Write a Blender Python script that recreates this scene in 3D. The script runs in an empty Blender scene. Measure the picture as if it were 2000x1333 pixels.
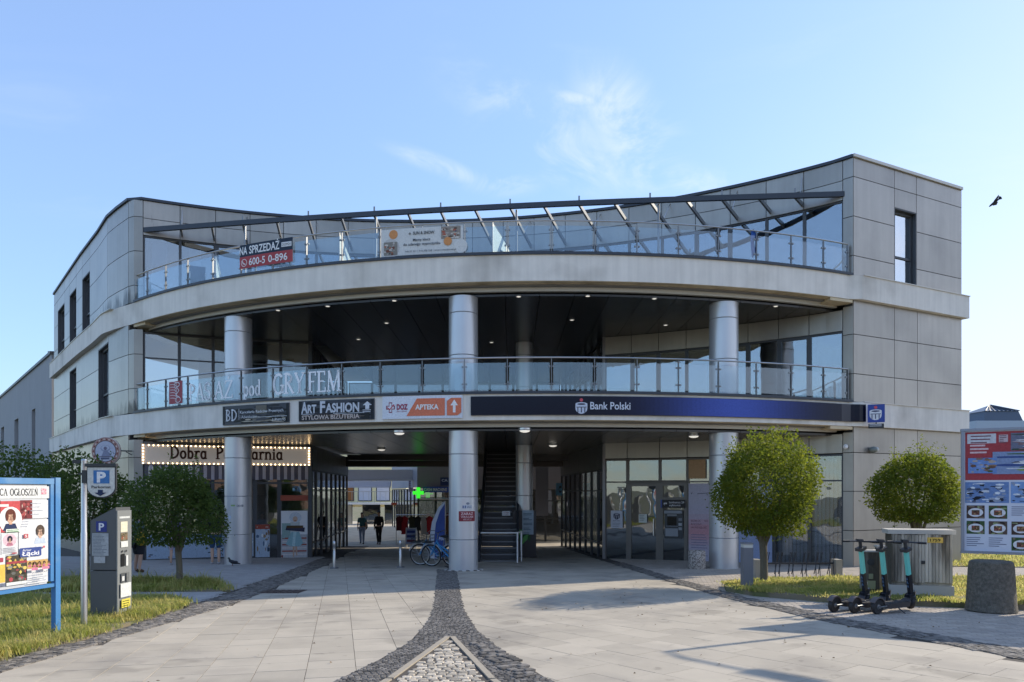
import bpy, math, random
from mathutils import Vector, Matrix
R = math.radians
random.seed(11)
sc = bpy.context.scene
COL = sc.collection

# ------------------------------------------------------------------ camera, sky, sun, exposure
EYE = 2.28
cam_d = bpy.data.cameras.new('camera')
cam_d.sensor_width = 36; cam_d.lens = 25.2; cam_d.shift_y = 0.14675
cam_d.clip_start = 0.1; cam_d.clip_end = 2000
cam = bpy.data.objects.new('camera', cam_d); COL.objects.link(cam)
cam.location = (0, 0, EYE); cam.rotation_euler = (R(90), 0, 0)
sc.camera = cam

SUN_AZ = 28.3      # degrees, from +X towards +Y
SUN_EL = 29.5
w = bpy.data.worlds.new('World'); sc.world = w; w.use_nodes = True
nt = w.node_tree; N = nt.nodes; Lk = nt.links
bg = N['Background']
sky = N.new('ShaderNodeTexSky'); sky.sky_type = 'NISHITA'; sky.sun_disc = False
sky.sun_elevation = R(SUN_EL); sky.sun_rotation = R(90 - SUN_AZ)
sky.air_density = 1.0; sky.dust_density = .35; sky.ozone_density = 4.5
bg.inputs['Strength'].default_value = 0.15
# thin cirrus: noise laid out on a high flat cloud layer (direction / height)
tc = N.new('ShaderNodeTexCoord'); sep = N.new('ShaderNodeSeparateXYZ'); Lk.new(tc.outputs['Generated'], sep.inputs[0])
def mth(op, a, b=None, c=None, clamp=False):
    n = N.new('ShaderNodeMath'); n.operation = op; n.use_clamp = clamp
    for i, v in enumerate((a, b, c)):
        if v is None: continue
        if hasattr(v, 'name'): Lk.new(v, n.inputs[i])
        else: n.inputs[i].default_value = v
    return n.outputs[0]
zz = mth('ADD', mth('MAXIMUM', sep.outputs[2], 0.0), 0.22)
cu = mth('DIVIDE', sep.outputs[0], zz); cv = mth('DIVIDE', sep.outputs[1], zz)
comb = N.new('ShaderNodeCombineXYZ'); Lk.new(cu, comb.inputs[0]); Lk.new(cv, comb.inputs[1])
n1 = N.new('ShaderNodeTexNoise'); n1.inputs['Scale'].default_value = 1.7; n1.inputs['Detail'].default_value = 9; n1.inputs['Roughness'].default_value = .58; n1.inputs['Distortion'].default_value = 1.3
mp1 = N.new('ShaderNodeMapping'); mp1.inputs['Rotation'].default_value = (0, 0, R(38)); mp1.inputs['Scale'].default_value = (1.0, 2.3, 1); mp1.inputs['Location'].default_value = (3.3, 1.2, 0)
Lk.new(comb.outputs[0], mp1.inputs[0]); Lk.new(mp1.outputs[0], n1.inputs['Vector'])
n2 = N.new('ShaderNodeTexNoise'); n2.inputs['Scale'].default_value = .8; n2.inputs['Detail'].default_value = 3
Lk.new(comb.outputs[0], n2.inputs['Vector'])
def mrange(v, a, b, c=0, d=1):
    n = N.new('ShaderNodeMapRange'); n.clamp = True; n.interpolation_type = 'SMOOTHSTEP'; Lk.new(v, n.inputs[0])
    for i, q in enumerate((a, b, c, d)): n.inputs[i + 1].default_value = q
    return n.outputs[0]
faint = mth('MULTIPLY', mrange(n1.outputs[0], .50, .85), mrange(n2.outputs[0], .42, .7))
# the one brighter wisp above the roof, and low cloud spread over the sunny side
def wisp(x, y, rx, ry, rot):
    d = Vector(((x - 1000) / 1400, 1, (960 - y) / 1400)).normalized(); k = max(d.z, 0) + .22
    m = N.new('ShaderNodeMapping'); m.vector_type = 'TEXTURE'
    m.inputs['Location'].default_value = (d.x / k, d.y / k, 0); m.inputs['Rotation'].default_value = (0, 0, R(rot)); m.inputs['Scale'].default_value = (rx, ry, 1)
    Lk.new(comb.outputs[0], m.inputs[0])
    ln = N.new('ShaderNodeVectorMath'); ln.operation = 'LENGTH'; Lk.new(m.outputs[0], ln.inputs[0])
    return mrange(ln.outputs['Value'], 1.0, .05)
nb = N.new('ShaderNodeTexNoise'); nb.inputs['Scale'].default_value = 4.2; nb.inputs['Detail'].default_value = 10; nb.inputs['Roughness'].default_value = .62; nb.inputs['Distortion'].default_value = 1.8
Lk.new(comb.outputs[0], nb.inputs['Vector'])
wm = wisp(1215, 225, .20, .09, 62)
for a in ((1110, 310, .26, .11, 35), (985, 360, .11, .06, 0), (1150, 196, .16, .025, 8), (860, 325, .16, .04, 35), (1330, 350, .22, .08, 20), (1060, 240, .30, .10, 40), (1250, 300, .28, .12, 60)):
    wm = mth('MAXIMUM', wm, mth('MULTIPLY', wisp(*a), .75))
wis = mth('MULTIPLY', wm, mrange(nb.outputs[0], .36, .68))
warm = mth('MULTIPLY', mrange(cu, .0, 1.5), .62)
low = mth('MULTIPLY', mrange(sep.outputs[2], .75, .02), warm)
fac = mth('MINIMUM', mth('ADD', mth('ADD', mth('MULTIPLY_ADD', faint, .30, .12), mth('MULTIPLY', wis, .55)), low), .85)
# soft shoulder on the whole sky: colour / (1 + k * luminance)
lum = N.new('ShaderNodeRGBToBW'); Lk.new(sky.outputs[0], lum.inputs[0])
inv = mth('DIVIDE', 1.0, mth('MULTIPLY_ADD', lum.outputs[0], .27, 1.0))
soft = N.new('ShaderNodeVectorMath'); soft.operation = 'SCALE'; Lk.new(sky.outputs[0], soft.inputs[0]); Lk.new(inv, soft.inputs['Scale'])
cmix = N.new('ShaderNodeMix'); cmix.data_type = 'RGBA'
Lk.new(fac, cmix.inputs['Factor']); Lk.new(soft.outputs[0], cmix.inputs['A']); cmix.inputs['B'].default_value = (2.35, 2.5, 2.95, 1)
Lk.new(cmix.outputs['Result'], bg.inputs['Color'])

sun_d = bpy.data.lights.new('sun', 'SUN'); sun_d.energy = 2.0; sun_d.angle = R(.55); sun_d.color = (1, .90, .74)
sun = bpy.data.objects.new('sun', sun_d); COL.objects.link(sun)
sv = Vector((math.cos(R(SUN_EL)) * math.cos(R(SUN_AZ)), math.cos(R(SUN_EL)) * math.sin(R(SUN_AZ)), math.sin(R(SUN_EL))))
sun.rotation_euler = sv.to_track_quat('Z', 'Y').to_euler(); sun.location = sv * 60
vs = sc.view_settings
vs.view_transform = 'Standard'; vs.look = 'None'; vs.gamma = 1; vs.use_curve_mapping = False; vs.exposure = 1.55

# ------------------------------------------------------------------ helpers
def hx(s):
    s = s.lstrip('#'); c = [int(s[i:i + 2], 16) / 255 for i in (0, 2, 4)]
    return tuple((v / 12.92 if v <= .04045 else ((v + .055) / 1.055) ** 2.4) for v in c)
def gz(y): return .033 * (20.6 - max(-8, min(46, y)))
def G(x, y):
    """ground point seen at picture position x, y"""
    d = 1.6 / ((y - 960) / 1400 - .033); return ((x - 1000) / 1400 * d, d)
def at(x, y, D): return Vector(((x - 1000) / 1400 * D, D, EYE + (960 - y) / 1400 * D))
def zat(y, D): return EYE + (960 - y) / 1400 * D

class MB:
    def __init__(s): s.v = []; s.f = []; s.m = []
    def add(s, vs_, fs_, mi=0):
        o = len(s.v); s.v += [tuple(p) for p in vs_]
        for f in fs_: s.f.append(tuple(i + o for i in f)); s.m.append(mi)
    def box(s, c, d, rz=0, mi=0, M=None):
        x, y, z = d[0] / 2, d[1] / 2, d[2] / 2
        vv = [Vector(p) for p in ((-x, -y, -z), (x, -y, -z), (x, y, -z), (-x, y, -z), (-x, -y, z), (x, -y, z), (x, y, z), (-x, y, z))]
        if M is None: M = Matrix.Rotation(rz, 3, 'Z')
        s.add([M @ p + Vector(c) for p in vv], [(0, 3, 2, 1), (4, 5, 6, 7), (0, 1, 5, 4), (1, 2, 6, 5), (2, 3, 7, 6), (3, 0, 4, 7)], mi); return s
    def prism(s, poly, z0, z1, mi=0):
        """poly counter-clockwise from above; z0, z1 numbers or functions of (x, y)"""
        f0 = z0 if callable(z0) else (lambda x, y: z0); f1 = z1 if callable(z1) else (lambda x, y: z1)
        n = len(poly)
        s.add([(p[0], p[1], f0(*p[:2])) for p in poly] + [(p[0], p[1], f1(*p[:2])) for p in poly],
              [tuple(range(n - 1, -1, -1)), tuple(range(n, 2 * n))] + [(i, (i + 1) % n, (i + 1) % n + n, i + n) for i in range(n)], mi); return s
    def tube(s, pts, r, n=8, mi=0, caps=True, closed=False):
        pts = [Vector(p) for p in pts]; rr = r if isinstance(r, (list, tuple)) else [r] * len(pts)
        rings = []; ref = None; m = len(pts)
        for i, p in enumerate(pts):
            a = pts[i - 1] if (i > 0 or closed) else p; b = pts[(i + 1) % m] if (i < m - 1 or closed) else p
            t = (b - a).normalized()
            if ref is None: ref = Vector((0, 0, 1)) if abs(t.z) < .9 else Vector((1, 0, 0))
            u = (ref - t * ref.dot(t)).normalized(); v_ = t.cross(u); ref = u
            rings.append([p + (u * math.cos(2 * math.pi * k / n) + v_ * math.sin(2 * math.pi * k / n)) * rr[i] for k in range(n)])
        vv = [q for g in rings for q in g]; ff = []
        for i in range(m if closed else m - 1):
            j = (i + 1) % m
            for k in range(n): ff.append((i * n + k, i * n + (k + 1) % n, j * n + (k + 1) % n, j * n + k))
        if caps and not closed: ff += [tuple(range(n - 1, -1, -1)), tuple((m - 1) * n + k for k in range(n))]
        s.add(vv, ff, mi); return s
    def cyl(s, c, r, h, n=16, mi=0, r2=None):
        r2 = r if r2 is None else r2
        return s.lathe(c, [(r, 0), (r2, h)], n, mi)
    def lathe(s, c, prof, n=16, mi=0, M=None, caps=True):
        vv = []; ff = []; m = len(prof); M = M or Matrix.Identity(3)
        for r, z in prof:
            for k in range(n): vv.append(M @ Vector((r * math.cos(2 * math.pi * k / n), r * math.sin(2 * math.pi * k / n), z)) + Vector(c))
        for i in range(m - 1):
            for k in range(n): ff.append((i * n + k, i * n + (k + 1) % n, (i + 1) * n + (k + 1) % n, (i + 1) * n + k))
        if caps: ff += [tuple(range(n - 1, -1, -1)), tuple((m - 1) * n + k for k in range(n))]
        s.add(vv, ff, mi); return s
    def ball(s, c, r, n=10, mi=0):
        rx, ry, rz = r if isinstance(r, tuple) else (r, r, r); h = n // 2 + 1; vv = []; ff = []
        for i in range(1, h):
            t = math.pi * i / h
            for k in range(n): vv.append((c[0] + rx * math.sin(t) * math.cos(2 * math.pi * k / n), c[1] + ry * math.sin(t) * math.sin(2 * math.pi * k / n), c[2] - rz * math.cos(t)))
        a = len(vv); vv += [(c[0], c[1], c[2] - rz), (c[0], c[1], c[2] + rz)]
        for i in range(h - 2):
            for k in range(n): ff.append((i * n + k, i * n + (k + 1) % n, (i + 1) * n + (k + 1) % n, (i + 1) * n + k))
        for k in range(n): ff += [(a, (k + 1) % n, k), (a + 1, (h - 2) * n + k, (h - 2) * n + (k + 1) % n)]
        s.add(vv, ff, mi); return s
    def slab(s, cv, s0, s1, z0, z1, o0, o1, step=.5, mi=0):
        """closed box that follows plan curve cv between arc lengths s0..s1"""
        n = max(1, int(math.ceil((s1 - s0) / step))) if cv.curved else 1
        ss = sorted(set([s0 + (s1 - s0) * i / n for i in range(n + 1)] + ([q for q in cv.cum if s0 + .02 < q < s1 - .02] if not cv.dense else [])))
        vv = []
        for q in ss:
            for o, z in ((o0, z0), (o1, z0), (o1, z1), (o0, z1)):
                p = cv.at(q, o); vv.append((p[0], p[1], z))
        ff = []
        for i in range(len(ss) - 1):
            for k in range(4): ff.append((i * 4 + k, i * 4 + (k + 1) % 4, (i + 1) * 4 + (k + 1) % 4, (i + 1) * 4 + k))
        e = (len(ss) - 1) * 4
        ff += [(3, 2, 1, 0), (e, e + 1, e + 2, e + 3)]
        s.add(vv, ff, mi); return s
    def mesh(s, name, mats, smooth=False):
        me = bpy.data.meshes.new(name); me.from_pydata(s.v, [], s.f)
        for m in (mats if isinstance(mats, (list, tuple)) else [mats]): me.materials.append(m)
        if any(s.m): me.polygons.foreach_set('material_index', s.m)
        if smooth:
            me.polygons.foreach_set('use_smooth', [True] * len(me.polygons)); me.set_sharp_from_angle(angle=R(40))
        me.update(); return me
    def build(s, name, mats, parent=None, smooth=False, world=True, **kw):
        return link(name, s.mesh(name, mats, smooth), parent, world, **kw)

def link(name, me, parent=None, world=True, loc=None, rot=None, **kw):
    o = bpy.data.objects.new(name, me); COL.objects.link(o)
    if loc is not None: o.location = loc
    if rot is not None: o.rotation_euler = rot
    if parent is not None:
        o.parent = parent
        if world and parent.type == 'EMPTY': o.matrix_parent_inverse = Matrix.Translation(-parent.location)
    tag(o, **kw); return o
def tag(o, label=None, cat=None, group=None, kind=None):
    if label: o['label'] = label
    if cat: o['category'] = cat
    if group: o['group'] = group
    if kind: o['kind'] = kind
    return o
def thing(name, loc, label, cat, group=None, rz=0):
    o = bpy.data.objects.new(name, None); COL.objects.link(o); o.location = loc; o.rotation_euler = (0, 0, rz); o.empty_display_size = .2
    return tag(o, label, cat, group)
def copy_tree(o, parent=None):
    c = o.copy(); COL.objects.link(c)
    if parent is not None: c.parent = parent
    for ch in o.children: copy_tree(ch, c)
    return c

class Curve:
    def __init__(s, pts):
        s.p = [Vector((a[0], a[1])) for a in pts]; s.cum = [0]
        for a, b in zip(s.p, s.p[1:]): s.cum.append(s.cum[-1] + (b - a).length)
        s.L = s.cum[-1]; s.curved = len(pts) > 2; s.dense = len(pts) > 30
        s.n = []
        for i in range(len(s.p)):
            a = s.p[max(0, i - 1)]; b = s.p[min(len(s.p) - 1, i + 1)]; t = (b - a).normalized(); s.n.append(Vector((t.y, -t.x)))
    def at(s, q, o=0):
        i = 0
        while i < len(s.p) - 2 and s.cum[i + 1] < q: i += 1
        f = (q - s.cum[i]) / (s.cum[i + 1] - s.cum[i])
        p = s.p[i].lerp(s.p[i + 1], f); n = s.n[i].lerp(s.n[i + 1], max(0, min(1, f))).normalized()
        return p + n * o
    def nrm(s, q): return (s.at(q, 1) - s.at(q, 0))
    def px(s, x):
        """arc length at which the curve crosses picture column x"""
        k = (x - 1000) / 1400; best = None
        for i in range(len(s.p) - 1):
            a, b = s.p[i], s.p[i + 1]; fa, fb = a.x - k * a.y, b.x - k * b.y
            if fa * fb <= 0 and fa != fb: best = s.cum[i] + (s.cum[i + 1] - s.cum[i]) * fa / (fa - fb)
        if best is None:
            a = s.p[0]; b = s.p[-1]
            best = 0 if abs(a.x / a.y - k) < abs(b.x / b.y - k) else s.L
        return best
def arc_pts(c, r, x0, x1, sign, n=60): return [(x0 + (x1 - x0) * i / n, c[1] + sign * math.sqrt(r * r - (x0 + (x1 - x0) * i / n - c[0]) ** 2)) for i in range(n + 1)]

# ------------------------------------------------------------------ materials
MATS = {}
def M_(name, col, rough=.6, metal=0, var=.12, vs_=3.0, bump=.08, bs=45, stretch=None, island=0, spec=.5, detail=6, col2=None, c2=(.5, .7), streak=0, spots=0, mould=()):
    m = bpy.data.materials.new(name); m.use_nodes = True; t = m.node_tree; n = t.nodes; l = t.links; b = n['Principled BSDF']
    b.inputs['Roughness'].default_value = rough; b.inputs['Metallic'].default_value = metal; b.inputs['Specular IOR Level'].default_value = spec
    geo = n.new('ShaderNodeNewGeometry'); mp = n.new('ShaderNodeMapping'); l.new(geo.outputs['Position'], mp.inputs[0])
    if stretch: mp.inputs['Scale'].default_value = stretch
    no = n.new('ShaderNodeTexNoise'); no.inputs['Scale'].default_value = vs_; no.inputs['Detail'].default_value = detail; no.inputs['Roughness'].default_value = .6; l.new(mp.outputs[0], no.inputs['Vector'])
    hs = n.new('ShaderNodeHueSaturation')
    def mm(op, a, bb):
        q = n.new('ShaderNodeMath'); q.operation = op
        for i, v in enumerate((a, bb)):
            if hasattr(v, 'name'): l.new(v, q.inputs[i])
            else: q.inputs[i].default_value = v
        return q.outputs[0]
    val = mm('ADD', mm('MULTIPLY', no.outputs[0], 2 * var), 1 - var)
    if island:
        oi = n.new('ShaderNodeObjectInfo')
        rnd = mm('FRACT', mm('ADD', geo.outputs['Random Per Island'], oi.outputs['Random']), 0)
        val = mm('MULTIPLY', val, mm('ADD', mm('MULTIPLY', rnd, 2 * island), 1 - island))
    if streak:
        ms = n.new('ShaderNodeMapping'); ms.inputs['Scale'].default_value = (1, 1, .06); l.new(geo.outputs['Position'], ms.inputs[0])
        ns = n.new('ShaderNodeTexNoise'); ns.inputs['Scale'].default_value = 6; ns.inputs['Detail'].default_value = 4; l.new(ms.outputs[0], ns.inputs['Vector'])
        val = mm('MULTIPLY', val, mm('ADD', mm('MULTIPLY', ns.outputs[0], 2 * streak), 1 - streak))
    if mould:      # black growth creeping up from the ledges the panels stand on
        sx_ = n.new('ShaderNodeSeparateXYZ'); l.new(geo.outputs['Position'], sx_.inputs[0]); m2 = n.new('ShaderNodeMapping'); m2.inputs['Scale'].default_value = (1, 1, .22); l.new(geo.outputs['Position'], m2.inputs[0])
        nm = n.new('ShaderNodeTexNoise'); nm.inputs['Scale'].default_value = 3.2; nm.inputs['Detail'].default_value = 7; nm.inputs['Roughness'].default_value = .65; l.new(m2.outputs[0], nm.inputs['Vector'])
        for zt_, zb_ in mould:
            q = n.new('ShaderNodeMapRange'); q.inputs[1].default_value = zt_; q.inputs[2].default_value = zb_; q.inputs[3].default_value = 0; q.inputs[4].default_value = 1; l.new(sx_.outputs[2], q.inputs[0])
            gate = mm('MULTIPLY', mm('GREATER_THAN', sx_.outputs[2], zb_ - .05), mm('LESS_THAN', sx_.outputs[0], -11.5))
            a_ = mm('MULTIPLY', mm('SUBTRACT', mm('ADD', mm('MULTIPLY', q.outputs[0], .42), nm.outputs[0]), .70), 4.0); a_ = mm('MULTIPLY', mm('MINIMUM', mm('MAXIMUM', a_, 0), .72), gate)
            val = mm('MULTIPLY', val, mm('SUBTRACT', 1.0, a_))
    if spots:
        for sc_, th in ((5.5, .66), (1.1, .60)):
            ns = n.new('ShaderNodeTexNoise'); ns.inputs['Scale'].default_value = sc_; ns.inputs['Detail'].default_value = 3; l.new(geo.outputs['Position'], ns.inputs['Vector'])
            q = n.new('ShaderNodeMapRange'); q.inputs[1].default_value = th; q.inputs[2].default_value = th + .08; q.inputs[3].default_value = 1; q.inputs[4].default_value = 1 - spots; l.new(ns.outputs[0], q.inputs[0]); val = mm('MULTIPLY', val, q.outputs[0])
    l.new(val, hs.inputs['Value'])
    if col2:
        mx = n.new('ShaderNodeMix'); mx.data_type = 'RGBA'; n3 = n.new('ShaderNodeTexNoise'); n3.inputs['Scale'].default_value = vs_ * .45; n3.inputs['Detail'].default_value = 7; l.new(mp.outputs[0], n3.inputs['Vector'])
        r_ = n.new('ShaderNodeMapRange'); r_.inputs[1].default_value = c2[0]; r_.inputs[2].default_value = c2[1]; l.new(n3.outputs[0], r_.inputs[0])
        l.new(r_.outputs[0], mx.inputs['Factor']); mx.inputs['A'].default_value = (*col, 1); mx.inputs['B'].default_value = (*col2, 1); l.new(mx.outputs['Result'], hs.inputs['Color'])
    else: hs.inputs['Color'].default_value = (*col, 1)
    l.new(hs.outputs[0], b.inputs['Base Color'])
    if bump:
        nb_ = n.new('ShaderNodeTexNoise'); nb_.inputs['Scale'].default_value = bs; nb_.inputs['Detail'].default_value = 4; l.new(mp.outputs[0], nb_.inputs['Vector'])
        bp = n.new('ShaderNodeBump'); bp.inputs['Strength'].default_value = bump; bp.inputs['Distance'].default_value = .02; l.new(nb_.outputs[0], bp.inputs['Height']); l.new(bp.outputs[0], b.inputs['Normal'])
    MATS[name] = m; return m
def M_glass(name, tint, refl=.25, rough=0.0):
    m = bpy.data.materials.new(name); m.use_nodes = True; t = m.node_tree; n = t.nodes; l = t.links; n.clear()
    out = n.new('ShaderNodeOutputMaterial'); mix = n.new('ShaderNodeMixShader'); tr = n.new('ShaderNodeBsdfTransparent'); gl = n.new('ShaderNodeBsdfGlossy')
    tr.inputs[0].default_value = (*tint, 1); gl.inputs['Roughness'].default_value = rough; gl.inputs[0].default_value = (.95, .98, 1, 1)
    fr = n.new('ShaderNodeLayerWeight'); fr.inputs['Blend'].default_value = .5
    pw = n.new('ShaderNodeMath'); pw.operation = 'POWER'; l.new(fr.outputs['Facing'], pw.inputs[0]); pw.inputs[1].default_value = 4.0
    mr = n.new('ShaderNodeMapRange'); l.new(pw.outputs[0], mr.inputs[0]); mr.inputs[3].default_value = refl; mr.inputs[4].default_value = 1
    # panes are never quite flat
    geo = n.new('ShaderNodeNewGeometry'); no = n.new('ShaderNodeTexNoise'); no.inputs['Scale'].default_value = .9; l.new(geo.outputs['Position'], no.inputs['Vector'])
    bp = n.new('ShaderNodeBump'); bp.inputs['Strength'].default_value = .10; bp.inputs['Distance'].default_value = .1; l.new(no.outputs[0], bp.inputs['Height']); l.new(bp.outputs[0], gl.inputs['Normal'])
    l.new(mr.outputs[0], mix.inputs[0]); l.new(tr.outputs[0], mix.inputs[1]); l.new(gl.outputs[0], mix.inputs[2]); l.new(mix.outputs[0], out.inputs[0])
    MATS[name] = m; return m
def M_emit(name, col, st):
    m = bpy.data.materials.new(name); m.use_nodes = True; b = m.node_tree.nodes['Principled BSDF']
    b.inputs['Base Color'].default_value = (*col, 1); b.inputs['Emission Color'].default_value = (*col, 1); b.inputs['Emission Strength'].default_value = st; return m
def M_leaf(name, col, col2, tr=.45):
    m = bpy.data.materials.new(name); m.use_nodes = True; t = m.node_tree; n = t.nodes; l = t.links; n.clear()
    out = n.new('ShaderNodeOutputMaterial'); geo = n.new('ShaderNodeNewGeometry')
    mx = n.new('ShaderNodeMix'); mx.data_type = 'RGBA'; cn = n.new('ShaderNodeTexNoise'); cn.inputs['Scale'].default_value = 3.4; cn.inputs['Detail'].default_value = 3; l.new(geo.outputs['Position'], cn.inputs['Vector'])
    cr = n.new('ShaderNodeMapRange'); cr.inputs[1].default_value = .36; cr.inputs[2].default_value = .64; l.new(cn.outputs[0], cr.inputs[0])
    ca = n.new('ShaderNodeMath'); ca.operation = 'MULTIPLY'; ca.inputs[1].default_value = .6; l.new(cr.outputs[0], ca.inputs[0])
    cb = n.new('ShaderNodeMath'); cb.operation = 'MULTIPLY_ADD'; cb.inputs[1].default_value = .4; l.new(geo.outputs['Random Per Island'], cb.inputs[0]); l.new(ca.outputs[0], cb.inputs[2]); l.new(cb.outputs[0], mx.inputs['Factor']); mx.inputs['A'].default_value = (*col, 1); mx.inputs['B'].default_value = (*col2, 1)
    d = n.new('ShaderNodeBsdfPrincipled'); d.inputs['Roughness'].default_value = .6; d.inputs['Specular IOR Level'].default_value = .18
    tl = n.new('ShaderNodeBsdfTranslucent'); hs = n.new('ShaderNodeHueSaturation'); hs.inputs['Hue'].default_value = .485; hs.inputs['Value'].default_value = 2.8; l.new(mx.outputs['Result'], hs.inputs['Color'])
    l.new(mx.outputs['Result'], d.inputs['Base Color']); l.new(hs.outputs[0], tl.inputs[0])
    mix = n.new('ShaderNodeMixShader'); mix.inputs[0].default_value = tr; l.new(d.outputs[0], mix.inputs[1]); l.new(tl.outputs[0], mix.inputs[2]); l.new(mix.outputs[0], out.inputs[0])
    return m
def M_print(name, rough=.45):
    m = bpy.data.materials.new(name); m.use_nodes = True; t = m.node_tree; b = t.nodes['Principled BSDF']; b.inputs['Roughness'].default_value = rough; b.inputs['Specular IOR Level'].default_value = .2
    a = t.nodes.new('ShaderNodeAttribute'); a.attribute_name = 'Col'; g = t.nodes.new('ShaderNodeNewGeometry'); n1_ = t.nodes.new('ShaderNodeTexNoise'); n1_.inputs['Scale'].default_value = 28; n1_.inputs['Detail'].default_value = 5; n1_.inputs['Roughness'].default_value = .7
    t.links.new(g.outputs['Position'], n1_.inputs['Vector']); h = t.nodes.new('ShaderNodeHueSaturation'); h.inputs['Saturation'].default_value = .88
    mr = t.nodes.new('ShaderNodeMapRange'); mr.inputs[1].default_value = .25; mr.inputs[2].default_value = .75; mr.inputs[3].default_value = .72; mr.inputs[4].default_value = 1.12
    t.links.new(n1_.outputs[0], mr.inputs[0]); t.links.new(mr.outputs[0], h.inputs['Value']); t.links.new(a.outputs['Color'], h.inputs['Color']); t.links.new(h.outputs[0], b.inputs['Base Color']); return m

clad = M_('metal_cladding', (.375, .345, .305), .33, .5, .14, .9, .22, 1.0, island=.10, streak=.13, col2=(.27, .25, .225), c2=(.5, .8), mould=((9.7, 8.9), (5.8, 5.02)))
clad_dk = M_('dark_metal_cladding', (.15, .145, .14), .4, .3, .12, 1.2, .05, 3)
render_ = M_('pale_render', (.78, .73, .655), .85, 0, .14, 1.4, .12, 60, streak=.18, col2=(.50, .46, .40), c2=(.52, .80))
render_u = M_('stained_render', (.66, .54, .36), .9, 0, .25, 2.5, .2, 30, col2=(.34, .27, .17), c2=(.48, .72))
lip = M_('painted_edge_metal', (.58, .55, .49), .45, .2, .1, 2, .04, 20)
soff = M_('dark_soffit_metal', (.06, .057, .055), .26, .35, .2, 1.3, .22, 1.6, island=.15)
capm = M_('anthracite_metal', (.055, .062, .075), .45, .5, .12, 2, .03, 20)
steel = M_('brushed_steel', (.52, .52, .52), .28, .9, .08, 6, .03, 60)
steel_dk = M_('grey_steel', (.23, .24, .25), .4, .7, .1, 6, .03, 60)
colm = M_('column_sheet_metal', (.60, .61, .63), .33, .5, .07, 1.2, .06, 1.4, island=.05, streak=.08)
seam = M_('dark_joint', (.05, .05, .05), .8, 0, .1)
frame_m = M_('window_frame_grey', (.075, .08, .088), .45, .3, .08, 4, .03)
frame_b = M_('door_frame_brown_grey', (.16, .145, .13), .45, .4, .08, 4, .03)
glass = M_glass('window_glass', (.66, .70, .72), .17)
glass_sky = M_glass('reflective_window_glass', (.5, .52, .55), .62)
glass_up = M_glass('upper_window_glass', (.66, .70, .72), .26)
glass_dk = M_glass('dark_window_glass', (.48, .50, .52), .20)
rail_gl = M_glass('railing_glass', (.80, .87, .91), .09)
frost = M_('frosted_glass', (.62, .70, .66), .35, 0, .06, 3, .02)
inter = M_('interior_wall', (.34, .30, .26), .8, 0, .2, 1.0, .0)
floor_in = M_('floor_screed', (.22, .21, .2), .6, 0, .15, 2)
curt = M_('white_curtain', (.62, .62, .66), .9, 0, .08, 3, 0)
wood_w = M_('white_paint', (.78, .78, .76), .45, 0, .05, 4, .02)
lit_box = M_emit('lit_sign_box', hx('#a8a098'), .11)
prn = M_print('printed_sheet', .5); prn_g = M_print('printed_glossy_panel', .22)
tile_m = M_('concrete_slab', (.415, .365, .29), .85, 0, .13, 2.3, .22, 90, island=.085, col2=(.27, .24, .20), c2=(.48, .80), spots=.24)
joint_m = M_('joint_sand', (.07, .06, .05), .95, 0, .2, 8)
sett_d = M_('dark_granite_sett', (.15, .135, .118), .8, 0, .2, 9, .5, 120, island=.55)
sett_l = M_('pale_granite_sett', (.47, .405, .315), .8, 0, .25, 9, .5, 120, island=.38)
brick_p = M_('reddish_paver', (.40, .345, .285), .88, 0, .15, 3, .25, 100, island=.12, col2=(.33, .29, .25), c2=(.45, .7))
brick_g = M_('grey_paver', (.34, .325, .31), .88, 0, .15, 3, .25, 100, island=.10)
soil = M_('dry_soil', (.20, .165, .11), .95, 0, .3, 4, .5, 30, col2=(.12, .13, .05), c2=(.4, .6))
conc = M_('old_concrete', (.44, .40, .33), .9, 0, .3, 6, .6, 60, island=.32, col2=(.085, .072, .052), c2=(.43, .57), stretch=(1, 1, .14), streak=.35)
agg = M_('exposed_aggregate', (.17, .15, .12), .9, 0, .55, 45, 1.0, 60, col2=(.10, .09, .07), c2=(.35, .65))
agg_l = M_('pale_aggregate', (.50, .45, .40), .9, 0, .45, 60, .9, 80, col2=(.16, .13, .12), c2=(.46, .6))
black = M_('black_rubber', (.018, .018, .02), .6, 0, .1, 10)
black_p = M_('black_plastic', (.03, .032, .036), .38, 0, .1, 10)
meter_m = M_('meter_grey_paint', (.105, .11, .118), .45, .2, .06, 3, .03)
meter_l = M_('meter_light_grey', (.22, .232, .232), .45, .2, .06, 3, .03)
blue_p = M_('blue_frame_paint', (.045, .19, .43), .5, 0, .14, 5, .05, col2=(.14, .28, .46), c2=(.55, .75))
teal = M_('teal_paint', (.16, .60, .52), .3, 0, .04, 4, .01)
bike_b = M_('bike_blue', (.03, .22, .48), .3, .1, .05)
bark = M_('bark', (.14, .12, .085), .9, 0, .35, 8, .8, 40, stretch=(1, 1, .25))
stone_g = M_('grey_render_wall', (.33, .335, .35), .85, 0, .1, .9, .1, 40, streak=.12)
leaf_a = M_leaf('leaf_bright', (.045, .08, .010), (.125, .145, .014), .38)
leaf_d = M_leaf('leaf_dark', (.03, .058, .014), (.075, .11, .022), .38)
grass_m = M_leaf('grass_blade', (.13, .175, .03), (.36, .32, .12), .45)
skin = M_('skin', (.52, .33, .24), .6, 0, .05)
bulb_m = M_emit('lit_bulb', (1, .70, .36), 3.2)
lamp_m = M_emit('lit_downlight', (1, .95, .85), .22)
def plain(name, h, rough=.6, metal=0, var=.06): return MATS.get(name) or M_(name, hx(h) if isinstance(h, str) else h, rough, metal, var, 5, .03)

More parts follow.
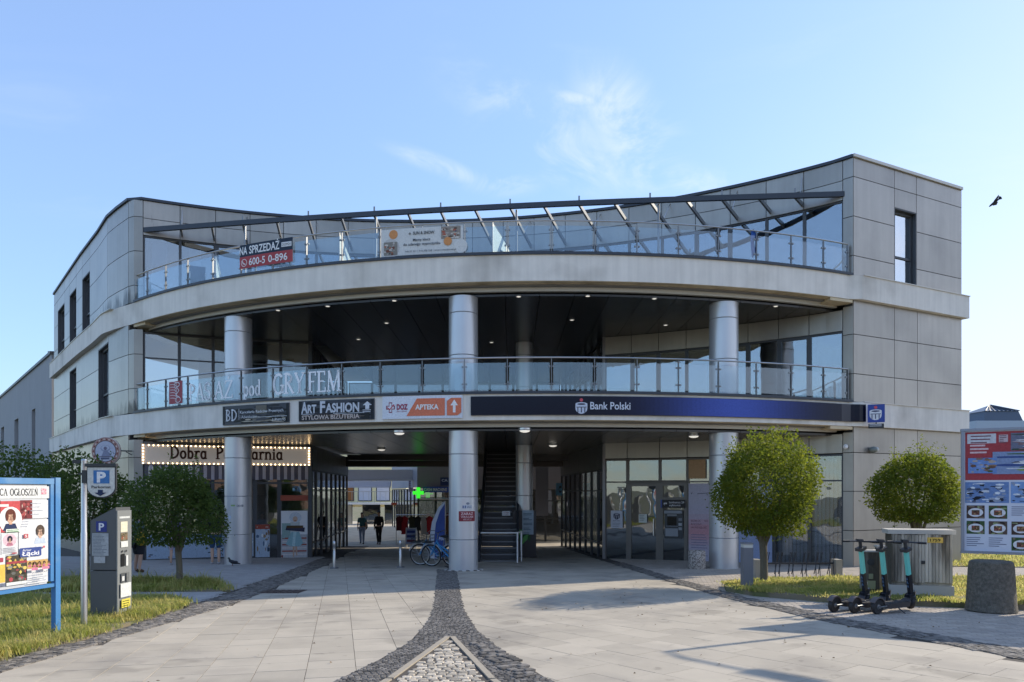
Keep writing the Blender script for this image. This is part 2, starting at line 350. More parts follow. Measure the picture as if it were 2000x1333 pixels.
# ------------------------------------------------------------------ lettering and flat print
_tx = {}
def glyphs(body, bold=0):
    k = (body, bold)
    if k not in _tx:
        c = bpy.data.curves.new('t', 'FONT'); c.body = body; c.size = 1; c.resolution_u = 3; c.offset = bold
        o = bpy.data.objects.new('t', c); me = bpy.data.meshes.new_from_object(o)
        _tx[k] = ([v.co.copy() for v in me.vertices], [tuple(p.vertices) for p in me.polygons])
        bpy.data.objects.remove(o); bpy.data.meshes.remove(me); bpy.data.curves.remove(c)
    return _tx[k]
def A_(cx, cy, rx, ry, a0, a1, n=10): return [(cx + rx * math.cos(R(a0 + (a1 - a0) * i / n)), cy + ry * math.sin(R(a0 + (a1 - a0) * i / n))) for i in range(n + 1)]
# a serif alphabet drawn as strokes: (points, thick?) in a box of cap height 1
SERIF = {
 'P': (.62, [([(.14, 0), (.14, 1)], 1), (A_(.14, .74, .42, .26, 90, -90), 1), ([(0, 0), (.3, 0)], 0), ([(0, 1), (.15, 1)], 0)]),
 'A': (.78, [([(.08, 0), (.39, 1)], 0), ([(.39, 1), (.70, 0)], 1), ([(.2, .36), (.58, .36)], 0), ([(0, 0), (.2, 0)], 0), ([(.56, 0), (.8, 0)], 0)]),
 'S': (.55, [(A_(.27, .75, .21, .24, 20, 260) + A_(.27, .26, .23, .26, 80, -160), 1)]),
 'Z': (.66, [([(.06, .82), (.06, 1), (.6, 1)], 0), ([(.6, 1), (.05, 0)], 1), ([(.05, 0), (.62, 0), (.62, .18)], 0)]),
 'G': (.78, [(A_(.42, .5, .36, .5, 50, 330, 14), 1), ([(.74, .05), (.74, .42)], 1), ([(.58, .42), (.84, .42)], 0)]),
 'R': (.72, [([(.14, 0), (.14, 1)], 1), (A_(.14, .75, .4, .25, 90, -90), 1), ([(.3, .5), (.66, 0)], 1), ([(0, 0), (.3, 0)], 0), ([(0, 1), (.15, 1)], 0), ([(.6, 0), (.76, 0)], 0)]),
 'Y': (.72, [([(.06, 1), (.36, .48)], 1), ([(.66, 1), (.36, .48), (.36, 0)], 0), ([(.36, .48), (.36, 0)], 1), ([(-.02, 1), (.18, 1)], 0), ([(.54, 1), (.76, 1)], 0), ([(.22, 0), (.5, 0)], 0)]),
 'F': (.58, [([(.14, 0), (.14, 1)], 1), ([(0, 1), (.54, 1), (.54, .84)], 0), ([(.14, .52), (.44, .52)], 0), ([(0, 0), (.3, 0)], 0)]),
 'E': (.62, [([(.14, 0), (.14, 1)], 1), ([(0, 1), (.54, 1), (.54, .84)], 0), ([(.14, .52), (.44, .52)], 0), ([(0, 0), (.58, 0), (.58, .18)], 0)]),
 'M': (.95, [([(.1, 0), (.14, 1)], 0), ([(.14, 1), (.46, .05)], 1), ([(.46, .05), (.78, 1)], 0), ([(.78, 1), (.84, 0)], 1), ([(0, 0), (.22, 0)], 0), ([(.7, 0), (.96, 0)], 0)]),
 'C': (.72, [(A_(.42, .5, .36, .5, 50, 310, 14), 1), ([(.66, .78), (.66, .98)], 0)]),
 'O': (.82, [(A_(.41, .5, .36, .5, 0, 360, 18), 1)]),
 'L': (.58, [([(.14, 0), (.14, 1)], 1), ([(0, 1), (.28, 1)], 0), ([(0, 0), (.54, 0), (.54, .2)], 0)]),
 'N': (.82, [([(.14, 0), (.14, 1)], 0), ([(.14, 1), (.66, 0)], 1), ([(.66, 0), (.66, 1)], 0), ([(.02, 0), (.26, 0)], 0), ([(.54, 1), (.8, 1)], 0)]),
 'D': (.82, [([(.14, 0), (.14, 1)], 1), (A_(.14, .5, .58, .5, 90, -90, 14), 1), ([(0, 1), (.16, 1)], 0), ([(0, 0), (.16, 0)], 0)]),
 'B': (.68, [([(.14, 0), (.14, 1)], 1), (A_(.14, .76, .38, .24, 90, -90), 1), (A_(.14, .26, .44, .26, 90, -90), 1), ([(0, 1), (.16, 1)], 0), ([(0, 0), (.16, 0)], 0)]),
 'p': (.58, [([(.12, -.26), (.12, .6)], 1), (A_(.3, .3, .2, .3, 130, -230), 1), ([(0, -.26), (.25, -.26)], 0), ([(0, .6), (.12, .6)], 0)]),
 'o': (.56, [(A_(.27, .3, .22, .3, 0, 360, 14), 1)]),
 'd': (.60, [([(.46, 0), (.46, 1)], 1), (A_(.27, .3, .2, .3, 50, 310), 1), ([(.34, 1), (.46, 1)], 0), ([(.46, 0), (.58, 0)], 0)]),
 'b': (.60, [([(.12, 0), (.12, 1)], 1), (A_(.3, .3, .2, .3, 130, -130), 1), ([(0, 1), (.12, 1)], 0)]),
 'r': (.46, [([(.14, 0), (.14, .6)], 1), (A_(.34, .34, .2, .26, 170, 60), 1), ([(0, 0), (.3, 0)], 0), ([(0, .6), (.14, .6)], 0)]),
 'a': (.58, [(A_(.27, .3, .2, .3, 50, 310), 1), ([(.46, 0), (.46, .6)], 1), ([(.46, 0), (.58, 0)], 0)]),
 'c': (.50, [(A_(.28, .3, .22, .3, 50, 310), 1)]),
 'z': (.50, [([(.04, .46), (.04, .6), (.42, .6)], 0), ([(.42, .6), (.04, 0)], 1), ([(.04, 0), (.46, 0), (.46, .14)], 0)]),
 'k': (.58, [([(.14, 0), (.14, 1)], 1), ([(.14, .28), (.46, .6)], 0), ([(.24, .38), (.5, 0)], 1), ([(0, 0), (.28, 0)], 0), ([(.4, 0), (.6, 0)], 0), ([(0, 1), (.14, 1)], 0)]),
 'n': (.62, [([(.12, 0), (.12, .6)], 1), (A_(.31, .36, .19, .24, 170, 0) + [(.5, 0)], 1), ([(0, 0), (.24, 0)], 0), ([(.38, 0), (.62, 0)], 0), ([(0, .6), (.12, .6)], 0)]),
 'i': (.28, [([(.14, 0), (.14, .6)], 1), ([(.14, .76), (.14, .86)], 1), ([(.02, 0), (.28, 0)], 0), ([(.02, .6), (.14, .6)], 0)]),
 ' ': (.4, []), }
SERIF['T'] = (.66, [([(.33, 0), (.33, 1)], 1), ([(.03, .84), (.03, 1), (.63, 1), (.63, .84)], 0), ([(.18, 0), (.48, 0)], 0)])
SERIF['I'] = (.3, [([(.15, 0), (.15, 1)], 1), ([(0, 0), (.3, 0)], 0), ([(0, 1), (.3, 1)], 0)])
SERIF['\u017b'] = (SERIF['Z'][0], SERIF['Z'][1] + [([(.33, 1.13), (.33, 1.22)], 1)])
SERIF['\u0141'] = (SERIF['L'][0], SERIF['L'][1] + [([(0, .4), (.32, .62)], 0)])
SERIF['\u0143'] = (SERIF['N'][0], SERIF['N'][1] + [([(.36, 1.1), (.5, 1.26)], 0)])
SERIF['\u0105'] = (SERIF['a'][0], SERIF['a'][1] + [(A_(.52, -.1, .1, .12, 90, 290, 6), 0)])

class Print:
    """flat print: coloured faces in layers on one sheet, u to the right, v up"""
    def __init__(s, step=.0016): s.v = []; s.f = []; s.c = []; s.o = 0; s.step = step
    def up(s): s.o += s.step; return s
    def face(s, pts, col):
        k = len(s.v); s.v += [(p[0], p[1], s.o) for p in pts]; s.f.append(tuple(range(k, k + len(pts)))); s.c.append(hx(col) if isinstance(col, str) else col)
    def rect(s, u, v, w_, h, col, seg=1):
        s.up()
        for i in range(seg): s.face([(u + w_ * i / seg, v), (u + w_ * (i + 1) / seg, v), (u + w_ * (i + 1) / seg, v + h), (u + w_ * i / seg, v + h)], col)
        return s
    def disc(s, u, v, r, col, ry=None, n=18): s.up(); s.face([(u + r * math.cos(2 * math.pi * i / n), v + (ry or r) * math.sin(2 * math.pi * i / n)) for i in range(n)], col); return s
    def poly(s, pts, col): s.up(); s.face(pts, col); return s
    def line(s, pts, wd, col):
        s.up()
        for a, b in zip(pts, pts[1:]):
            dx, dy = b[0] - a[0], b[1] - a[1]; L = math.hypot(dx, dy) or 1; nx, ny = -dy / L * wd / 2, dx / L * wd / 2; ex, ey = dx / L * wd * .3, dy / L * wd * .3
            s.face([(a[0] - nx - ex, a[1] - ny - ey), (b[0] - nx + ex, b[1] - ny + ey), (b[0] + nx + ex, b[1] + ny + ey), (a[0] + nx - ex, a[1] + ny - ey)], col)
        return s
    def text(s, body, u, v, h, col, w_=None, bold=0, cap=.72):
        s.up(); vv, ff = glyphs(body, bold); k = h / cap; x1 = max(p.x for p in vv); x0 = min(p.x for p in vv)
        sx = k if w_ is None else w_ / (x1 - x0); n = len(s.v)
        s.v += [(u + (p.x - x0) * sx, v + p.y * k, s.o) for p in vv]
        for f in ff: s.f.append(tuple(i + n for i in f)); s.c.append(hx(col) if isinstance(col, str) else col)
        return s
    def serif(s, body, u, v, h, col, w_=None, thick=.11, thin=.05):
        tot = sum(SERIF[c][0] + .08 for c in body); sx = h if w_ is None else w_ / tot; x = u
        for c in body:
            for pts, t in SERIF[c][1]: s.line([(x + p[0] * sx, v + p[1] * h) for p in pts], (thick if t else thin) * h, col); s.o -= s.step
            x += (SERIF[c][0] + .08) * sx
        s.up(); return s
    def lines(s, u, v, w_, n, dv, col, h=None, seed=0):
        rr = random.Random(seed); h = h or dv * .45
        for i in range(n): s.rect(u, v - i * dv, w_ * rr.uniform(.55, 1), h, col); s.o -= s.step
        s.up(); return s
    def photo(s, u, v, w_, h, pal, n=40, seed=0):
        """small patchy picture: irregular coloured patches on a ground colour"""
        rr = random.Random(seed); s.rect(u, v, w_, h, pal[0])
        for i in range(n):
            q_ = min(1.5, math.sqrt(36 / n)); a = rr.uniform(.05, .24) * w_ * q_; b = rr.uniform(.04, .17) * h * q_; x = u + rr.random() * (w_ - a); y = v + rr.random() * (h - b)
            m = rr.randint(4, 7); ph = rr.random() * 6
            s.o += s.step * .06
            s.face([(min(u + w_, max(u, x + a / 2 + a * .6 * math.cos(ph + 6.283 * j / m))), min(v + h, max(v, y + b / 2 + b * .6 * math.sin(ph + 6.283 * j / m)))) for j in range(m)], rr.choice(pal[1:]))
        s.up(); return s
    def build(s, name, fn, parent=None, mat=None, **kw):
        me = bpy.data.meshes.new(name); me.from_pydata([fn(*p) for p in s.v], [], s.f); me.materials.append(mat or prn)
        a = me.color_attributes.new('Col', 'FLOAT_COLOR', 'CORNER'); buf = []
        for p, c in zip(me.polygons, s.c): buf += [c[0], c[1], c[2], 1.0] * p.loop_total
        a.data.foreach_set('color', buf); me.update(); return link(name, me, parent, **kw)
def plane_fn(org, ua, nrm, va=(0, 0, 1)):
    org, ua, nrm, va = Vector(org), Vector(ua).normalized(), Vector(nrm).normalized(), Vector(va).normalized()
    return lambda u, v, o: tuple(org + ua * u + va * v + nrm * o)
def curve_fn(cv, s0, z0, off):
    def f(u, v, o):
        p = cv.at(s0 + u, off + o); return (p.x, p.y, z0 + v)
    return f
# ------------------------------------------------------------------ ground
mb = MB()
ys = [-400, -30, -8, 46, 60, 400]; xs = [-400, -40, 40, 400]
for j, y in enumerate(ys):
    for x in xs: mb.v.append((x, y, gz(y) - .07))
for j in range(len(ys) - 1):
    for i in range(3): mb.f.append((j * 4 + i, j * 4 + i + 1, j * 4 + i + 5, j * 4 + i + 4)); mb.m.append(0)
ground = mb.build('ground', soil, kind='structure')

def inside(p, poly):
    c = False; j = len(poly) - 1
    for i in range(len(poly)):
        a, b = poly[i], poly[j]
        if (a[1] > p[1]) != (b[1] > p[1]) and p[0] < (b[0] - a[0]) * (p[1] - a[1]) / (b[1] - a[1]) + a[0]: c = not c
        j = i
    return c
def gf(off): return lambda x, y: gz(y) + off
def sheet(name, poly, off, thick, m, **kw):
    """paved bed on the sloping ground"""
    return MB().prism(poly, gf(off - thick), gf(off), 0).build(name, m, kind='structure', **kw)
UNIT = {}
def unit_box(m, ch=.06, jit=0):
    """one piece of paving, 1 x 1 x 1, chamfered top, open below"""
    k = (m.name, jit)
    if k not in UNIT:
        b = MB(); rr = random.Random(jit); e = .5 - ch
        j = lambda a: a + (rr.uniform(-.07, .07) if jit else 0)
        b.add([(-.5, -.5, -1), (.5, -.5, -1), (.5, .5, -1), (-.5, .5, -1), (j(-.5), j(-.5), -.12), (j(.5), j(-.5), -.12), (j(.5), j(.5), -.12), (j(-.5), j(.5), -.12), (j(-e), j(-e), 0), (j(e), j(-e), 0), (j(e), j(e), 0), (j(-e), j(e), 0)],
              [(0, 1, 5, 4), (1, 2, 6, 5), (2, 3, 7, 6), (3, 0, 4, 7), (4, 5, 9, 8), (5, 6, 10, 9), (6, 7, 11, 10), (7, 4, 8, 11), (8, 9, 10, 11)])
        UNIT[k] = b.mesh('paving_piece', m)
    return UNIT[k]
def seen(x, y, m=.5): return y > 5.6 and abs(x) < y * .714 + m and gz(y) > EYE - y * .2664 - m * .3
TILT = math.atan(-.033)
def lay(parent, region, ang, wd, ln, gap, top, thick, m, name, stuff, n_parts=300, bond=.5, rnd=.004, ch=.03, jit=0, dmax=99, size_jit=0):
    """rows of paving pieces along direction ang inside a region; the largest in view are parts, the rest one mass"""
    ca, sa = math.cos(ang), math.sin(ang); rr = random.Random(len(name) + int(ang * 100)); out = []
    xs_ = [p[0] for p in region]; ys_ = [p[1] for p in region]; cx, cy = (min(xs_) + max(xs_)) / 2, (min(ys_) + max(ys_)) / 2
    rad = math.hypot(max(xs_) - min(xs_), max(ys_) - min(ys_)) / 2 + 1
    for i in range(int(-rad / wd), int(rad / wd) + 1):
        sh = (bond * (i % 2) if bond >= 0 else rr.random()) * ln
        for j in range(int(-rad / ln) - 1, int(rad / ln) + 1):
            u, v = i * wd, j * ln + sh
            x, y = cx + u * sa + v * ca, cy - u * ca + v * sa
            if y < dmax and inside((x, y), region): out.append((y if seen(x, y, .2) else 900 + y, x, y))
    out.sort(); far = MB()
    for k, (_, x, y) in enumerate(out):
        z = gz(y) + top + rr.uniform(-rnd, rnd); a = ang + (rr.uniform(-.12, .12) if jit else rr.uniform(-.004, .004))
        sx, sy = (ln - gap) * (1 + rr.uniform(-1, 1) * size_jit), (wd - gap) * (1 + rr.uniform(-1, 1) * size_jit)
        me = unit_box(m, ch, (rr.randint(1, 5) if jit else 0))
        if k < n_parts:
            o = link(name, me, parent, loc=(x, y, z), rot=(TILT, 0, a)); o.rotation_mode = 'ZYX'; o.scale = (sx, sy, thick)
        else:
            c_, s_ = math.cos(a), math.sin(a)
            far.add([(x + p.co.x * sx * c_ - p.co.y * sy * s_, y + p.co.x * sx * s_ + p.co.y * sy * c_, z + p.co.z * thick - .033 * (p.co.x * sx * s_ + p.co.y * sy * c_)) for p in me.vertices], [tuple(q.vertices) for q in me.polygons])
    if far.v: far.build(stuff, m, parent, kind='stuff')

# edges measured on the ground (x, distance)
LS_in = [(-5.15, 3), (-5.2, 7), (-5.15, 9), (-5.0, 12.9), (-5.2, 15.6), (-6.0, 23.5), (-6.9, 30), (-7.3, 37)]
LS_out = [(-5.7, 3), (-5.6, 7.7), (-5.45, 9.2), (-5.62, 12.6), (-5.7, 14.1), (-6.75, 23.9), (-7.5, 30), (-7.75, 37)]
RS_in = [(6.6, 3), (5.75, 7.6), (4.62, 11), (4.1, 13.8), (3.72, 18), (3.1, 26), (2.4, 37)]
RS_out = [(7.4, 3), (6.35, 7.6), (5.15, 11), (4.55, 13.8), (4.12, 18), (3.6, 26), (2.8, 37)]
CS_l = [(-2.45, 4.5), (-2.05, 5.6), (-1.71, 6.86), (-1.47, 7.9), (-1.29, 9.0), (-1.26, 10.7), (-1.33, 12.2), (-1.70, 16), (-2.04, 19.7), (-2.2, 21)]
CS_r = [(1.4, 4.5), (.85, 5.6), (.39, 6.86), (-.09, 8.33), (-.5, 10.0), (-.83, 12.2), (-1.18, 16), (-1.52, 19.7), (-1.65, 21)]
TRI = [(-1.75, 4.5), (.72, 4.5), (-.14, 6.86), (-.76, 9.3), (-.84, 9.3), (-1.22, 6.86)]

plaza = sheet('plaza', [(RS_in[0][0], 3)] + RS_in[1:] + LS_in[::-1], -.005, .05, joint_m)
half_l = [(p[0] - .1, p[1]) for p in LS_in] + [(-1.9, 37)] + [((a[0] + b[0]) / 2, a[1]) for a, b in zip(CS_l[::-1], CS_r[::-1])] + [(-.6, 3)]
half_r = [(-.5, 3)] + [((a[0] + b[0]) / 2, a[1]) for a, b in zip(CS_l, CS_r)] + [(-1.9, 37)] + [(p[0] + .1, p[1]) for p in RS_in[::-1]]
lay(plaza, half_l, R(103.5), .5, .42, .0045, 0, .04, tile_m, 'paving_slab', 'far_paving_slabs', 230, -1, .0012, .002)
lay(plaza, half_r, R(-51), .5, .62, .0045, 0, .04, tile_m, 'paving_slab', 'far_paving_slabs', 230, -1, .0012, .002)
# courtyard floor beyond the passage
yard = sheet('courtyard_paving', [(-14, 37), (4, 37), (4, 75), (-22, 75)], -.012, .05, tile_m)

sett_w = M_('white_sett', (.6, .58, .54), .8, 0, .15, 9, .4, 100)
cs = sheet('cobbled_strip', CS_r + CS_l[::-1], .002, .05, joint_m)
wid = [(q[0] - .03, q[1]) for q in CS_l]; 
lay(cs, CS_r + CS_l[::-1], R(12), .060, .062, .009, .009, .04, sett_d, 'sett', 'small_setts', 300, -1, .0025, .16, 1, 21, .12)
tri = sheet('cobbled_triangle', TRI, .020, .05, joint_m)
tri_in = [(-1.55, 4.5), (.52, 4.5), (-.26, 6.86), (-.79, 9.0), (-.81, 9.0), (-1.09, 6.86)]
lay(tri, tri_in, R(4), .085, .10, .014, .030, .05, sett_l, 'sett', 'small_setts', 300, -1, .004, .18, 1, 21, .2)
def strip_box(path, wd, h0, h1):
    b = MB()
    for a, c in zip(path, path[1:]):
        d = (Vector(c) - Vector(a)); n = Vector((-d.y, d.x)).normalized() * wd / 2; d = d.normalized() * .0
        b.prism([(a[0] - n.x, a[1] - n.y), (c[0] - n.x, c[1] - n.y), (c[0] + n.x, c[1] + n.y), (a[0] + n.x, a[1] + n.y)][::-1] if False else [(a[0] + n.x, a[1] + n.y), (a[0] - n.x, a[1] - n.y), (c[0] - n.x, c[1] - n.y), (c[0] + n.x, c[1] + n.y)], gf(h0), gf(h1))
    return b
kerb_m = M_('pale_kerb', (.34, .295, .23), .85, 0, .2, 6, .3, 80)
for path in ([(-1.66, 4.6), (-1.18, 6.86)], [(-1.17, 6.9), (-.83, 9.25)], [(.62, 4.6), (-.18, 6.84)], [(-.19, 6.88), (-.77, 9.25)]):
    strip_box(path, .065, -.02, .036).build('kerb_stone', kerb_m, tri)
# loose larger dark stones on the right limb of the fork
lsn = [(-.58, 9.15), (-.06, 8.2), (.28, 7.05), (.05, 7.0), (-.38, 8.3)]
lay(cs, lsn, R(30), .10, .115, .014, .024, .05, sett_d, 'sett', 'large_setts', 0, -1, .008, .2, 2, 21, .25)

for i in range(30):     # ring of black and white setts round the foot of the middle column
    a = 6.283 * i / 30; x, y = -1.418 + .53 * math.cos(a), 20.9 + .53 * math.sin(a)
    o = link('ring_sett', unit_box(sett_w if i % 2 else sett_d, .12), cs, loc=(x, y, gz(y) + .022), rot=(TILT, 0, a)); o.rotation_mode = 'ZYX'; o.scale = (.09, .085, .05)
ls = sheet('left_cobbled_strip', LS_in + LS_out[::-1], .002, .05, joint_m)
lay(ls, LS_in + LS_out[::-1], R(88), .08, .085, .010, .013, .04, sett_d, 'sett', 'small_setts', 300, -1, .004, .16, 1, 26, .12)
rs = sheet('right_cobbled_strip', RS_out + RS_in[::-1], .002, .05, joint_m)
lay(rs, RS_out + RS_in[::-1], R(98), .08, .085, .010, .013, .04, sett_d, 'sett', 'small_setts', 300, -1, .004, .16, 1, 24, .12)

lw = [LS_out[0]] + LS_out[1:]
left_walk = sheet('left_pavement', [(p[0] + .03, p[1]) for p in LS_out if p[1] > 12] + [(-8.2, 37), (-30, 37), (-30, 12.6)], -.004, .05, joint_m)
lay(left_walk, [(-5.75, 13), (-6.75, 24), (-7.2, 27.5), (-22, 27.5), (-22, 13)], R(2), .105, .205, .006, .008, .03, brick_g, 'paver', 'far_pavers', 200, .5, .0015, .03)
RW = [(p[0] - .03, p[1]) for p in RS_out]
right_walk = sheet('right_pavement', [(26, 3), (26, 37), (2.8, 37)] + RW[::-1], -.004, .05, joint_m)
lay(right_walk, [(11.5, 5.8), (17, 12), (18, 27), (3.6, 26.5)] + [p for p in RW[::-1] if p[1] > 5], R(-12), .105, .205, .006, .008, .03, brick_p, 'paver', 'far_pavers', 300, .5, .0015, .03)

# lawns
LAWN_L = [(-5.75, 3.2), (-5.66, 7.7), (-5.52, 9.2), (-5.70, 12.3), (-5.95, 13.3), (-7.2, 13.9), (-16, 14.0), (-16, 3.2)]
LAWN_M = [(-5.85, 14.9), (-6.4, 15.9), (-7.8, 17.2), (-20, 17.3), (-20, 14.7), (-8, 14.75)]
LAWN_R = [(4.45, 14.9), (4.75, 14.05), (5.77, 12.95), (7.2, 12.45), (8.5, 12.0), (20, 11.4), (20, 17.6), (8.6, 17.0), (6.0, 16.8), (4.7, 15.9)]
LAWN_F = [(11.2, 22.3), (26, 20), (26, 28.5), (17, 28)]
LRISE = .08
lawn_soil = [sheet('lawn', p, .03 + h, .08 + h, soil) for h, p in ((0, LAWN_L), (0, LAWN_M), (LRISE, LAWN_R), (0, LAWN_F))]
def grass(poly, n, h0, h1, seed, wd=.007, rise=0):
    rr = random.Random(seed); b = MB(); xs_ = [p[0] for p in poly]; ys_ = [p[1] for p in poly]
    k = 0; tries = 0
    while k < n and tries < n * 12:
        tries += 1
        y = min(ys_) + (max(ys_) - min(ys_)) * rr.random(); x = min(xs_) + (max(xs_) - min(xs_)) * rr.random()
        if not inside((x, y), poly) or not seen(x, y, .6): continue
        t = math.sin(x * 2.3 + y * 1.1) * math.sin(y * 2.9 - x * 1.7) * .5 + .5
        if rr.random() > .12 + .88 * t: continue
        k += 1
        for q in range(3):
            px, py = x + rr.gauss(0, .07), y + rr.gauss(0, .07); h = rr.uniform(h0, h1) * (.4 + .8 * t) * (1.9 if rr.random() < .03 else 1); a = rr.random() * 6.28; le = rr.uniform(.2, .9) * h; z = gz(py) + .025 + rise
            dx, dy = math.cos(a), math.sin(a); w_ = wd * rr.uniform(.7, 1.3) * max(1, y / 11)
            b.add([(px - dy * w_, py + dx * w_, z), (px + dy * w_, py - dx * w_, z), (px + dx * le * .4 + dy * w_ * .7, py + dy * le * .4 - dx * w_ * .7, z + h * .65), (px + dx * le * .4 - dy * w_ * .7, py + dy * le * .4 + dx * w_ * .7, z + h * .65), (px + dx * le, py + dy * le, z + h * .95)], [(0, 1, 2, 3), (3, 2, 4)])
    return b
def shrink(p, e):
    cx = sum(a[0] for a in p) / len(p); cy = sum(a[1] for a in p) / len(p)
    return [(a[0] + (cx - a[0]) * e, a[1] + (cy - a[1]) * e) for a in p]
tag(grass(LAWN_L, 17000, .04, .15, 1).build('grass', grass_m), 'rough sunlit grass round the blue notice board and parking meter', 'grass', kind='stuff')
tag(grass(LAWN_M, 5000, .07, .22, 2).build('grass', grass_m), 'shaded strip of rough grass under the round tree left of the plaza', 'grass', kind='stuff')
tag(grass(LAWN_R, 19000, .03, .09, 3, rise=LRISE).build('grass', grass_m), 'dry sunlit grass between the scooters and the bicycle rack', 'grass', kind='stuff')
tag(grass(LAWN_F, 3000, .05, .16, 4).build('grass', grass_m), 'far dry grass beneath the advertising hoarding', 'grass', kind='stuff')

# ------------------------------------------------------------------ the arcade building
bld = thing('shopping_arcade', (-1.5, 24, 0), 'long three-storey metal-clad shopping arcade with curved balconies and an open central passage', 'building')
def part(name, b, m, parent=bld, smooth=False, label=None, kind=None): return b.build(name, m, parent, smooth, label=label, kind=kind)
EC = (1.1539, 42.7576); ER = 22.787
WC = (-3.68, 5.72); WR = 21.6
E = Curve(arc_pts(EC, ER, -13.3, 10.42, -1, 70))
wl = Vector((-13.54, 25.3)); wr = Vector((10.46, 21.96))
C = Curve([tuple(wl)] + [p for p in arc_pts(WC, WR, -13.2, 10.1, 1, 60)] + [tuple(wr)])
Lc = Curve([(-23.9, 37.4), (-18.7, 31.1), (-16.4, 28.4), (-15.15, 26.85), (-14.35, 26.05), (-13.54, 25.3)])
Rc = Curve([(10.46, 21.96), (15.3, 24.4)])
PL = Curve([(-7.55, 26.98), (-8.45, 37)]); PRc = Curve([(2.5, 37), (3.36, 26.2)]); BK = Curve([(-8.45, 37), (2.5, 37)])
# fascia line: left wing, balcony arc, right wing
band = Curve([tuple(Lc.at(q, .2)) for q in (0, Lc.cum[1], Lc.cum[2], Lc.cum[3])] + [(-14.3, 25.88)] + arc_pts(EC, ER, -13.35, 10.3, -1, 60) + [tuple(Rc.at(.02, .17)), tuple(Rc.at(Rc.L + .16, .17))])
Z1, Z2, ZR = 5.0, 8.88, 12.52           # finished tops of the two fascias, roof edge
for z0, z1 in ((4.27, Z1), (8.15, Z2)):
    part('fascia_band', MB().slab(band, 0, band.L, z0, z1, -.5, 0, .45), render_)
    part('fascia_soffit', MB().slab(E, .1, E.L - .1, z0 - .012, z0 - .002, -.52, -.03, .45), render_u)
    part('soffit_edge', MB().slab(E, 0.1, E.L - .1, z0 - .15, z0 - .013, -.62, -.50, .45).slab(E, .1, E.L - .1, z0 - .06, z0 - .02, -.5, -.47, .45), lip)
    part('gutter', MB().slab(E, .12, E.L + 0, z1, z1 + .075, -.25, .05, .45), capm)
    part('ledge_flashing', MB().slab(Rc, .25, Rc.L + .18, z1, z1 + .025, -.1, .2).slab(Lc, 0, Lc.L - 1.2, z1, z1 + .025, -.1, .23), lip)
# decks and soffits
def fan(off, z0, z1, y_back):
    n = 40; pts = [tuple(E.at(.15 + (E.L - .3) * i / n, -off)) for i in range(n + 1)]
    return MB().prism(pts + [(12, 24), (14, 30), (10, y_back), (-14, y_back), (-16.5, 30)], z0, z1)
for zs, zt in ((4.10, Z1 - .02), (7.98, Z2 - .02)):
    part('deck', fan(.30, zs + .12, zt, 38), floor_in)
# soffit boards: long dark metal strips running in depth
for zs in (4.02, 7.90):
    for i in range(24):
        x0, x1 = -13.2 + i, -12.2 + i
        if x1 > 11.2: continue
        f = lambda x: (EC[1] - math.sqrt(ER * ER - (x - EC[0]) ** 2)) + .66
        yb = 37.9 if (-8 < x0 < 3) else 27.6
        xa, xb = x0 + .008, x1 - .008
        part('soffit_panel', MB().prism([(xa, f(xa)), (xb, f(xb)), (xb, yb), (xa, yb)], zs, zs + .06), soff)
part('roof_slab', MB().prism([tuple(C.at(C.L * i / 30, -.2)) for i in range(31)] + [(14.8, 24.9), (12, 40), (-20, 40), (-22.5, 37)], 12.2, 12.35), capm)
part('roof_edge', MB().slab(C, 0, C.L, ZR, ZR + .09, -.35, .06, .6), capm)
part('roof_edge', MB().slab(Lc, 0, Lc.L + .03, ZR + .002, ZR + .092, -.35, .06), capm)
part('roof_edge', MB().slab(Rc, -.03, Rc.L, ZR + .002, ZR + .092, -.35, .06), lip)

PNL = {}
def panel(cv, s0, s1, z0, z1, m=clad, o=.0, g=.011, name='cladding_panel', th=.05): part(name, MB().slab(cv, s0 + g, s1 - g, z0 + g, z1 - g, o - th, o, .6), m)
def window(cv, s0, s1, z0, z1, rec=.10, fw=.06, mid=(), trans=(), gm=glass, fm=frame_m, name='window', fd=.09, label=None):
    """frame with its panes; mid = fractions of mullions, trans = fractions of transoms"""
    b = MB(); o0, o1 = -rec - fd, -rec
    b.slab(cv, s0, s1, z0, z0 + fw, o0, o1, .6).slab(cv, s0, s1, z1 - fw, z1, o0, o1, .6)
    b.slab(cv, s0, s0 + fw, z0 + fw, z1 - fw, o0, o1).slab(cv, s1 - fw, s1, z0 + fw, z1 - fw, o0, o1)
    us = [s0 + fw] + [s0 + (s1 - s0) * f for f in mid] + [s1 - fw]; vs2 = [z0 + fw] + [z0 + (z1 - z0) * f for f in trans] + [z1 - fw]
    for f in mid: q = s0 + (s1 - s0) * f; b.slab(cv, q - fw * .45, q + fw * .45, z0 + fw, z1 - fw, o0 + .004, o1 - .004)
    for f in trans: q = z0 + (z1 - z0) * f; b.slab(cv, s0 + fw, s1 - fw, q - fw * .45, q + fw * .45, o0 + .008, o1 - .008, .6)
    wd = part(name, b, fm, label=label)
    for a, c in zip(us, us[1:]):
        for d, e in zip(vs2, vs2[1:]): part('pane', MB().slab(cv, a - .01, c + .01, d - .01, e + .01, o0 + .035, o0 + .043, 9), gm, wd)
    return wd

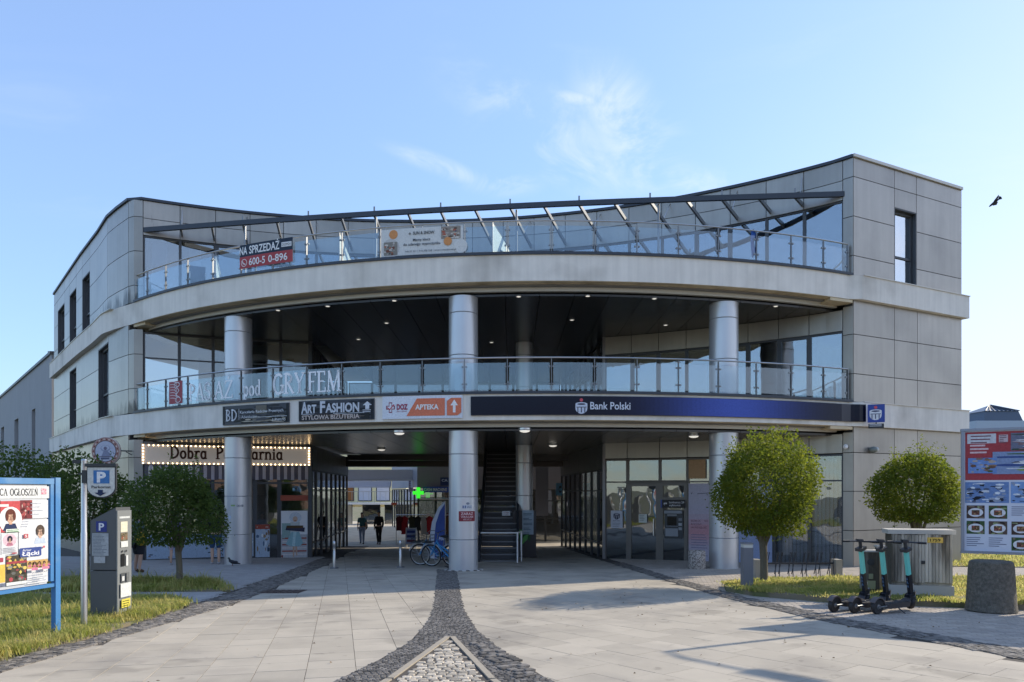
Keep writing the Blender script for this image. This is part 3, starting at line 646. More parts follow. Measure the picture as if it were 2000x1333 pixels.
ROW2 = [Z2 + .02, 9.51, 10.72, 11.93, ZR]; ROW1 = [Z1 + .02, 5.89, 7.1, 8.15]; ROW0 = [-.6, 1.07, 2.28, 3.47, 4.27]
backing = MB()
def facade(cv, pxs, rows, holes=(), m=clad):
    """panels in a grid; holes = (column index, z0, z1) become deep-set windows"""
    ss = [cv.px(x) if not isinstance(x, tuple) else x[0] for x in pxs]
    for i, (a, b) in enumerate(zip(ss, ss[1:])):
        h = [q for q in holes if q[0] == i]
        zz = list(rows)
        if h: zz = [z for z in rows if z >= h[0][2] - .01]; zz = [h[0][2]] + [z for z in zz if z > h[0][2] + .05]
        if zz[-1] - zz[0] > .05 or not h:
            for c, d in zip(zz, zz[1:]): panel(cv, a, b, c, d, m)
            backing.slab(cv, a, b, zz[0], zz[-1], -.3, -.055, .6)
        if h:
            _, z0, z1 = h[0]
            part('window_reveal', MB().slab(cv, a, a + .03, z0, z1, -.3, -.002).slab(cv, b - .03, b, z0, z1, -.3, -.002).slab(cv, a + .03, b - .03, z1 - .03, z1, -.3, -.004), frame_m)
            window(cv, a + .03, b - .03, z0 + .03, z1 - .03, .14, .07, (), (.38,) if h[0][2] > 9 else (.36,), glass_sky if cv is Rc else glass_dk)
facade(Lc, [105, 113, 126, 136, 149, 160.7, 175.5, 210, 252], ROW2, [(1, ROW2[0], 11.4), (3, ROW2[0], 11.4), (5, ROW2[0], 11.4)])
facade(Lc, [101, 136, 149, 192, 212, 252], ROW1, [(1, ROW1[0], 7.85), (3, ROW1[0], 7.85)])
facade(Lc, [101, 130, 160, 190, 220, 252], ROW0)
facade(Rc, [1667, 1747, 1790, (Rc.L,)], ROW2, [(1, ROW2[0], 11.32)])
facade(Rc, [1667, 1747, 1792, (Rc.L,)], ROW1)
facade(Rc, [1667, 1747, 1792, (Rc.L,)], ROW0)
# end wall of the right wing, back and side walls that close the volume
Re = Curve([(15.3, 24.4), (13.2, 29.5), (12, 40)]); backing.slab(Re, 0, Re.L, -.6, ZR, -.3, 0)
# piers at both ends of the concave front
pl0, pl1 = C.px(252), C.px(279.5); pr0, pr1 = C.px(1646), C.L
for rows in (ROW2, ROW1, ROW0):
    top = 7.98 if rows is ROW1 else (4.1 if rows is ROW0 else ZR)
    rr_ = [z for z in rows if z < top - .1] + [top]
    for a, b in ((0.0, pl1), (pr0, pr1)):
        for c, d in zip(rr_, rr_[1:]): panel(C, a, b, c, d)
        backing.slab(C, a, b, rr_[0], rr_[-1], -.3, -.055)
# top floor: two rows of panels above the glazing
nb_ = 21; st = (pr0 - pl1) / nb_
for i in range(nb_):
    a, b = pl1 + i * st, pl1 + (i + 1) * st
    panel(C, a, b, 11.3, 11.9); panel(C, a, b, 11.9, ZR)
    door = i in (2, 6, 9, 13, 17)
    window(C, a, b, Z2, 11.3, .05, .09 if door else .045, (), (), glass_up, frame_m, 'terrace_door' if door else 'window')
backing.slab(C, pl1, pr0, 11.3, ZR, -.3, -.055, .6)
# middle floor, left shops
def px_list(*a): return [C.px(x) for x in a]
m1 = px_list(279.5, 350, 416, 490, 548, 606)
for i, (a, b) in enumerate(zip(m1, m1[1:])): window(C, a, b, Z1, 7.9, .05, .05, (), (.69,), glass, frame_m)
m1r = px_list(1180, 1233, 1286, 1340, 1400, 1461, 1520, 1580, 1646)
for i, (a, b) in enumerate(zip(m1r, m1r[1:])):
    panel(C, a, b, 7.25, 7.9, clad); window(C, a, b, Z1, 7.25, .05, .05 if i not in (1, 4, 6) else .09, (), (), glass_up, frame_m, 'window' if i not in (1, 4, 6) else 'shop_door')
backing.slab(C, m1r[0], m1r[-1], 7.25, 7.9, -.2, -.055, .6)
# ground floor, bakery
g0 = px_list(279.5, 345, 415, 497, 546, 606)
for i, (a, b) in enumerate(zip(g0, g0[1:])): window(C, a, b, -.5, 3.22, .05, .06 if i != 3 else .09, (), (.83,), glass, frame_m, 'shop_window' if i != 3 else 'shop_door')
panel(C, g0[0], g0[-1], 3.22, 4.05, clad_dk); backing.slab(C, g0[0], g0[-1], 3.22, 4.05, -.2, -.055, .6)
# ground floor, bank
b0 = px_list(1180, 1225, 1288, 1342, 1388, 1440, 1510, 1580, 1646)
for i, (a, b) in enumerate(zip(b0, b0[1:])):
    panel(C, a, b, 3.46, 4.06, clad)
    if i == 1: window(C, a, b, 2.62, 3.44, .05, .05, (), (), glass, frame_b); dr = window(C, a, b, -.32, 2.6, .03, .14, (), (), glass, frame_b, 'bank_door', label='brown-grey framed glass entrance door'); part('handle', MB().slab(C, b - .22, b - .19, .7, 1.3, -.03, .05), steel, dr)
    elif i == 2: window(C, a, b, 2.62, 3.44, .05, .05, (), (), glass, frame_b); window(C, a, b, -.32, 2.6, .03, .12, (), (.34, .80), glass, frame_b, 'bank_door')
    else: window(C, a, b, -.5, 3.44, .05, .055, (), (.79,), glass, frame_b if i < 4 else frame_m, 'shop_window')
backing.slab(C, b0[0], b0[-1], 3.46, 4.06, -.2, -.055, .6)
for a, b in ((b0[5], b0[6]), (b0[6], b0[7]), (b0[7], b0[8])):
    q = a + .08
    while q < b - .12: part('blind_slat', MB().slab(C, q, q + .09, -.2, 3.3, -.34 - .02 * math.sin(q * 9), -.335, 9), curt); q += .115
# corner posts and side walls of the passage on both lower storeys
for cv in (PL, PRc):
    n = 8
    for i in range(n):
        a, b = cv.L * i / n, cv.L * (i + 1) / n
        window(cv, a, b, -.9, 3.1, .02, .05, (), (.30, .80), glass_dk, frame_m, 'shop_window')
        panel(cv, a, b, 3.1, 4.03, clad_dk)
        window(cv, a, b, Z1, 7.9, .02, .05, (), (.69,), glass_dk, frame_m)
    backing.slab(cv, 0, cv.L, 3.1, 4.0, -.3, -.055)
for i in range(9):
    a, b = BK.L * i / 9, BK.L * (i + 1) / 9
    window(BK, a, b, Z1, 7.9, .02, .06, (), (.69,), glass_dk, frame_m)
part('corner_post', MB().prism([(3.30, 26.12), (3.40, 26.12), (3.40, 26.24), (3.30, 26.24)], -.6, 4.0).prism([(3.30, 26.12), (3.40, 26.12), (3.40, 26.24), (3.30, 26.24)], Z1, 7.9), steel_dk)
part('corner_post', MB().prism([(-7.64, 26.86), (-7.5, 26.86), (-7.5, 27.0), (-7.64, 27.0)], -.6, 4.0).prism([(-7.64, 26.86), (-7.5, 26.86), (-7.5, 27.0), (-7.64, 27.0)], Z1, 7.9), frame_m)
part('wall', backing, seam)
# beam that closes the passage ceiling at the far end
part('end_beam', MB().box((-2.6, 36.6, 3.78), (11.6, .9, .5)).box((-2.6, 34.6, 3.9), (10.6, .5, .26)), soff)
# rooms behind the glass
def rooms(poly, z0, z1):
    part('room_wall', MB().prism(poly, z0, z1), inter)
for z0, z1 in ((-.9, 4.0), (Z1, 7.9)):
    rooms([(-13.2, 30.2), (-8.2, 31.4), (-8.2, 31.6), (-13.3, 30.4)], z0, z1)
    rooms([(3.7, 30.4), (11.6, 27.2), (11.7, 27.4), (3.8, 30.6)], z0, z1)
rooms([(-13.5, 30), (-5, 32), (4, 31), (11.6, 27), (11.7, 27.2), (4, 31.2), (-5, 32.2), (-13.5, 30.2)], Z2, 12.2)
part('shop_floor', MB().prism([(-13.5, 25.6), (-8, 27.2), (-8, 31.4), (-13.2, 30.2)], -.5, -.2).prism([(3.6, 26.4), (10, 22.9), (11.6, 27.2), (3.8, 30.4)], -.5, -.15), floor_in)
for q0, q1 in ((.25, .75), (1.45, 1.85), (9.2, 9.5), (19.9, 20.6)):
    c = MB(); n = 14
    for i in range(n):
        a, b = pl1 + q0 + (q1 - q0) * i / n, pl1 + q0 + (q1 - q0) * (i + 1) / n
        o = -.32 if i % 2 else -.38
        c.slab(C, a, b, Z2 + .05, 11.2, o - .02, o)
    part('curtain', c, curt)

for za, zb_ in ((4.17, 4.255), (8.05, 8.135)):
    part('soffit_corner', MB().prism([(9.6, 21.62), (10.42, 21.93), (10.42, 22.15), (9.4, 22.75)], za, zb_), render_u)
    part('soffit_corner', MB().prism([(-13.3, 25.2), (-12.7, 24.8), (-12.2, 25.6), (-13.2, 25.6)], za, zb_), render_u)
# columns with sheet-metal drums
def column(x, y, r, z0, z1, first):
    c = part('column', MB().lathe((x, y, z0), [(r - .012, 0), (r - .012, z1 - z0)], 28), seam, smooth=True)
    z = z0
    js = [q for q in first if z0 + .05 < q < z1 - .05] + [z1]
    for q in js:
        part('column_drum', MB().lathe((x, y, z + .004), [(r - .012, 0), (r, .012), (r, q - z - .020), (r - .012, q - z - .008)], 36, caps=False), colm, c, True); z = q
    part('column_joint_ring', MB().lathe((x, y, z0), [(r + .02, 0), (r + .02, .05), (r - .01, .06)], 28), steel_dk, c, True)
J = [-.33, .89, 2.12, 3.35]
for px, D in ((465.5, 23.35), (905, 20.9), (1413.5, 21.55)):
    x = (px - 1000) / 1400 * D
    column(x, D, .425, gz(D) - .12, 4.03, J); column(x, D, .425, Z1, 7.91, [6.2, 7.42])
for px, D in ((1024, 27.2), (560, 30.5)):
    x = (px - 1000) / 1400 * D
    if px > 1000: column(x, D, .32, gz(D) - .1, 4.03, J)
    column(x, D, .32, Z1, 7.91, [6.2, 7.42])

# ceiling lights
for px, py in ((543, 605), (640, 597), (770, 586), (1013, 578), (1148, 577), (1278, 582), (1515, 597), (755, 630), (960, 668), (1117, 624), (700, 662), (1300, 634)):
    D = (7.9 - EYE) * 1400 / (960 - py); x = (px - 1000) / 1400 * D
    d = part('downlight', MB().lathe((x, D, 7.875), [(.085, .025), (.09, 0), (.062, -.004)], 16), steel, smooth=True)
    part('lamp', MB().lathe((x, D, 7.866), [(.06, .006), (.06, 0)], 16), lamp_m, d)
for px, py in ((780, 843), (745, 876), (1025, 838), (1355, 849), (1080, 868)):
    D = (4.0 - EYE) * 1400 / (960 - py); x = (px - 1000) / 1400 * D
    d = part('ceiling_light', MB().lathe((x, D, 3.97), [(.17, .05), (.17, 0), (.15, -.02)], 18), steel, smooth=True)
    part('lamp', MB().ball((x, D, 3.955), (.15, .15, .06), 14), lamp_m, d, True)

# balcony railings
POSTS = [264, 288, 324, 367, 416, 471, 533, 599, 668, 743, 825, 907, 991, 1077, 1161, 1244, 1325, 1403, 1477, 1545, 1608, 1655]
IN = -.10
Ein = Curve([tuple(E.at(E.L * i / 80, IN)) for i in range(81)])
PS = [Ein.px(x) for x in POSTS]; PS[-1] = min(PS[-1], Ein.L - .05)
rails = []
for zb, zt in ((Z1 + .075, 6.03), (Z2 + .075, 9.86)):
    rl = part('balcony_railing', MB().tube([(*Ein.at(PS[0] + (PS[-1] - PS[0]) * i / 70), zt) for i in range(71)], .024, 8), steel, smooth=True); rails.append(rl)
    for i, q in enumerate(PS):
        b = MB(); a = math.atan2(Ein.nrm(q).y, Ein.nrm(q).x); p = Ein.at(q)
        b.box((p.x, p.y, (zb + zt) / 2 - .02), (.065, .018, zt - zb - .02), a); b.box((p.x, p.y, zb + .006), (.12, .10, .012), a)
        for z in (zb + .22, zt - .25):
            for sgn in (-1, 1):
                if 0 < i + (sgn > 0) <= len(PS) - (sgn > 0): r_ = Ein.at(q + sgn * .055, .0); b.box((r_.x, r_.y, z), (.045, .05, .045), a)
        part('post', b, steel_dk, rl)
        if i < len(PS) - 1: part('glass_panel', MB().slab(Ein, q + .05, PS[i + 1] - .05, zb + .06, zt - .14, -.006, .006, .6), rail_gl, rl)
    for cv_s, q in ((0, PS[0]), (1, PS[-1])):      # return panes to the wall
        p = Ein.at(q); wpt = C.at(.35 if not cv_s else C.L - .35)
        rc = Curve([tuple(p), tuple(p.lerp(wpt, .97))]); part('glass_panel', MB().slab(rc, .04, rc.L, zb + .06, zt - .14, -.006, .006), rail_gl, rl)

# pergola over the terrace
ZP = 11.5
rafter_m = M_('rafter_metal', (.24, .25, .26), .4, .6, .1, 4)
pa, pb = Vector((-12.95, 25.25)), Vector((10.28, 22.2))
ch = pb - pa; nn = Vector((ch.y, -ch.x)).normalized()
Pc = Curve([tuple(pa + ch * (i / 24) + nn * (.42 * math.sin(math.pi * i / 24))) for i in range(25)])
pg = part('pergola', MB().slab(Pc, 0, Pc.L, ZP - .10, ZP + .06, -.05, .05, .9), capm)
RAFT = [352, 412, 473, 539, 601, 665, 730, 796, 860, 927, 996, 1062, 1131, 1200, 1270, 1341, 1411, 1483, 1554]
for i, x in enumerate(RAFT):
    q = Pc.px(x); p = Pc.at(q, -.05); c = Vector(WC); d = (p - c).normalized(); e = c + d * (WR + .02)
    cv = Curve([tuple(p), tuple(e)])
    part('rafter', MB().slab(cv, 0, cv.L, ZP - .09, ZP + .04, -.03, .03), rafter_m, pg)
    if i % 2 == 0:
        m_ = p.lerp(e, .62); part('tie_rod', MB().tube([(m_.x, m_.y, ZP), (e.x, e.y, ZR - .1)], .012, 5), steel, pg)
        part('bracket', MB().box((p.x, p.y, ZP + .14), (.05, .02, .2)), steel_dk, pg)
for x in (473, 730, 1006, 1285):
    q = Pc.px(x + 2); p = Pc.at(q, -.12); part('pole', MB().tube([(p.x, p.y, Z2), (p.x, p.y, ZP - .1)], .035, 8), steel_dk, pg, True)
# frosted screens that divide the terrace
for x in (415, 659, 961):
    q = Ein.px(x); p = Ein.at(q, -.12); c = Vector(WC); d = (p - c).normalized(); e = c + d * (WR - .1)
    cv = Curve([tuple(p), tuple(e)]); t = part('terrace_screen', MB().tube([(p.x, p.y, Z2), (p.x, p.y, Z2 + 1.0)], .02, 6).tube([(p.x, p.y, Z2 + 1.0), (*cv.at(cv.L * .75), Z2 + 1.0)], .015, 6), steel_dk)
    for k in range(4): part('screen_pane', MB().slab(cv, cv.L * k / 4 + .03, cv.L * (k + 1) / 4 - .03, Z2 + .08, Z2 + .98, -.01, .01), frost, t)
# staircase up through the passage ceiling
stx = -.55; sty = 24.6
b = MB()
for xx in (stx - .62, stx + .72):
    b.add([(xx, sty - .2, -.35), (xx + .08, sty - .2, -.35), (xx + .08, sty - .2, .25), (xx, sty - .2, .25), (xx, sty + 8.8, 4.75), (xx + .08, sty + 8.8, 4.75), (xx + .08, sty + 8.8, 5.75), (xx, sty + 8.8, 5.75)],
          [(0, 1, 2, 3), (7, 6, 5, 4), (0, 4, 5, 1), (1, 5, 6, 2), (2, 6, 7, 3), (3, 7, 4, 0)])
    b.box((xx + .04, sty + 4.3, 2.2), (.02, 9, .02), M=Matrix.Rotation(math.atan2(5.2, 9), 3, 'X'))
stair = part('staircase', b, capm)
step_m = M_('stair_tread', (.22, .22, .225), .6, .2, .15, 4, .1)
riser_m = M_('stair_riser', (.06, .06, .063), .6, 0, .1)
for i in range(26):
    part('step', MB().box((stx + .09, sty + .17 + i * .33, -.12 + i * .2), (1.25, .36, .045)).box((stx + .09, sty + .02 + i * .33, -.21 + i * .2), (1.25, .02, .15), mi=1), [step_m, riser_m], stair)
part('lightning_rod', MB().tube([(13.0, 30, ZR), (13.0, 30, ZR + 1.4)], .02, 5), steel)
# ------------------------------------------------------------------ signs on the building
def board_on(name, cv, s0, s1, z0, z1, off, th, m, label, cat, group=None):
    p = cv.at((s0 + s1) / 2, off); t = thing(name, (p.x, p.y, z0), label, cat, group)
    MB().slab(cv, s0, s1, z0, z1, off, off + th, .5).build('board', m, t); return t
navy = plain('navy_panel', '#151b30', .3); white_b = plain('white_panel', '#e2e4e8', .4)
e = lambda x: band.px(x)
# bank fascia sign, bent round the balcony
s0, s1 = e(920), e(1688); W_ = s1 - s0
t = board_on('bank_sign', band, s0, s1, 4.40, 4.93, .01, .05, navy, 'long dark blue sign band reading Bank Polski on the lower balcony edge', 'sign')
p = Print()
n = 90
for i in range(n):
    f = i / (n - 1); q = math.exp(-((f - .62) / .15) ** 2); c0, c1 = hx('#11162a'), hx('#1646b4')
    p.face([(W_ * i / n, .012), (W_ * (i + 1) / n, .012), (W_ * (i + 1) / n, .518), (W_ * i / n, .518)], tuple(a + (b_ - a) * q for a, b_ in zip(c0, c1)))
def bank_mark(p, u, v, k, col='#cfd6e6', bgc='#1b2340', dot='#d8304a'):
    p.disc(u, v + .78 * k, .10 * k, dot); p.disc(u, v + .28 * k, .36 * k, col, .34 * k)
    p.rect(u - .36 * k, v + .30 * k, .72 * k, .24 * k, col); p.disc(u, v + .54 * k, .36 * k, col, .10 * k); p.disc(u, v + .53 * k, .25 * k, bgc, .05 * k)
    for d in (-.21, .0, .21): p.rect(u + d * k - .03 * k, v + .02 * k, .05 * k, .30 * k, bgc)
    p.rect(u - .3 * k, v + .33 * k, .6 * k, .035 * k, bgc)
bank_mark(p, e(1135) - s0, .06, .46)
p.text('Bank Polski', e(1152) - s0, .16, .21, '#d9dfec', e(1230) - e(1152), .012)
p.build('lettering', curve_fn(band, s0, 4.40, .062), t, prn_g)
# three signs left of it
s0, s1 = e(437), e(566); W_ = s1 - s0
t = board_on('law_office_sign', band, s0, s1, 4.33, 4.92, .01, .03, navy, 'dark sign with white letters BD, leftmost on the lower balcony edge', 'sign')
p = Print(); p.photo(.02, .02, W_ - .04, .55, ['#10141f', '#161c2c', '#0e1119', '#2a2a30', '#1b2233'], 60, 3); p.photo(W_ * .3, .02, W_ * .66, .22, ['#1a1b20', '#8d8577', '#b9ad98', '#5a4a38', '#26221e', '#a8a294'], 26, 4)
p.rect(W_ * .53, .30, W_ * .16, .25, '#6d665a'); p.serif('BD', W_ * .06, .13, .33, '#e8eaf0', W_ * .19, .13, .04); p.rect(W_ * .27, .14, .012, .34, '#dfe2e8')
p.text('Kancelaria Radc\u00f3w Prawnych', W_ * .29, .33, .085, '#eef0f4', W_ * .64); p.text('i Adwokat\u00f3w', W_ * .29, .18, .085, '#dfe2e8', W_ * .26); p.rect(W_ * .56, .19, W_ * .42, .012, '#dfe2e8'); p.text('I Pi\u0119tro', W_ * .78, .06, .085, '#f0f0f0', W_ * .18)
p.build('lettering', curve_fn(band, s0, 4.33, .042), t, prn_g)
s0, s1 = e(585), e(732); W_ = s1 - s0
t = board_on('jewellery_sign', band, s0, s1, 4.34, 4.94, .01, .03, navy, 'dark sign reading Art Fashion with white arrow, on the lower balcony edge', 'sign')
p = Print(); p.photo(.02, .02, W_ - .04, .56, ['#161a26', '#1b2030', '#14161f', '#202638'], 40, 5); p.photo(W_ * .04, .02, W_ * .9, .19, ['#1a1a20', '#3a2f2c', '#54423a', '#20222c', '#6a5a50'], 24, 6)
p.text('A', W_ * .04, .24, .33, '#cfd2da', W_ * .09, .035); p.text('RT', W_ * .13, .24, .24, '#cfd2da', W_ * .12, .035); p.text('F', W_ * .30, .24, .33, '#cfd2da', W_ * .07, .04); p.text('ASHION', W_ * .375, .24, .26, '#cfd2da', W_ * .44, .035)
p.rect(W_ * .04, .195, W_ * .84, .014, '#cfd2da'); p.text('STYLOWA BI\u017bUTERIA', W_ * .05, .045, .125, '#c9b7ae', W_ * .77, .03)
p.poly([(W_ * .86, .41), (W_ * .975, .41), (W_ * .917, .52)], '#d9dce4'); p.rect(W_ * .893, .30, W_ * .05, .11, '#d9dce4'); p.lines(W_ * .86, .26, W_ * .11, 2, .05, '#c9ccd4')
p.build('lettering', curve_fn(band, s0, 4.34, .042), t, prn_g)
s0, s1 = e(748), e(904); W_ = s1 - s0
t = board_on('pharmacy_sign', band, s0, s1, 4.33, 4.98, .01, .03, white_b, 'white and orange sign reading DOZ Apteka with an arrow, on the lower balcony edge', 'sign')
p = Print(); p.rect(.01, .01, W_ - .02, .63, '#dfe3ec', 8)
cx, cy = W_ * .105, .33
p.poly([(cx - .05, cy - .15), (cx + .05, cy - .15), (cx + .05, cy + .15), (cx - .05, cy + .15)], '#8f2a4e'); p.rect(cx - .13, cy - .055, .26, .11, '#8f2a4e'); p.rect(cx - .03, cy - .12, .06, .24, '#e6e6ec'); p.rect(cx - .10, cy - .03, .2, .06, '#e6e6ec'); p.line([(cx - .09, cy), (cx - .02, cy - .06), (cx + .1, cy + .08)], .03, '#c23350')
p.text('DOZ', W_ * .185, .27, .15, '#a32a55', W_ * .14, .05); p.text('dbam o zdrowie', W_ * .185, .20, .04, '#a32a55', W_ * .13)
p.poly([(W_ * .31, .08), (W_ * .785, .08), (W_ * .785, .57), (W_ * .44, .57)], '#e0662c'); p.text('APTEKA', W_ * .42, .26, .14, '#f4f0ea', W_ * .29, .035)
p.poly([(W_ * .81, .08), (W_ * .94, .08), (W_ * .985, .16), (W_ * .985, .57), (W_ * .86, .57), (W_ * .81, .48)], '#e0662c'); p.poly([(W_ * .855, .36), (W_ * .945, .36), (W_ * .90, .52)], '#f2f2f2'); p.rect(W_ * .884, .16, W_ * .032, .2, '#f2f2f2')
p.build('lettering', curve_fn(band, s0, 4.33, .042), t, prn_g)
# bank cantilever sign on the corner
pc = Rc.at(.32, .19); a = math.atan2(-.9, .44)
t = thing('bank_cantilever_sign', (pc.x, pc.y, 4.35), 'small square blue bank sign sticking out from the right corner of the building', 'sign')
ux = Vector((.93, -.37, 0)); nz = Vector((-.37, -.93, 0)); og = Vector((pc.x - .02, pc.y - .10, 4.36))
b = MB(); Mx = Matrix(((ux.x, -nz.x, 0), (ux.y, -nz.y, 0), (0, 0, 1)))
MB().box(og + ux * .25 + Vector((0, 0, .28)), (.46, .14, .54), M=Mx).build('light_box', plain('bank_blue', '#1d3f94', .3), t)
MB().box(og + ux * .25 + Vector((0, 0, -.10)), (.42, .05, .14), M=Mx).box(og + ux * .25 + Vector((0, 0, .0)), (.03, .03, .08), M=Mx).build('hours_plate', black_p, t)
p = Print(); bank_mark(p, .23, .10, .46, '#e3e6ee', '#182a62'); p.lines(.06, -.07, .34, 2, .045, '#c9ccd4', .02, 2); p.build('lettering', plane_fn(og + nz * .072, ux, nz), t)
# advertising banners on the top railing
def banner(name, x0, x1, zb, zt, zsh, label):
    q0, q1 = Ein.px(x0), Ein.px(x1); pm = Ein.at((q0 + q1) / 2, .05)
    t = thing(name, (pm.x, pm.y, zb), label, 'banner'); cv = Curve([tuple(Ein.at(q0 + (q1 - q0) * i / 8, .045)) for i in range(9)])
    return t, cv
t, cv = banner('for_sale_banner', 471, 574, 9.05, 9.9, 0, 'dark and red cloth banner reading Na Sprzedaz with a phone number, on the top railing')
W_ = cv.L; dz = .0
b = MB(); b.slab(cv, 0, cv.L, 9.13, 9.86, 0, .006, .4); b.build('cloth', plain('banner_cloth', '#9aa0a8', .8), t)
p = Print(); p.rect(0, .36, W_, .37, '#243447', 8); p.rect(0, .0, W_, .36, '#b02a33', 8)
p.text('NA', W_ * .0, .43, .24, '#f2f2f2', W_ * .15, .02); p.text('SPRZEDA\u017b', W_ * .19, .43, .24, '#f2f2f2', W_ * .57, .02); p.rect(W_ * .80, .47, W_ * .18, .14, '#e6e6e6'); p.text('DOM24', W_ * .815, .50, .08, '#333333', W_ * .15)
p.disc(W_ * .09, .17, .12, '#f0e6e6'); p.disc(W_ * .09, .17, .10, '#b02a33'); p.line([(W_ * .06, .22), (W_ * .075, .15), (W_ * .115, .12)], .035, '#f0e6e6')
p.text('600-5', W_ * .19, .07, .22, '#f4f0f0', W_ * .31, .015); p.text('0-896', W_ * .56, .07, .22, '#f4f0f0', W_ * .35, .015)
p.build('lettering', curve_fn(cv, 0, 9.13, .008), t)
t, cv = banner('holiday_flat_banner', 746, 905, 9.0, 9.8, 0, 'white cloth banner with orange discs reading Sun and Snow, on the top railing'); W_ = cv.L
MB().slab(cv, 0, W_, 9.00, 9.76, 0, .006, .4).build('cloth', plain('white_cloth', '#d9d9d6', .8), t)
p = Print(); p.rect(0, 0, W_, .76, '#dcdcd8', 8)
p.disc(W_ * .12, .22, .27, '#c9c6c2'); p.photo(W_ * .035, .02, W_ * .17, .38, ['#8f8a80', '#5c5a56', '#b4aaa0', '#7a4a38', '#d8d2ca', '#a65a3a'], 26, 8); p.disc(W_ * .155, .61, .13, '#d98a35')
p.photo(W_ * .74, .40, W_ * .23, .35, ['#9a8f84', '#c8b8a2', '#6a5648', '#4e5a78', '#b0553a', '#d8cfc4'], 30, 9); p.disc(W_ * .82, .33, .12, '#d98a35'); p.disc(W_ * .97, .18, .2, '#dcdcd8')
p.disc(W_ * .36, .60, .035, '#8a8a86', n=8); p.text('SUN & SNOW', W_ * .40, .565, .085, '#4a4a48', W_ * .26, .02); p.text('Mamy klucz', W_ * .40, .38, .075, '#333a44', W_ * .21, .01); p.text('do udanego wypoczynku', W_ * .28, .26, .075, '#333a44', W_ * .45, .01); p.text('+48 91 321 | 510 208 258 | www.sunandsnow.pl', W_ * .30, .07, .05, '#3a3a40', W_ * .62)
p.build('lettering', curve_fn(cv, 0, 9.00, .008), t)
# name of the arcade lettered on the lower railing, with a red crest plate
t = thing('arcade_name_lettering', (*Ein.at(Ein.px(520)), 5.1), 'large white letters PASAZ pod GRYFEM with red griffin plate on the lower railing', 'lettering')
letter_w = M_('white_vinyl', (.92, .93, .95), .5, 0, .02, 3, 0)
def name_part(body, x0, x1, z, h):
    q = Ein.px(x0); p = Print(); p.serif(body, 0, 0, h, '#f4f6fa', Ein.px(x1) - q, .13, .07); p.build('lettering', curve_fn(Ein, q, z, .012), t, letter_w)
name_part('PAS', 370, 413, 5.21, .52); name_part('A\u017b', 419, 457, 5.21, .52); name_part('pod', 476, 511, 5.22, .46); name_part('GRY', 534, 597, 5.22, .58); name_part('FEM', 602, 668, 5.22, .58)
q = Ein.px(331); W_ = Ein.px(357) - q
p = Print(); p.rect(0, 0, W_, .74, '#a83240')
for i in range(7): p.line(A_(W_ * .18, .10 + i * .09, W_ * .42, .10, 100, -20 - i * 6, 6), .020, '#eadfe2')
p.line(A_(W_ * .62, .62, W_ * .2, .07, 200, -90, 8), .03, '#eadfe2'); p.line([(W_ * .6, .55), (W_ * .78, .42), (W_ * .55, .28), (W_ * .8, .2)], .03, '#eadfe2'); p.line(A_(W_ * .7, .12, W_ * .2, .09, 120, -220, 9), .024, '#eadfe2')
p.build('crest_plate', curve_fn(Ein, q, 5.17, .012), t)

# ------------------------------------------------------------------ bakery front
s0, s1 = g0[0] - .02, g0[-1] + .02; W_ = s1 - s0
t = board_on('bakery_sign', C, s0, s1, 3.24, 3.93, .03, .12, lit_box, 'cream bakery sign reading Dobra Paczkarnia framed with glowing bulbs', 'sign')
p = Print(); p.serif('Dobra', W_ * .155, .22, .42, '#5a2f1e', W_ * .215, .16, .09); p.serif('P\u0105czkarnia', W_ * .42, .22, .42, '#5a2f1e', W_ * .41, .16, .09); p.disc(W_ * .78, .66, .06, '#c78a4a', .03)
p.build('lettering', curve_fn(C, s0, 3.24, .17), t)
b = MB(); kk = 38
for i in range(kk):
    for z in (3.27, 3.90): q = C.at(s0 + .05 + (W_ - .1) * i / (kk - 1), .165); b.ball((q.x, q.y, z), .022, 6)
for i in range(1, 6):
    for u in (.05, W_ - .05): q = C.at(s0 + u, .165); b.ball((q.x, q.y, 3.27 + .63 * i / 6), .026, 6)
for i in range(1, 9): q = C.at(s1 - .03, .12); b.ball((q.x, q.y, 3.9 + i * .012), .01, 4) if False else None
b.build('bulbs', bulb_m, t, True, kind='stuff')
# striped valance: every tongue a part
t = thing('bakery_valance', (*C.at((s0 + s1) / 2, .05), 2.7), 'white and grey striped cloth valance hanging below the bakery sign', 'valance')
for i in range(44):
    a = s0 + .08 + (W_ - .16) * i / 44; bb = a + (W_ - .16) / 44 - .012; zz0 = 2.70 + (.03 if i % 3 == 1 else 0)
    q = C.at((a + bb) / 2, .05)
    MB().slab(C, a, bb, zz0, 3.22, .045, .053, 9).build('valance_strip', plain('valance_white', '#b9b3bc', .8) if i % 2 else plain('valance_grey', '#5d5a66', .8), t)
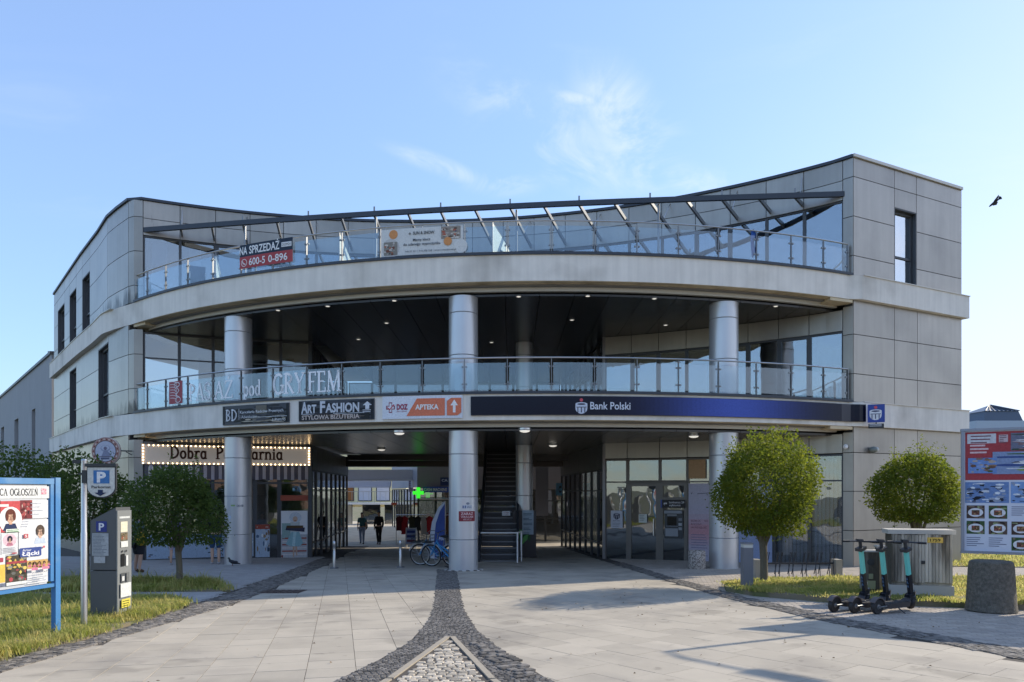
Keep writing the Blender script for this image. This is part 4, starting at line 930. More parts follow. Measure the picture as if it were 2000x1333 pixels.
# window pictures behind the bakery glass
def sticker(name, cv, x0, x1, z0, z1, off, label, fn, cat='window sticker', group=None, is_px=True):
    q0, q1 = (cv.px(x0), cv.px(x1)) if is_px else (x0, x1); m_ = cv.at((q0 + q1) / 2, off); t = thing(name, (m_.x, m_.y, z0), label, cat, group)
    MB().slab(cv, q0, q1, z0, z1, off - .006, off, .6).build('backing', white_b, t); p = Print(.001); fn(p, q1 - q0, z1 - z0); p.build('print', curve_fn(cv, q0, z0, off + .001), t, prn_g); return t
pal_b = ['#a9bed6', '#d9e4ee', '#e3e6ea', '#5a7396', '#a3b5c9', '#8a6a50', '#3f4c62', '#b8c4d4', '#99805f']
for k, (x0, x1) in enumerate(((286, 344), (347, 414), (417, 440), (441, 495))):
    sticker('bakery_window_picture', C, x0, x1, -.12, .74, -.03, ['blue and white picture strip in the first bakery window beside the corner pier', 'blue and white picture strip behind the trunk of the round left tree', 'narrow blue picture strip in the bakery window left of the left column', 'blue picture strip in the bakery window hidden partly behind the left column'][k], lambda p, w_, h: p.photo(0, 0, w_, h, pal_b, 70, 20 + k), group='picture strips in the bakery windows')
def f_counter(p, w_, h): p.photo(0, 0, w_, h, pal_b, 40, 31); p.rect(0, h - .17, w_, .17, '#a5432c'); p.text('DOBRA P\u0104CZKARNIA', w_ * .1, h - .12, .06, '#f0e6de', w_ * .8)
sticker('counter_poster', C, 499, 527, -.16, 1.05, .03, 'poster with red heading on the open bakery counter by the left column', f_counter, 'poster')
def f_lady(p, w_, h):
    p.photo(0, 0, w_, h * .5, ['#b9bcc4', '#a0462f', '#c7c9d0', '#8f3f2b', '#d9d9de', '#b5583c'], 30, 33)
    for i in range(6): p.rect(.04, .12 + i * .12, w_ - .08, .05, '#a2472f' if i % 2 else '#d4d0d0')
    p.rect(w_ * .03, h * .42, w_ * .33, h * .32, '#93b3b3'); u = w_ * .52
    p.poly([(u - .07, .05), (u - .03, .05), (u, .5), (u - .08, .5)], '#c9a58c'); p.poly([(u + .05, .09), (u + .09, .09), (u + .08, .5), (u, .5)], '#c9a58c')
    p.poly([(u - .33, .52), (u - .1, .44), (u + .15, .44), (u + .3, .55), (u + .15, 1.0), (u - .12, 1.0)], '#8fc0cc'); p.poly([(u - .1, .47), (u, .44), (u + .06, .98), (u - .05, .98)], '#b5dbe2')
    p.poly([(u - .14, .98), (u + .14, .98), (u + .18, 1.35), (u - .16, 1.35)], '#c8cdd0'); p.poly([(u - .34, 1.05), (u + .34, .98), (u + .36, 1.14), (u - .3, 1.2)], '#3a3c58'); p.photo(u - .3, 1.12, .6, .1, ['#5a4630', '#8a6a40', '#b8935a', '#3a2e22'], 16, 35)
    p.disc(u + .02, 1.52, .22, '#cfd9e6', .20); p.disc(u + .01, 1.46, .09, '#d6b49c', .11); p.poly([(u - .05, 1.42), (u + .07, 1.42), (u + .01, 1.39)], '#a04a40')
sticker('woman_with_tray_poster', C, 549, 601, -.22, 1.55, .03, 'window picture of a woman in pale blue skirt and white cap carrying a tray', f_lady, 'poster')
def f_pacz(p, w_, h): p.rect(0, 0, w_, h, '#b0492c'); p.text('P\u0104CZKI', w_ * .27, .06, .12, '#f0d8c8', w_ * .46)
sticker('doughnut_sign', C, 548, 602, 1.93, 2.13, .03, 'orange strip reading Paczki across the last bakery window', f_pacz, 'sign')
# round bakery emblem on a bracket
cx_, cy_ = (208 - 1000) / 1400 * 25.0, 25.0
t = thing('round_bakery_emblem', (cx_, cy_, 3.0), 'round white hanging sign with a red dotted rim beside the bakery corner', 'sign')
zc_ = zat(882, 25.0); Mr = Matrix.Rotation(R(90), 3, 'X')
MB().lathe((cx_, cy_ + .06, zc_), [(.47, 0), (.50, .02), (.50, .1), (.47, .12)], 40, M=Mr).build('disc', plain('emblem_cream', '#cfc6bf', .5), t, True)
p = Print(); p.disc(0, 0, .485, '#b4887c', n=40); p.disc(0, 0, .36, '#c2c4d4', n=40)
for i in range(30): a = 6.283 * i / 30; p.disc(.42 * math.cos(a), .42 * math.sin(a), .026, '#7a2e26' if i % 2 else '#e0d0c4', n=8); p.o -= p.step
p.up(); p.line(A_(0, 0, .365, .365, 0, 360, 36), .02, '#4a3a48')
p.disc(0, .10, .17, '#9aa0b8', .11); p.disc(0, .12, .14, '#c2c4d4', .08); p.disc(0, .1, .06, '#7b7488', .06); p.poly([(-.05, .03), (.06, .03), (.2, -.12), (.12, -.19), (-.14, -.19)], '#8d90a8'); p.line([(-.22, -.19), (.24, -.19)], .025, '#6a6478'); p.rect(-.16, -.28, .3, .06, '#5f6480')
p.build('print', plane_fn((cx_, cy_ - .063, zc_), (1, 0, 0), (0, -1, 0)), t)
MB().tube([(cx_ + .49, cy_, zc_ + .02), (cx_ + .95, cy_ + .35, zc_ + .02)], .022, 6).tube([(cx_ + .62, cy_ + .1, zc_ - .01), (cx_ + .9, cy_ + .3, zc_ - .2)], .015, 6).build('bracket', frame_m, t)

# ------------------------------------------------------------------ bank front
def f_b1(p, w_, h): p.rect(0, 0, w_, h, '#c3c6d2'); bank_mark(p, w_ / 2, h * .52, .32, '#2a3150', '#c3c6d2', '#2a3150'); p.text('Bank Polski', w_ * .2, h * .38, .05, '#3a3f58', w_ * .6); p.lines(w_ * .15, h * .26, w_ * .7, 3, .06, '#8d90a0', .02)
sticker('bank_notice', C, 1193, 1216, .95, 1.58, .0, 'white bank notice on the glass left of the entrance door', f_b1, 'notice')
def f_b2(p, w_, h): p.rect(0, 0, w_, h, '#cdd2cc'); p.lines(w_ * .1, h - .06, w_ * .8, 4, .055, '#7f8680', .02, 4)
sticker('door_notice', C, 1248, 1264, 1.16, 1.46, .02, 'small pale notice stuck on the bank entrance door', f_b2, 'notice')
def f_b3(p, w_, h):
    for i in range(16):
        f = i / 15; c = tuple(a + (b_ - a) * math.exp(-((f - .42) / .16) ** 2) for a, b_ in zip(hx('#b7b3c8'), hx('#c98f9c'))); p.face([(0, h * i / 16), (w_, h * i / 16), (w_, h * (i + 1) / 16), (0, h * (i + 1) / 16)], c)
    p.o += .001; p.line([(w_ * .12, h * .87), (w_ * .2, h * .9), (w_ * .3, h * .87), (w_ * .95, h * .885)], .02, '#4a4a60'); p.text('BEZPIECZE\u0143STWO', w_ * .12, h * .53, .07, '#6a3a52', w_ * .8); p.text('RODZINY', w_ * .12, h * .49, .07, '#6a3a52', w_ * .5); p.text('NA PRZYSZ\u0141O\u015a\u0106', w_ * .12, h * .45, .07, '#6a3a52', w_ * .76); p.lines(w_ * .12, h * .37, w_ * .8, 9, .09, '#7a7896', .02, 5)
sticker('lilac_bank_poster', C, 1345, 1386, -.28, 2.55, .0, 'tall lilac bank poster in the window beside the right column', f_b3, 'poster')
def f_b4(p, w_, h): p.rect(0, 0, w_, h, '#9fb0d8'); p.lines(w_ * .1, h * .9, w_ * .8, 8, .12, '#3f5aa8', .05, 6)
sticker('blue_bank_poster', C, 1443, 1508, -.30, 2.5, .0, 'pale blue bank poster in the window right of the right column', f_b4, 'poster')
def f_b5(p, w_, h): p.photo(0, 0, w_, h, ['#b98a50', '#c9a060', '#d8b070', '#8a5a3a', '#a8483a', '#5f7f8a', '#d8c8a8'], 22, 41)
sticker('orange_window_picture', C, 1345, 1378, 2.72, 3.38, .0, 'orange and tan picture in the upper pane above the lilac poster', f_b5, 'poster')
# cash machine set in the second door
q0, q1 = C.px(1298), C.px(1334); m_ = C.at((q0 + q1) / 2)
t = thing('cash_machine', (m_.x, m_.y, .6), 'grey cash machine with dark screen set in the bank front right of the entrance', 'cash machine')
MB().slab(C, q0, q1, .62, 1.62, -.5, .03, 9).build('body', plain('atm_dark', '#33363c', .4), t)
MB().slab(C, q0 + .05, q1 - .16, .70, .98, .03, .10, 9).slab(C, q0 + .02, q1 - .02, 1.50, 1.60, .03, .16, 9).build('shelf', plain('atm_grey', '#8b9098', .4), t)
p = Print(); p.rect(.10, .46, .33, .30, '#0b0d12'); p.rect(.06, .42, .42, .03, '#767b84'); p.rect(.10, .80, .34, .05, '#9aa0a8'); p.rect(.50, .45, .12, .10, '#aab0b8'); p.rect(.50, .62, .12, .10, '#7f858e'); p.rect(.5, .3, .12, .1, '#9aa0a8'); p.build('screen', curve_fn(C, q0, .62, .032), t, prn_g)
def f_atm(p, w_, h): p.rect(0, 0, w_, h, '#23252f'); p.rect(0, 0, w_ * .08, h, '#2448a4'); bank_mark(p, w_ * .19, h * .28, .16, '#d9dde8', '#23252f'); p.text('bankomat 24', w_ * .34, h * .56, .08, '#e6e8ee', w_ * .6); p.text('wp\u0142atomat', w_ * .34, h * .2, .08, '#e6e8ee', w_ * .46)
sticker('cash_machine_sign', C, 1291, 1340, 1.70, 1.98, .05, 'dark sign strip above the cash machine', f_atm, 'sign')
# lamps and cameras on the right corner
t = thing('wall_lamp', (*Rc.at(.55, .02), 3.55), 'small grey dome lamp on the right wing near the corner', 'lamp')
q = Rc.at(.78, .10); MB().ball((q.x, q.y, 3.57), (.13, .13, .10), 12).build('housing', plain('lamp_grey', '#6f7672', .4), t, True); q = Rc.at(.85, .16); MB().ball((q.x, q.y, 3.57), (.075, .075, .08), 10).build('lens', plain('lamp_white', '#b8bcb8', .3), t, True)
q = C.at(C.L - .18, .10); t = thing('alarm_horn', (q.x, q.y, 3.6), 'small white alarm box on the tan corner pier above the window', 'alarm')
MB().lathe((q.x, q.y + .06, 3.65), [(.07, 0), (.08, .03), (.04, .09)], 14, M=Matrix.Rotation(R(90), 3, 'X')).build('body', wood_w, t, True)
# notices on the middle column, sign on the stairs
def wrap(x, y, r, a0): return lambda u, v, o: (x + (r + .004 + o) * math.sin(a0 + u / r), y - (r + .004 + o) * math.cos(a0 + u / r), v)
xm, ym = (905 - 1000) / 1400 * 20.9, 20.9
t = thing('red_column_notice', (xm, ym - .44, 1.5), 'dark red notice stuck on the middle column', 'notice')
p = Print(); p.rect(-.01, 1.42, .50, .29, '#8f1f2b', 10); p.text('ZARAZ', .05, 1.60, .075, '#e8c8c8', .37, .02); p.text('WRACAM', .05, 1.52, .055, '#e0b8b8', .37, .02); p.text('600 210 311', .12, 1.45, .05, '#e0b8b8', .24, .01); p.build('print', wrap(xm, ym, .425, -.22), t)
t = thing('white_column_sticker', (xm, ym - .44, 1.8), 'small white stickers with blue mark above the red notice on the middle column', 'sticker')
p = Print(); p.rect(.10, 1.79, .28, .09, '#c4cad6', 6); p.rect(.10, 1.795, .09, .075, '#2b4c86'); p.text('ski', .22, 1.81, .05, '#3a4a6a', .12); p.disc(.25, 1.93, .05, '#8a90a0', .035); p.build('print', wrap(xm, ym, .425, -.22), t)
x1, y1 = (465.5 - 1000) / 1400 * 23.35, 23.35
t = thing('column_label', (x1, y1 - .44, 1.8), 'small green and grey stickers on the left column', 'sticker')
p = Print(); p.rect(.02, 1.80, .13, .05, '#8fb06a', 3); p.text('OK+50', .2, 1.78, .07, '#5a6478', .2, .02); p.disc(-.02, 1.45, .05, '#c8d4e6', .06); p.build('print', wrap(x1, y1, .425, -.22), t)
t = thing('stair_notice', (stx + .25, sty + 2.35, 1.4), 'small white notice with red text lying on the dark stair', 'notice')
MB().box((stx + .33, sty + 2.3, 1.45), (.30, .012, .17), M=Matrix.Rotation(R(-8), 3, 'X')).build('card', white_b, t); p = Print(); p.text('schody', .05, .1, .04, '#a03030', .2); p.text('nieczynne', .04, .04, .04, '#a03030', .22); p.build('print', plane_fn((stx + .18, sty + 2.29, 1.37), (1, 0, 0), (0, -1, 0)), t)
# hand barrier at the stair foot, advert pillar round the back column
x_, y_ = G(1012, 1100); y_ = 24.0
t = thing('hand_barrier', (.1, 24.0, gz(24)), 'white tubular barrier at the foot of the dark staircase', 'barrier')
zf = gz(24); MB().tube([(.18, 24.0, zf), (.18, 24.0, zf + 1.0)], .025, 8).build('post', wood_w, t, True); MB().tube([(.32, 24.5, zf), (.32, 24.5, zf + 1.02)], .025, 8).build('post', wood_w, t, True); MB().tube([(-1.05, 24.02, zf + 1.0), (.18, 24.0, zf + 1.0), (.32, 24.5, zf + 1.02)], .025, 8).build('rail', wood_w, t, True)
xp = (1024 - 1000) / 1400 * 27.0; zf = gz(27)
t = thing('advert_casing', (xp, 27, zf), 'dark square casing with a green leaf advert round the foot of the back column', 'advert casing')
b = MB()
for s_ in (-1, 1): b.box((xp + s_ * .42, 27.2, zf + .9), (.04, .9, 1.75))
b.box((xp, 26.75, zf + .9), (.88, .04, 1.75)); b.build('casing', black_p, t)
p = Print()
for a, L, w2 in ((15, .75, .10), (40, .8, .12), (65, .7, .1), (-5, .5, .08), (90, .5, .07)):
    d = Vector((-math.cos(R(a)), -math.sin(R(a)) * .8)); nn_ = Vector((-d.y, d.x)); o = Vector((.62, .95)); q = [o, o + d * L * .5 + nn_ * w2, o + d * L, o + d * L * .5 - nn_ * w2]
    p.poly([tuple((min(.86, max(.02, v.x)), min(1.6, max(.05, v.y)))) for v in q], random.choice(['#2f7a3a', '#4fa04a', '#1f5a2e']))
p.rect(.36, .85, .42, 1.0 - .1, '#9db4c4')
for i in range(5): p.lines(.4, 1.62 - i * .18, .34, 2, .05, '#4a5a6a', .02, i)
p.build('print', plane_fn((xp - .44, 26.727, zf + .03), (1, 0, 0), (0, -1, 0)), t)

# ------------------------------------------------------------------ passage and courtyard
PB = [tuple(p) for p in ((-10.4, 62), (-5.5, 41.6))]
sb = Curve([PB[0], PB[1]]); sf = Curve([(-5.5, 41.6), (-2.3, 41.2)]); sg = Curve([(-2.3, 41.2), (4.0, 40.6)])
t = thing('side_shops', (-4, 45, -.8), 'shop row with dark fronts and pale upper panels at the right side of the courtyard', 'building')
n = 9
for i in range(n):
    a, b = sb.L * i / n, sb.L * (i + 1) / n
    MB().slab(sb, a + .02, b - .02, 2.5, 5.4, -.1, 0).build('wall_panel', plain('pale_blue_panel', '#8d97ab', .5), t)
    window(sb, a, b, -.9, 2.45, .02, .06, (), (), glass_dk, frame_m, 'shop_window').parent = t
    COL.objects[-1]
for cv in (sf, sg):
    MB().slab(cv, 0, cv.L, 2.42, 6.4, -.15, 0).build('wall_panel', plain('pale_grey_panel', '#85838a', .6), t)
    for k in range(3): window(cv, cv.L * k / 3, cv.L * (k + 1) / 3, -.9, 2.4, .02, .06, (), (.5, .8), glass_dk, frame_m, 'shop_window').parent = t
for o in [c for c in bpy.data.objects if c.parent == t]: o.matrix_parent_inverse = Matrix.Translation(-t.location)
MB().prism([(-10.4, 62), (-5.5, 41.7), (-2.3, 41.3), (4, 40.7), (4, 41), (0, 44), (-4, 62)], 5.9, 6.3).build('roof', capm, t)
MB().prism([(-4.2, 43), (3.8, 42.2), (3.8, 42.4), (-4.2, 43.2)], -.9, 5.9).build('room_wall', inter, t)
for k in range(2):
    y = (44.5, 53)[k]; z0 = zat((936, 950)[k], y); z1 = zat((918, 940)[k], y); x0, x1 = -18.0 - k * 3, ((826 - 1000) / 1400 * y if k == 0 else (763 - 1000) / 1400 * y)
    MB().box(((x0 + x1) / 2, y, (z0 + z1) / 2), (x1 - x0, .5, z1 - z0)).box(((x0 + x1) / 2, y, z0 - .06), (x1 - x0 - .1, .7, .10)).build('canopy_beam', plain('white_beam', '#d2d4de', .5), thing('canopy', (x0, y, z0), ('nearer pale beam spanning the courtyard behind the passage', 'farther pale beam spanning the courtyard above the yellow house')[k], 'canopy beam'))
# yellow house closing the courtyard
t = thing('yellow_house', (-14, 66, -.84), 'pale yellow house with a white balcony at the end of the courtyard', 'house')
yel = plain('yellow_render', '#f3e7b4', .85); hb = 66
MB().box((-14.5, hb + 2, 4.4), (9, .3, 7.2)).build('wall', yel, t); MB().box((-14.5, hb + 1.84, .5), (9, .06, 1.0)).build('plinth', plain('plinth_grey', '#6a6a68', .8), t) if False else None
MB().box((-13.7, hb + .9, 1.15), (6.4, 2.0, .18)).build('balcony', wood_w, t)
b = MB(); b.box((-13.7, hb - .1, 2.25), (6.4, .05, .05))
for i in range(13): b.box((-16.8 + i * .52, hb - .1, 1.72), (.03, .03, 1.0))
b.build('railing', steel, t)
for x in (-15.6, -13.9, -12.2):
    wd = MB().box((x, hb + 1.84, 2.5), (1.3, .08, 2.3)).build('window', frame_m, t); MB().box((x, hb + 1.79, 2.5), (1.15, .03, 2.15)).build('pane', MATS['white_curtain'] if x > -15 else plain('orange_blind', '#9a6230', .7), wd)
for x, w_ in ((-15.7, 1.2), (-13.3, 1.7), (-11.6, .9)):
    wd = MB().box((x, hb + 1.84, -.05), (w_, .08, 2.2)).build('door', frame_m, t); MB().box((x, hb + 1.79, -.05), (w_ - .12, .03, 2.05)).build('pane', glass_dk if x > -15 else plain('white_door', '#b9b6ac', .6), wd)
# signs in the passage
def plate(name, x0, x1, y0, y1, D, th, col, label, fn=None, cat='sign', kind_post=None):
    a, b = at(x0, y1, D), at(x1, y0, D); t = thing(name, ((a.x + b.x) / 2, D, a.z), label, cat); W2, H2 = b.x - a.x, b.z - a.z
    MB().box(((a.x + b.x) / 2, D + th / 2, (a.z + b.z) / 2), (W2, th, H2)).build('board', plain('board_' + col.strip('#'), col, .4), t)
    if fn: p = Print(); fn(p, W2, H2); p.build('print', plane_fn((a.x, D - .003, a.z), (1, 0, 0), (0, -1, 0)), t)
    return t
plate('cash_sign', 826, 876, 951, 962, 41.0, .12, '#2f55b5', 'blue sign reading Cash Machine over a dark shop window in the passage', lambda p, w_, h: p.text('CASH MACHINE', w_ * .04, h * .25, h * .5, '#e4ecfa', w_ * .9, .03))
plate('blue_shop_sign', 860, 877, 933, 949, 40.9, .1, '#1e3568', 'small square blue sign with white letters on the pale wall behind the middle column', lambda p, w_, h: p.text('CA', w_ * .15, h * .5, h * .3, '#c9d6f0', w_ * .7, .03))
plate('orange_pharmacy_sign', 808, 828, 936, 953, 43.5, .15, '#d0562c', 'orange projecting shop sign above the green cross', lambda p, w_, h: p.text('E', w_ * .35, h * .2, h * .5, '#f0c0a8', w_ * .3, .02))
plate('white_projecting_sign', 798, 807, 936, 961, 45.5, .15, '#b8aebc', 'narrow white projecting sign left of the orange one', lambda p, w_, h: p.lines(w_ * .2, h * .8, w_ * .6, 4, h * .18, '#77506a', h * .06))
plate('red_arrow_sign', 764, 774, 982, 987, 50.0, .1, '#a8442e', 'tiny red sign on the dark shop row deep in the courtyard')
a = at(817, 963, 40.5); t = thing('green_cross', tuple(a), 'glowing green pharmacy cross in the passage', 'sign')
gm = M_emit('green_neon', hx('#2fbf2a'), .6)
MB().box((a.x, a.y, a.z), (.20, .12, .62)).box((a.x - .205, a.y, a.z), (.21, .118, .20)).box((a.x + .205, a.y, a.z), (.21, .118, .20)).build('cross', gm, t); MB().box((a.x + .3, a.y + .2, a.z), (.05, .5, .05)).build('bracket', capm, t)
plate('letter_box_sign', 1086, 1098, 944, 968, 33.5, .12, '#6fb6d8', 'pale blue box sign with a dark letter C in the dark passage', lambda p, w_, h: p.text('C', w_ * .4, h * .25, h * .5, '#24405a', w_ * .45, .04))
plate('pale_wall_screen', 1046, 1071, 913, 1008, 38.5, .1, '#777a88', 'pale grey wall panel seen deep in the passage right of the back column', None, 'wall panel')
b = MB(); 
# A-board, flag, stall
x, y = -4.85, 34.5; zf = gz(y)
t = thing('pavement_sign', (x, y, zf), 'white framed pavement sign with blue lines standing in the passage', 'sign', rz=0)
for s_, n_ in ((-1, 'front'), (1, 'back')):
    Mx = Matrix.Rotation(R(12 * s_), 3, 'X'); b = MB()
    for u in (-.24, .24): b.box(Vector((x + u, y + s_ * .13, zf + .5)), (.04, .025, 1.0), M=Mx)
    for v in (.2, .96): b.box(Vector((x, y + s_ * .13, zf + .5)) + Mx @ Vector((0, 0, v - .5)), (.52, .025, .04), M=Mx)
    b.build('frame', wood_w, t); MB().box(Vector((x, y + s_ * .13, zf + .5)) + Mx @ Vector((0, 0, .08)), (.44, .01, .72), M=Mx).build('sheet', plain('aboard_sheet', '#a8b4d8', .5), t)
p = Print(); 
for i in range(3): p.rect(.03, .08 + i * .22, .38, .12, ['#8a3a4a', '#2a48a0', '#2a48a0'][i])
Mx = Matrix.Rotation(R(-12), 3, 'X'); p.build('print', plane_fn(Vector((x - .22, y - .13, zf + .5)) + Mx @ Vector((0, -.008, -.28)), (1, 0, 0), Mx @ Vector((0, -1, 0)), Mx @ Vector((0, 0, 1))), t)
x, y = -3.02, 25.6; zf = gz(y)
t = thing('beach_flag', (x, y, zf), 'tall blue and white curved advertising flag behind the parked bicycles', 'flag')
pts = [(.62, .05), (.10, .05), (.06, .7), (.16, 1.35), (.38, 1.85), (.62, 2.08)]
b = MB(); m = len(pts); b.add([(x + u, y, zf + v) for u, v in pts] + [(x + u, y + .012, zf + v) for u, v in pts], [tuple(range(m)), tuple(range(2 * m - 1, m - 1, -1))] + [(i, i + m, (i + 1) % m + m, (i + 1) % m) for i in range(m)]); b.build('flag_cloth', plain('flag_white', '#bfc6d4', .6), t)
p = Print(); p.poly([(.62, .08), (.26, .08), (.24, .7), (.3, 1.3), (.45, 1.75), (.62, 2.0)], '#24489c'); p.text('Asc', .4, .7, .16, '#d0d8ea', .2, .02); p.build('print', plane_fn((x, y - .003, zf), (1, 0, 0), (0, -1, 0)), t)
MB().tube([(x + .64, y, zf), (x + .64, y, zf + 2.1), (x + .5, y, zf + 2.02)], .012, 6).build('mast', steel, t); MB().box((x + .5, y, zf + .02), (.5, .35, .04)).build('foot', black_p, t)
# clothes rail with garments
x, y = -5.4, 39.0; zf = gz(y)
t = thing('clothes_rail', (x, y, zf), 'clothes rail standing under the pale canopy bar in the passage', 'clothes rail')
MB().tube([(x - .9, y, zf), (x - .9, y, zf + 1.6), (x + 2.6, y, zf + 1.6), (x + 2.6, y, zf)], .025, 6).build('frame', steel, t)
MB().box((x + 1.7, y, zf + 2.45), (2.6, .6, .06)).build('canopy_bar', wood_w, thing('shop_canopy', (x + 1.7, y, zf + 2.4), 'thin pale shop canopy bar above the clothes rail', 'canopy'))
cols = ['#5a1f28', '#a02832', '#3a3f34', '#2a2f33', '#b0b0b0', '#b03038', '#4a3a2a', '#30283a', '#6a5038', '#242830']
gl_ = ['dark red jacket at the left end of the clothes rail', 'bright red shirt second on the clothes rail', 'olive coat on the clothes rail beside the red shirts', 'charcoal coat on the clothes rail', 'pale grey hanging shirt on the clothes rail', 'red hanging shirt beside the pale grey shirt', 'brown long coat hanging on the clothes rail', 'violet dark dress hanging on the clothes rail', 'tan dress hanging near the right end of the clothes rail', 'black coat at the right end of the clothes rail']
for i in range(10):
    gx = x - .75 + i * .34 + random.uniform(-.05, .05); z0 = zf + (.55 if i % 3 else .75); b = MB()
    b.add([(gx - .17, y - .06, z0), (gx + .17, y - .06, z0), (gx + .17, y + .06, z0), (gx - .17, y + .06, z0), (gx - .15, y - .07, zf + 1.2), (gx + .15, y - .07, zf + 1.2), (gx + .15, y + .07, zf + 1.2), (gx - .15, y + .07, zf + 1.2), (gx - .2, y - .05, zf + 1.42), (gx + .2, y - .05, zf + 1.42), (gx + .2, y + .05, zf + 1.42), (gx - .2, y + .05, zf + 1.42), (gx - .05, y - .03, zf + 1.53), (gx + .05, y - .03, zf + 1.53), (gx + .05, y + .03, zf + 1.53), (gx - .05, y + .03, zf + 1.53)],
          [(0, 1, 5, 4), (1, 2, 6, 5), (2, 3, 7, 6), (3, 0, 4, 7), (4, 5, 9, 8), (5, 6, 10, 9), (6, 7, 11, 10), (7, 4, 8, 11), (8, 9, 13, 12), (9, 10, 14, 13), (10, 11, 15, 14), (11, 8, 12, 15), (12, 13, 14, 15), (3, 2, 1, 0)])
    b.tube([(gx, y, zf + 1.53), (gx, y, zf + 1.6)], .006, 4)
    o = b.build('garment', plain('cloth_' + cols[i].strip('#'), cols[i], .9)); tag(o, gl_[i], 'garment', 'garments on the clothes rail')

# ------------------------------------------------------------------ neighbouring and far buildings
t = thing('grey_neighbour_building', (-30, 42, -.8), 'plain grey rendered building with tall recessed windows left of the arcade', 'building')
nb = Curve([(-46, 63), (-24.4, 38.0)])
ss = [nb.L] + [nb.px(x) for x in (69, 62, 36, 28, 8, 2)] + [0]
ss = sorted(ss); zt = zat(692, 38); zb = -1
b = MB()
for i, (a, c) in enumerate(zip(ss, ss[1:])):
    if i in (1, 3, 5) and c - a > .2: b.slab(nb, a, c, 7.2, zt, -.4, 0); b.slab(nb, a, c, zb, 2.4, -.4, 0)
    else: b.slab(nb, a, c, zb, zt, -.4, 0)
b.build('wall', stone_g, t)
for i in (1, 3, 5):
    a, c = ss[i], ss[i + 1]
    f = MB().slab(nb, a, c, 2.4, 7.2, -.35, -.28).build('window', frame_m, t); MB().slab(nb, a + .1, c - .1, 2.5, 4.75, -.28, -.26).slab(nb, a + .1, c - .1, 4.85, 7.1, -.28, -.26).build('pane', plain('beige_blind', '#9a9080', .6), f)
MB().slab(nb, 0, nb.L + .1, zt, zt + .14, -.5, .1).build('roof_edge', capm, t); MB().prism([(-24.4, 38.0), (-23.2, 39.5), (-23.5, 39.7), (-24.7, 38.3)], zb, zt).build('end_wall', stone_g, t)
b = MB(); b.box((-25.5, 40, zt + .25), (.5, .5, .5)).tube([(-25.2, 40, zt), (-25.2, 40, zt + .9)], .03, 5); b.build('roof_vent', steel_dk, t)
t = thing('far_pavilion', (62, 85, -.8), 'distant building with a glazed pyramid roof beyond the hoarding', 'building')
D = 85; xa = 907 / 1400 * D; 
MB().box((xa + 8, D + 5, 4), (16, 10, zat(822, D) * 2 - 8)).build('wall', plain('far_white', '#a8b4c2', .8), t)
x0, x1 = (1922 - 1000) / 1400 * D, (1998 - 1000) / 1400 * D; zb, zm, zt = zat(822, D), zat(803, D), zat(787, D); xc = (x0 + x1) / 2; hw = (x1 - x0) / 2
b = MB(); b.add([(xc - hw, D, zb), (xc + hw, D, zb), (xc + hw, D + 5, zb), (xc - hw, D + 5, zb), (xc - hw * .86, D + .3, zm), (xc + hw * .86, D + .3, zm), (xc + hw * .86, D + 4.7, zm), (xc - hw * .86, D + 4.7, zm)], [(0, 1, 5, 4), (1, 2, 6, 5), (2, 3, 7, 6), (3, 0, 4, 7), (4, 5, 6, 7)]); b.build('mansard', plain('far_slate', '#4f5c6e', .6), t)
b = MB(); b.add([(xc - hw * .9, D + .2, zm + .02), (xc + hw * .9, D + .2, zm + .02), (xc + hw * .9, D + 4.8, zm + .02), (xc - hw * .9, D + 4.8, zm + .02), (xc, D + 2.5, zt)], [(0, 1, 4), (1, 2, 4), (2, 3, 4), (3, 0, 4)]); b.build('roof', plain('far_roof', '#77828f', .6), t)
b = MB()
for i in range(9): u = -1 + 2 * i / 8; b.tube([(xc + u * hw * .88, D + .15, zm + .05), (xc + u * hw * .05, D + 2.4, zt + .02)], .05, 4)
b.build('rib', plain('far_dark', '#39434f', .6), t)
# behind the camera: only the shop windows see these
t = thing('brick_terrace', (0, -30, .9), 'long brick building with a tiled roof mirrored in the shop windows', 'building')
MB().box((2, -34, 3.4), (50, 8, 5.4)).build('wall', M_('red_brick', (.30, .19, .14), .9, 0, .2, 2, .2, 30), t)
b = MB(); b.add([(-23.5, -29.6, 6.1), (27.5, -29.6, 6.1), (27.5, -38.4, 6.1), (-23.5, -38.4, 6.1), (-21, -34, 9.2), (25, -34, 9.2)], [(0, 1, 5, 4), (2, 3, 4, 5), (1, 2, 5), (3, 0, 4)]); b.build('roof', M_('clay_roof', (.33, .13, .08), .8, 0, .2, 3, .2, 20), t)
for i in range(14): wd = MB().box((-20 + i * 3.4, -29.97, 3.2), (1.2, .08, 1.7)).build('window', wood_w, t); MB().box((-20 + i * 3.4, -29.91, 3.2), (1.0, .04, 1.5)).build('pane', plain('dark_pane', '#1a1e24', .2), wd)
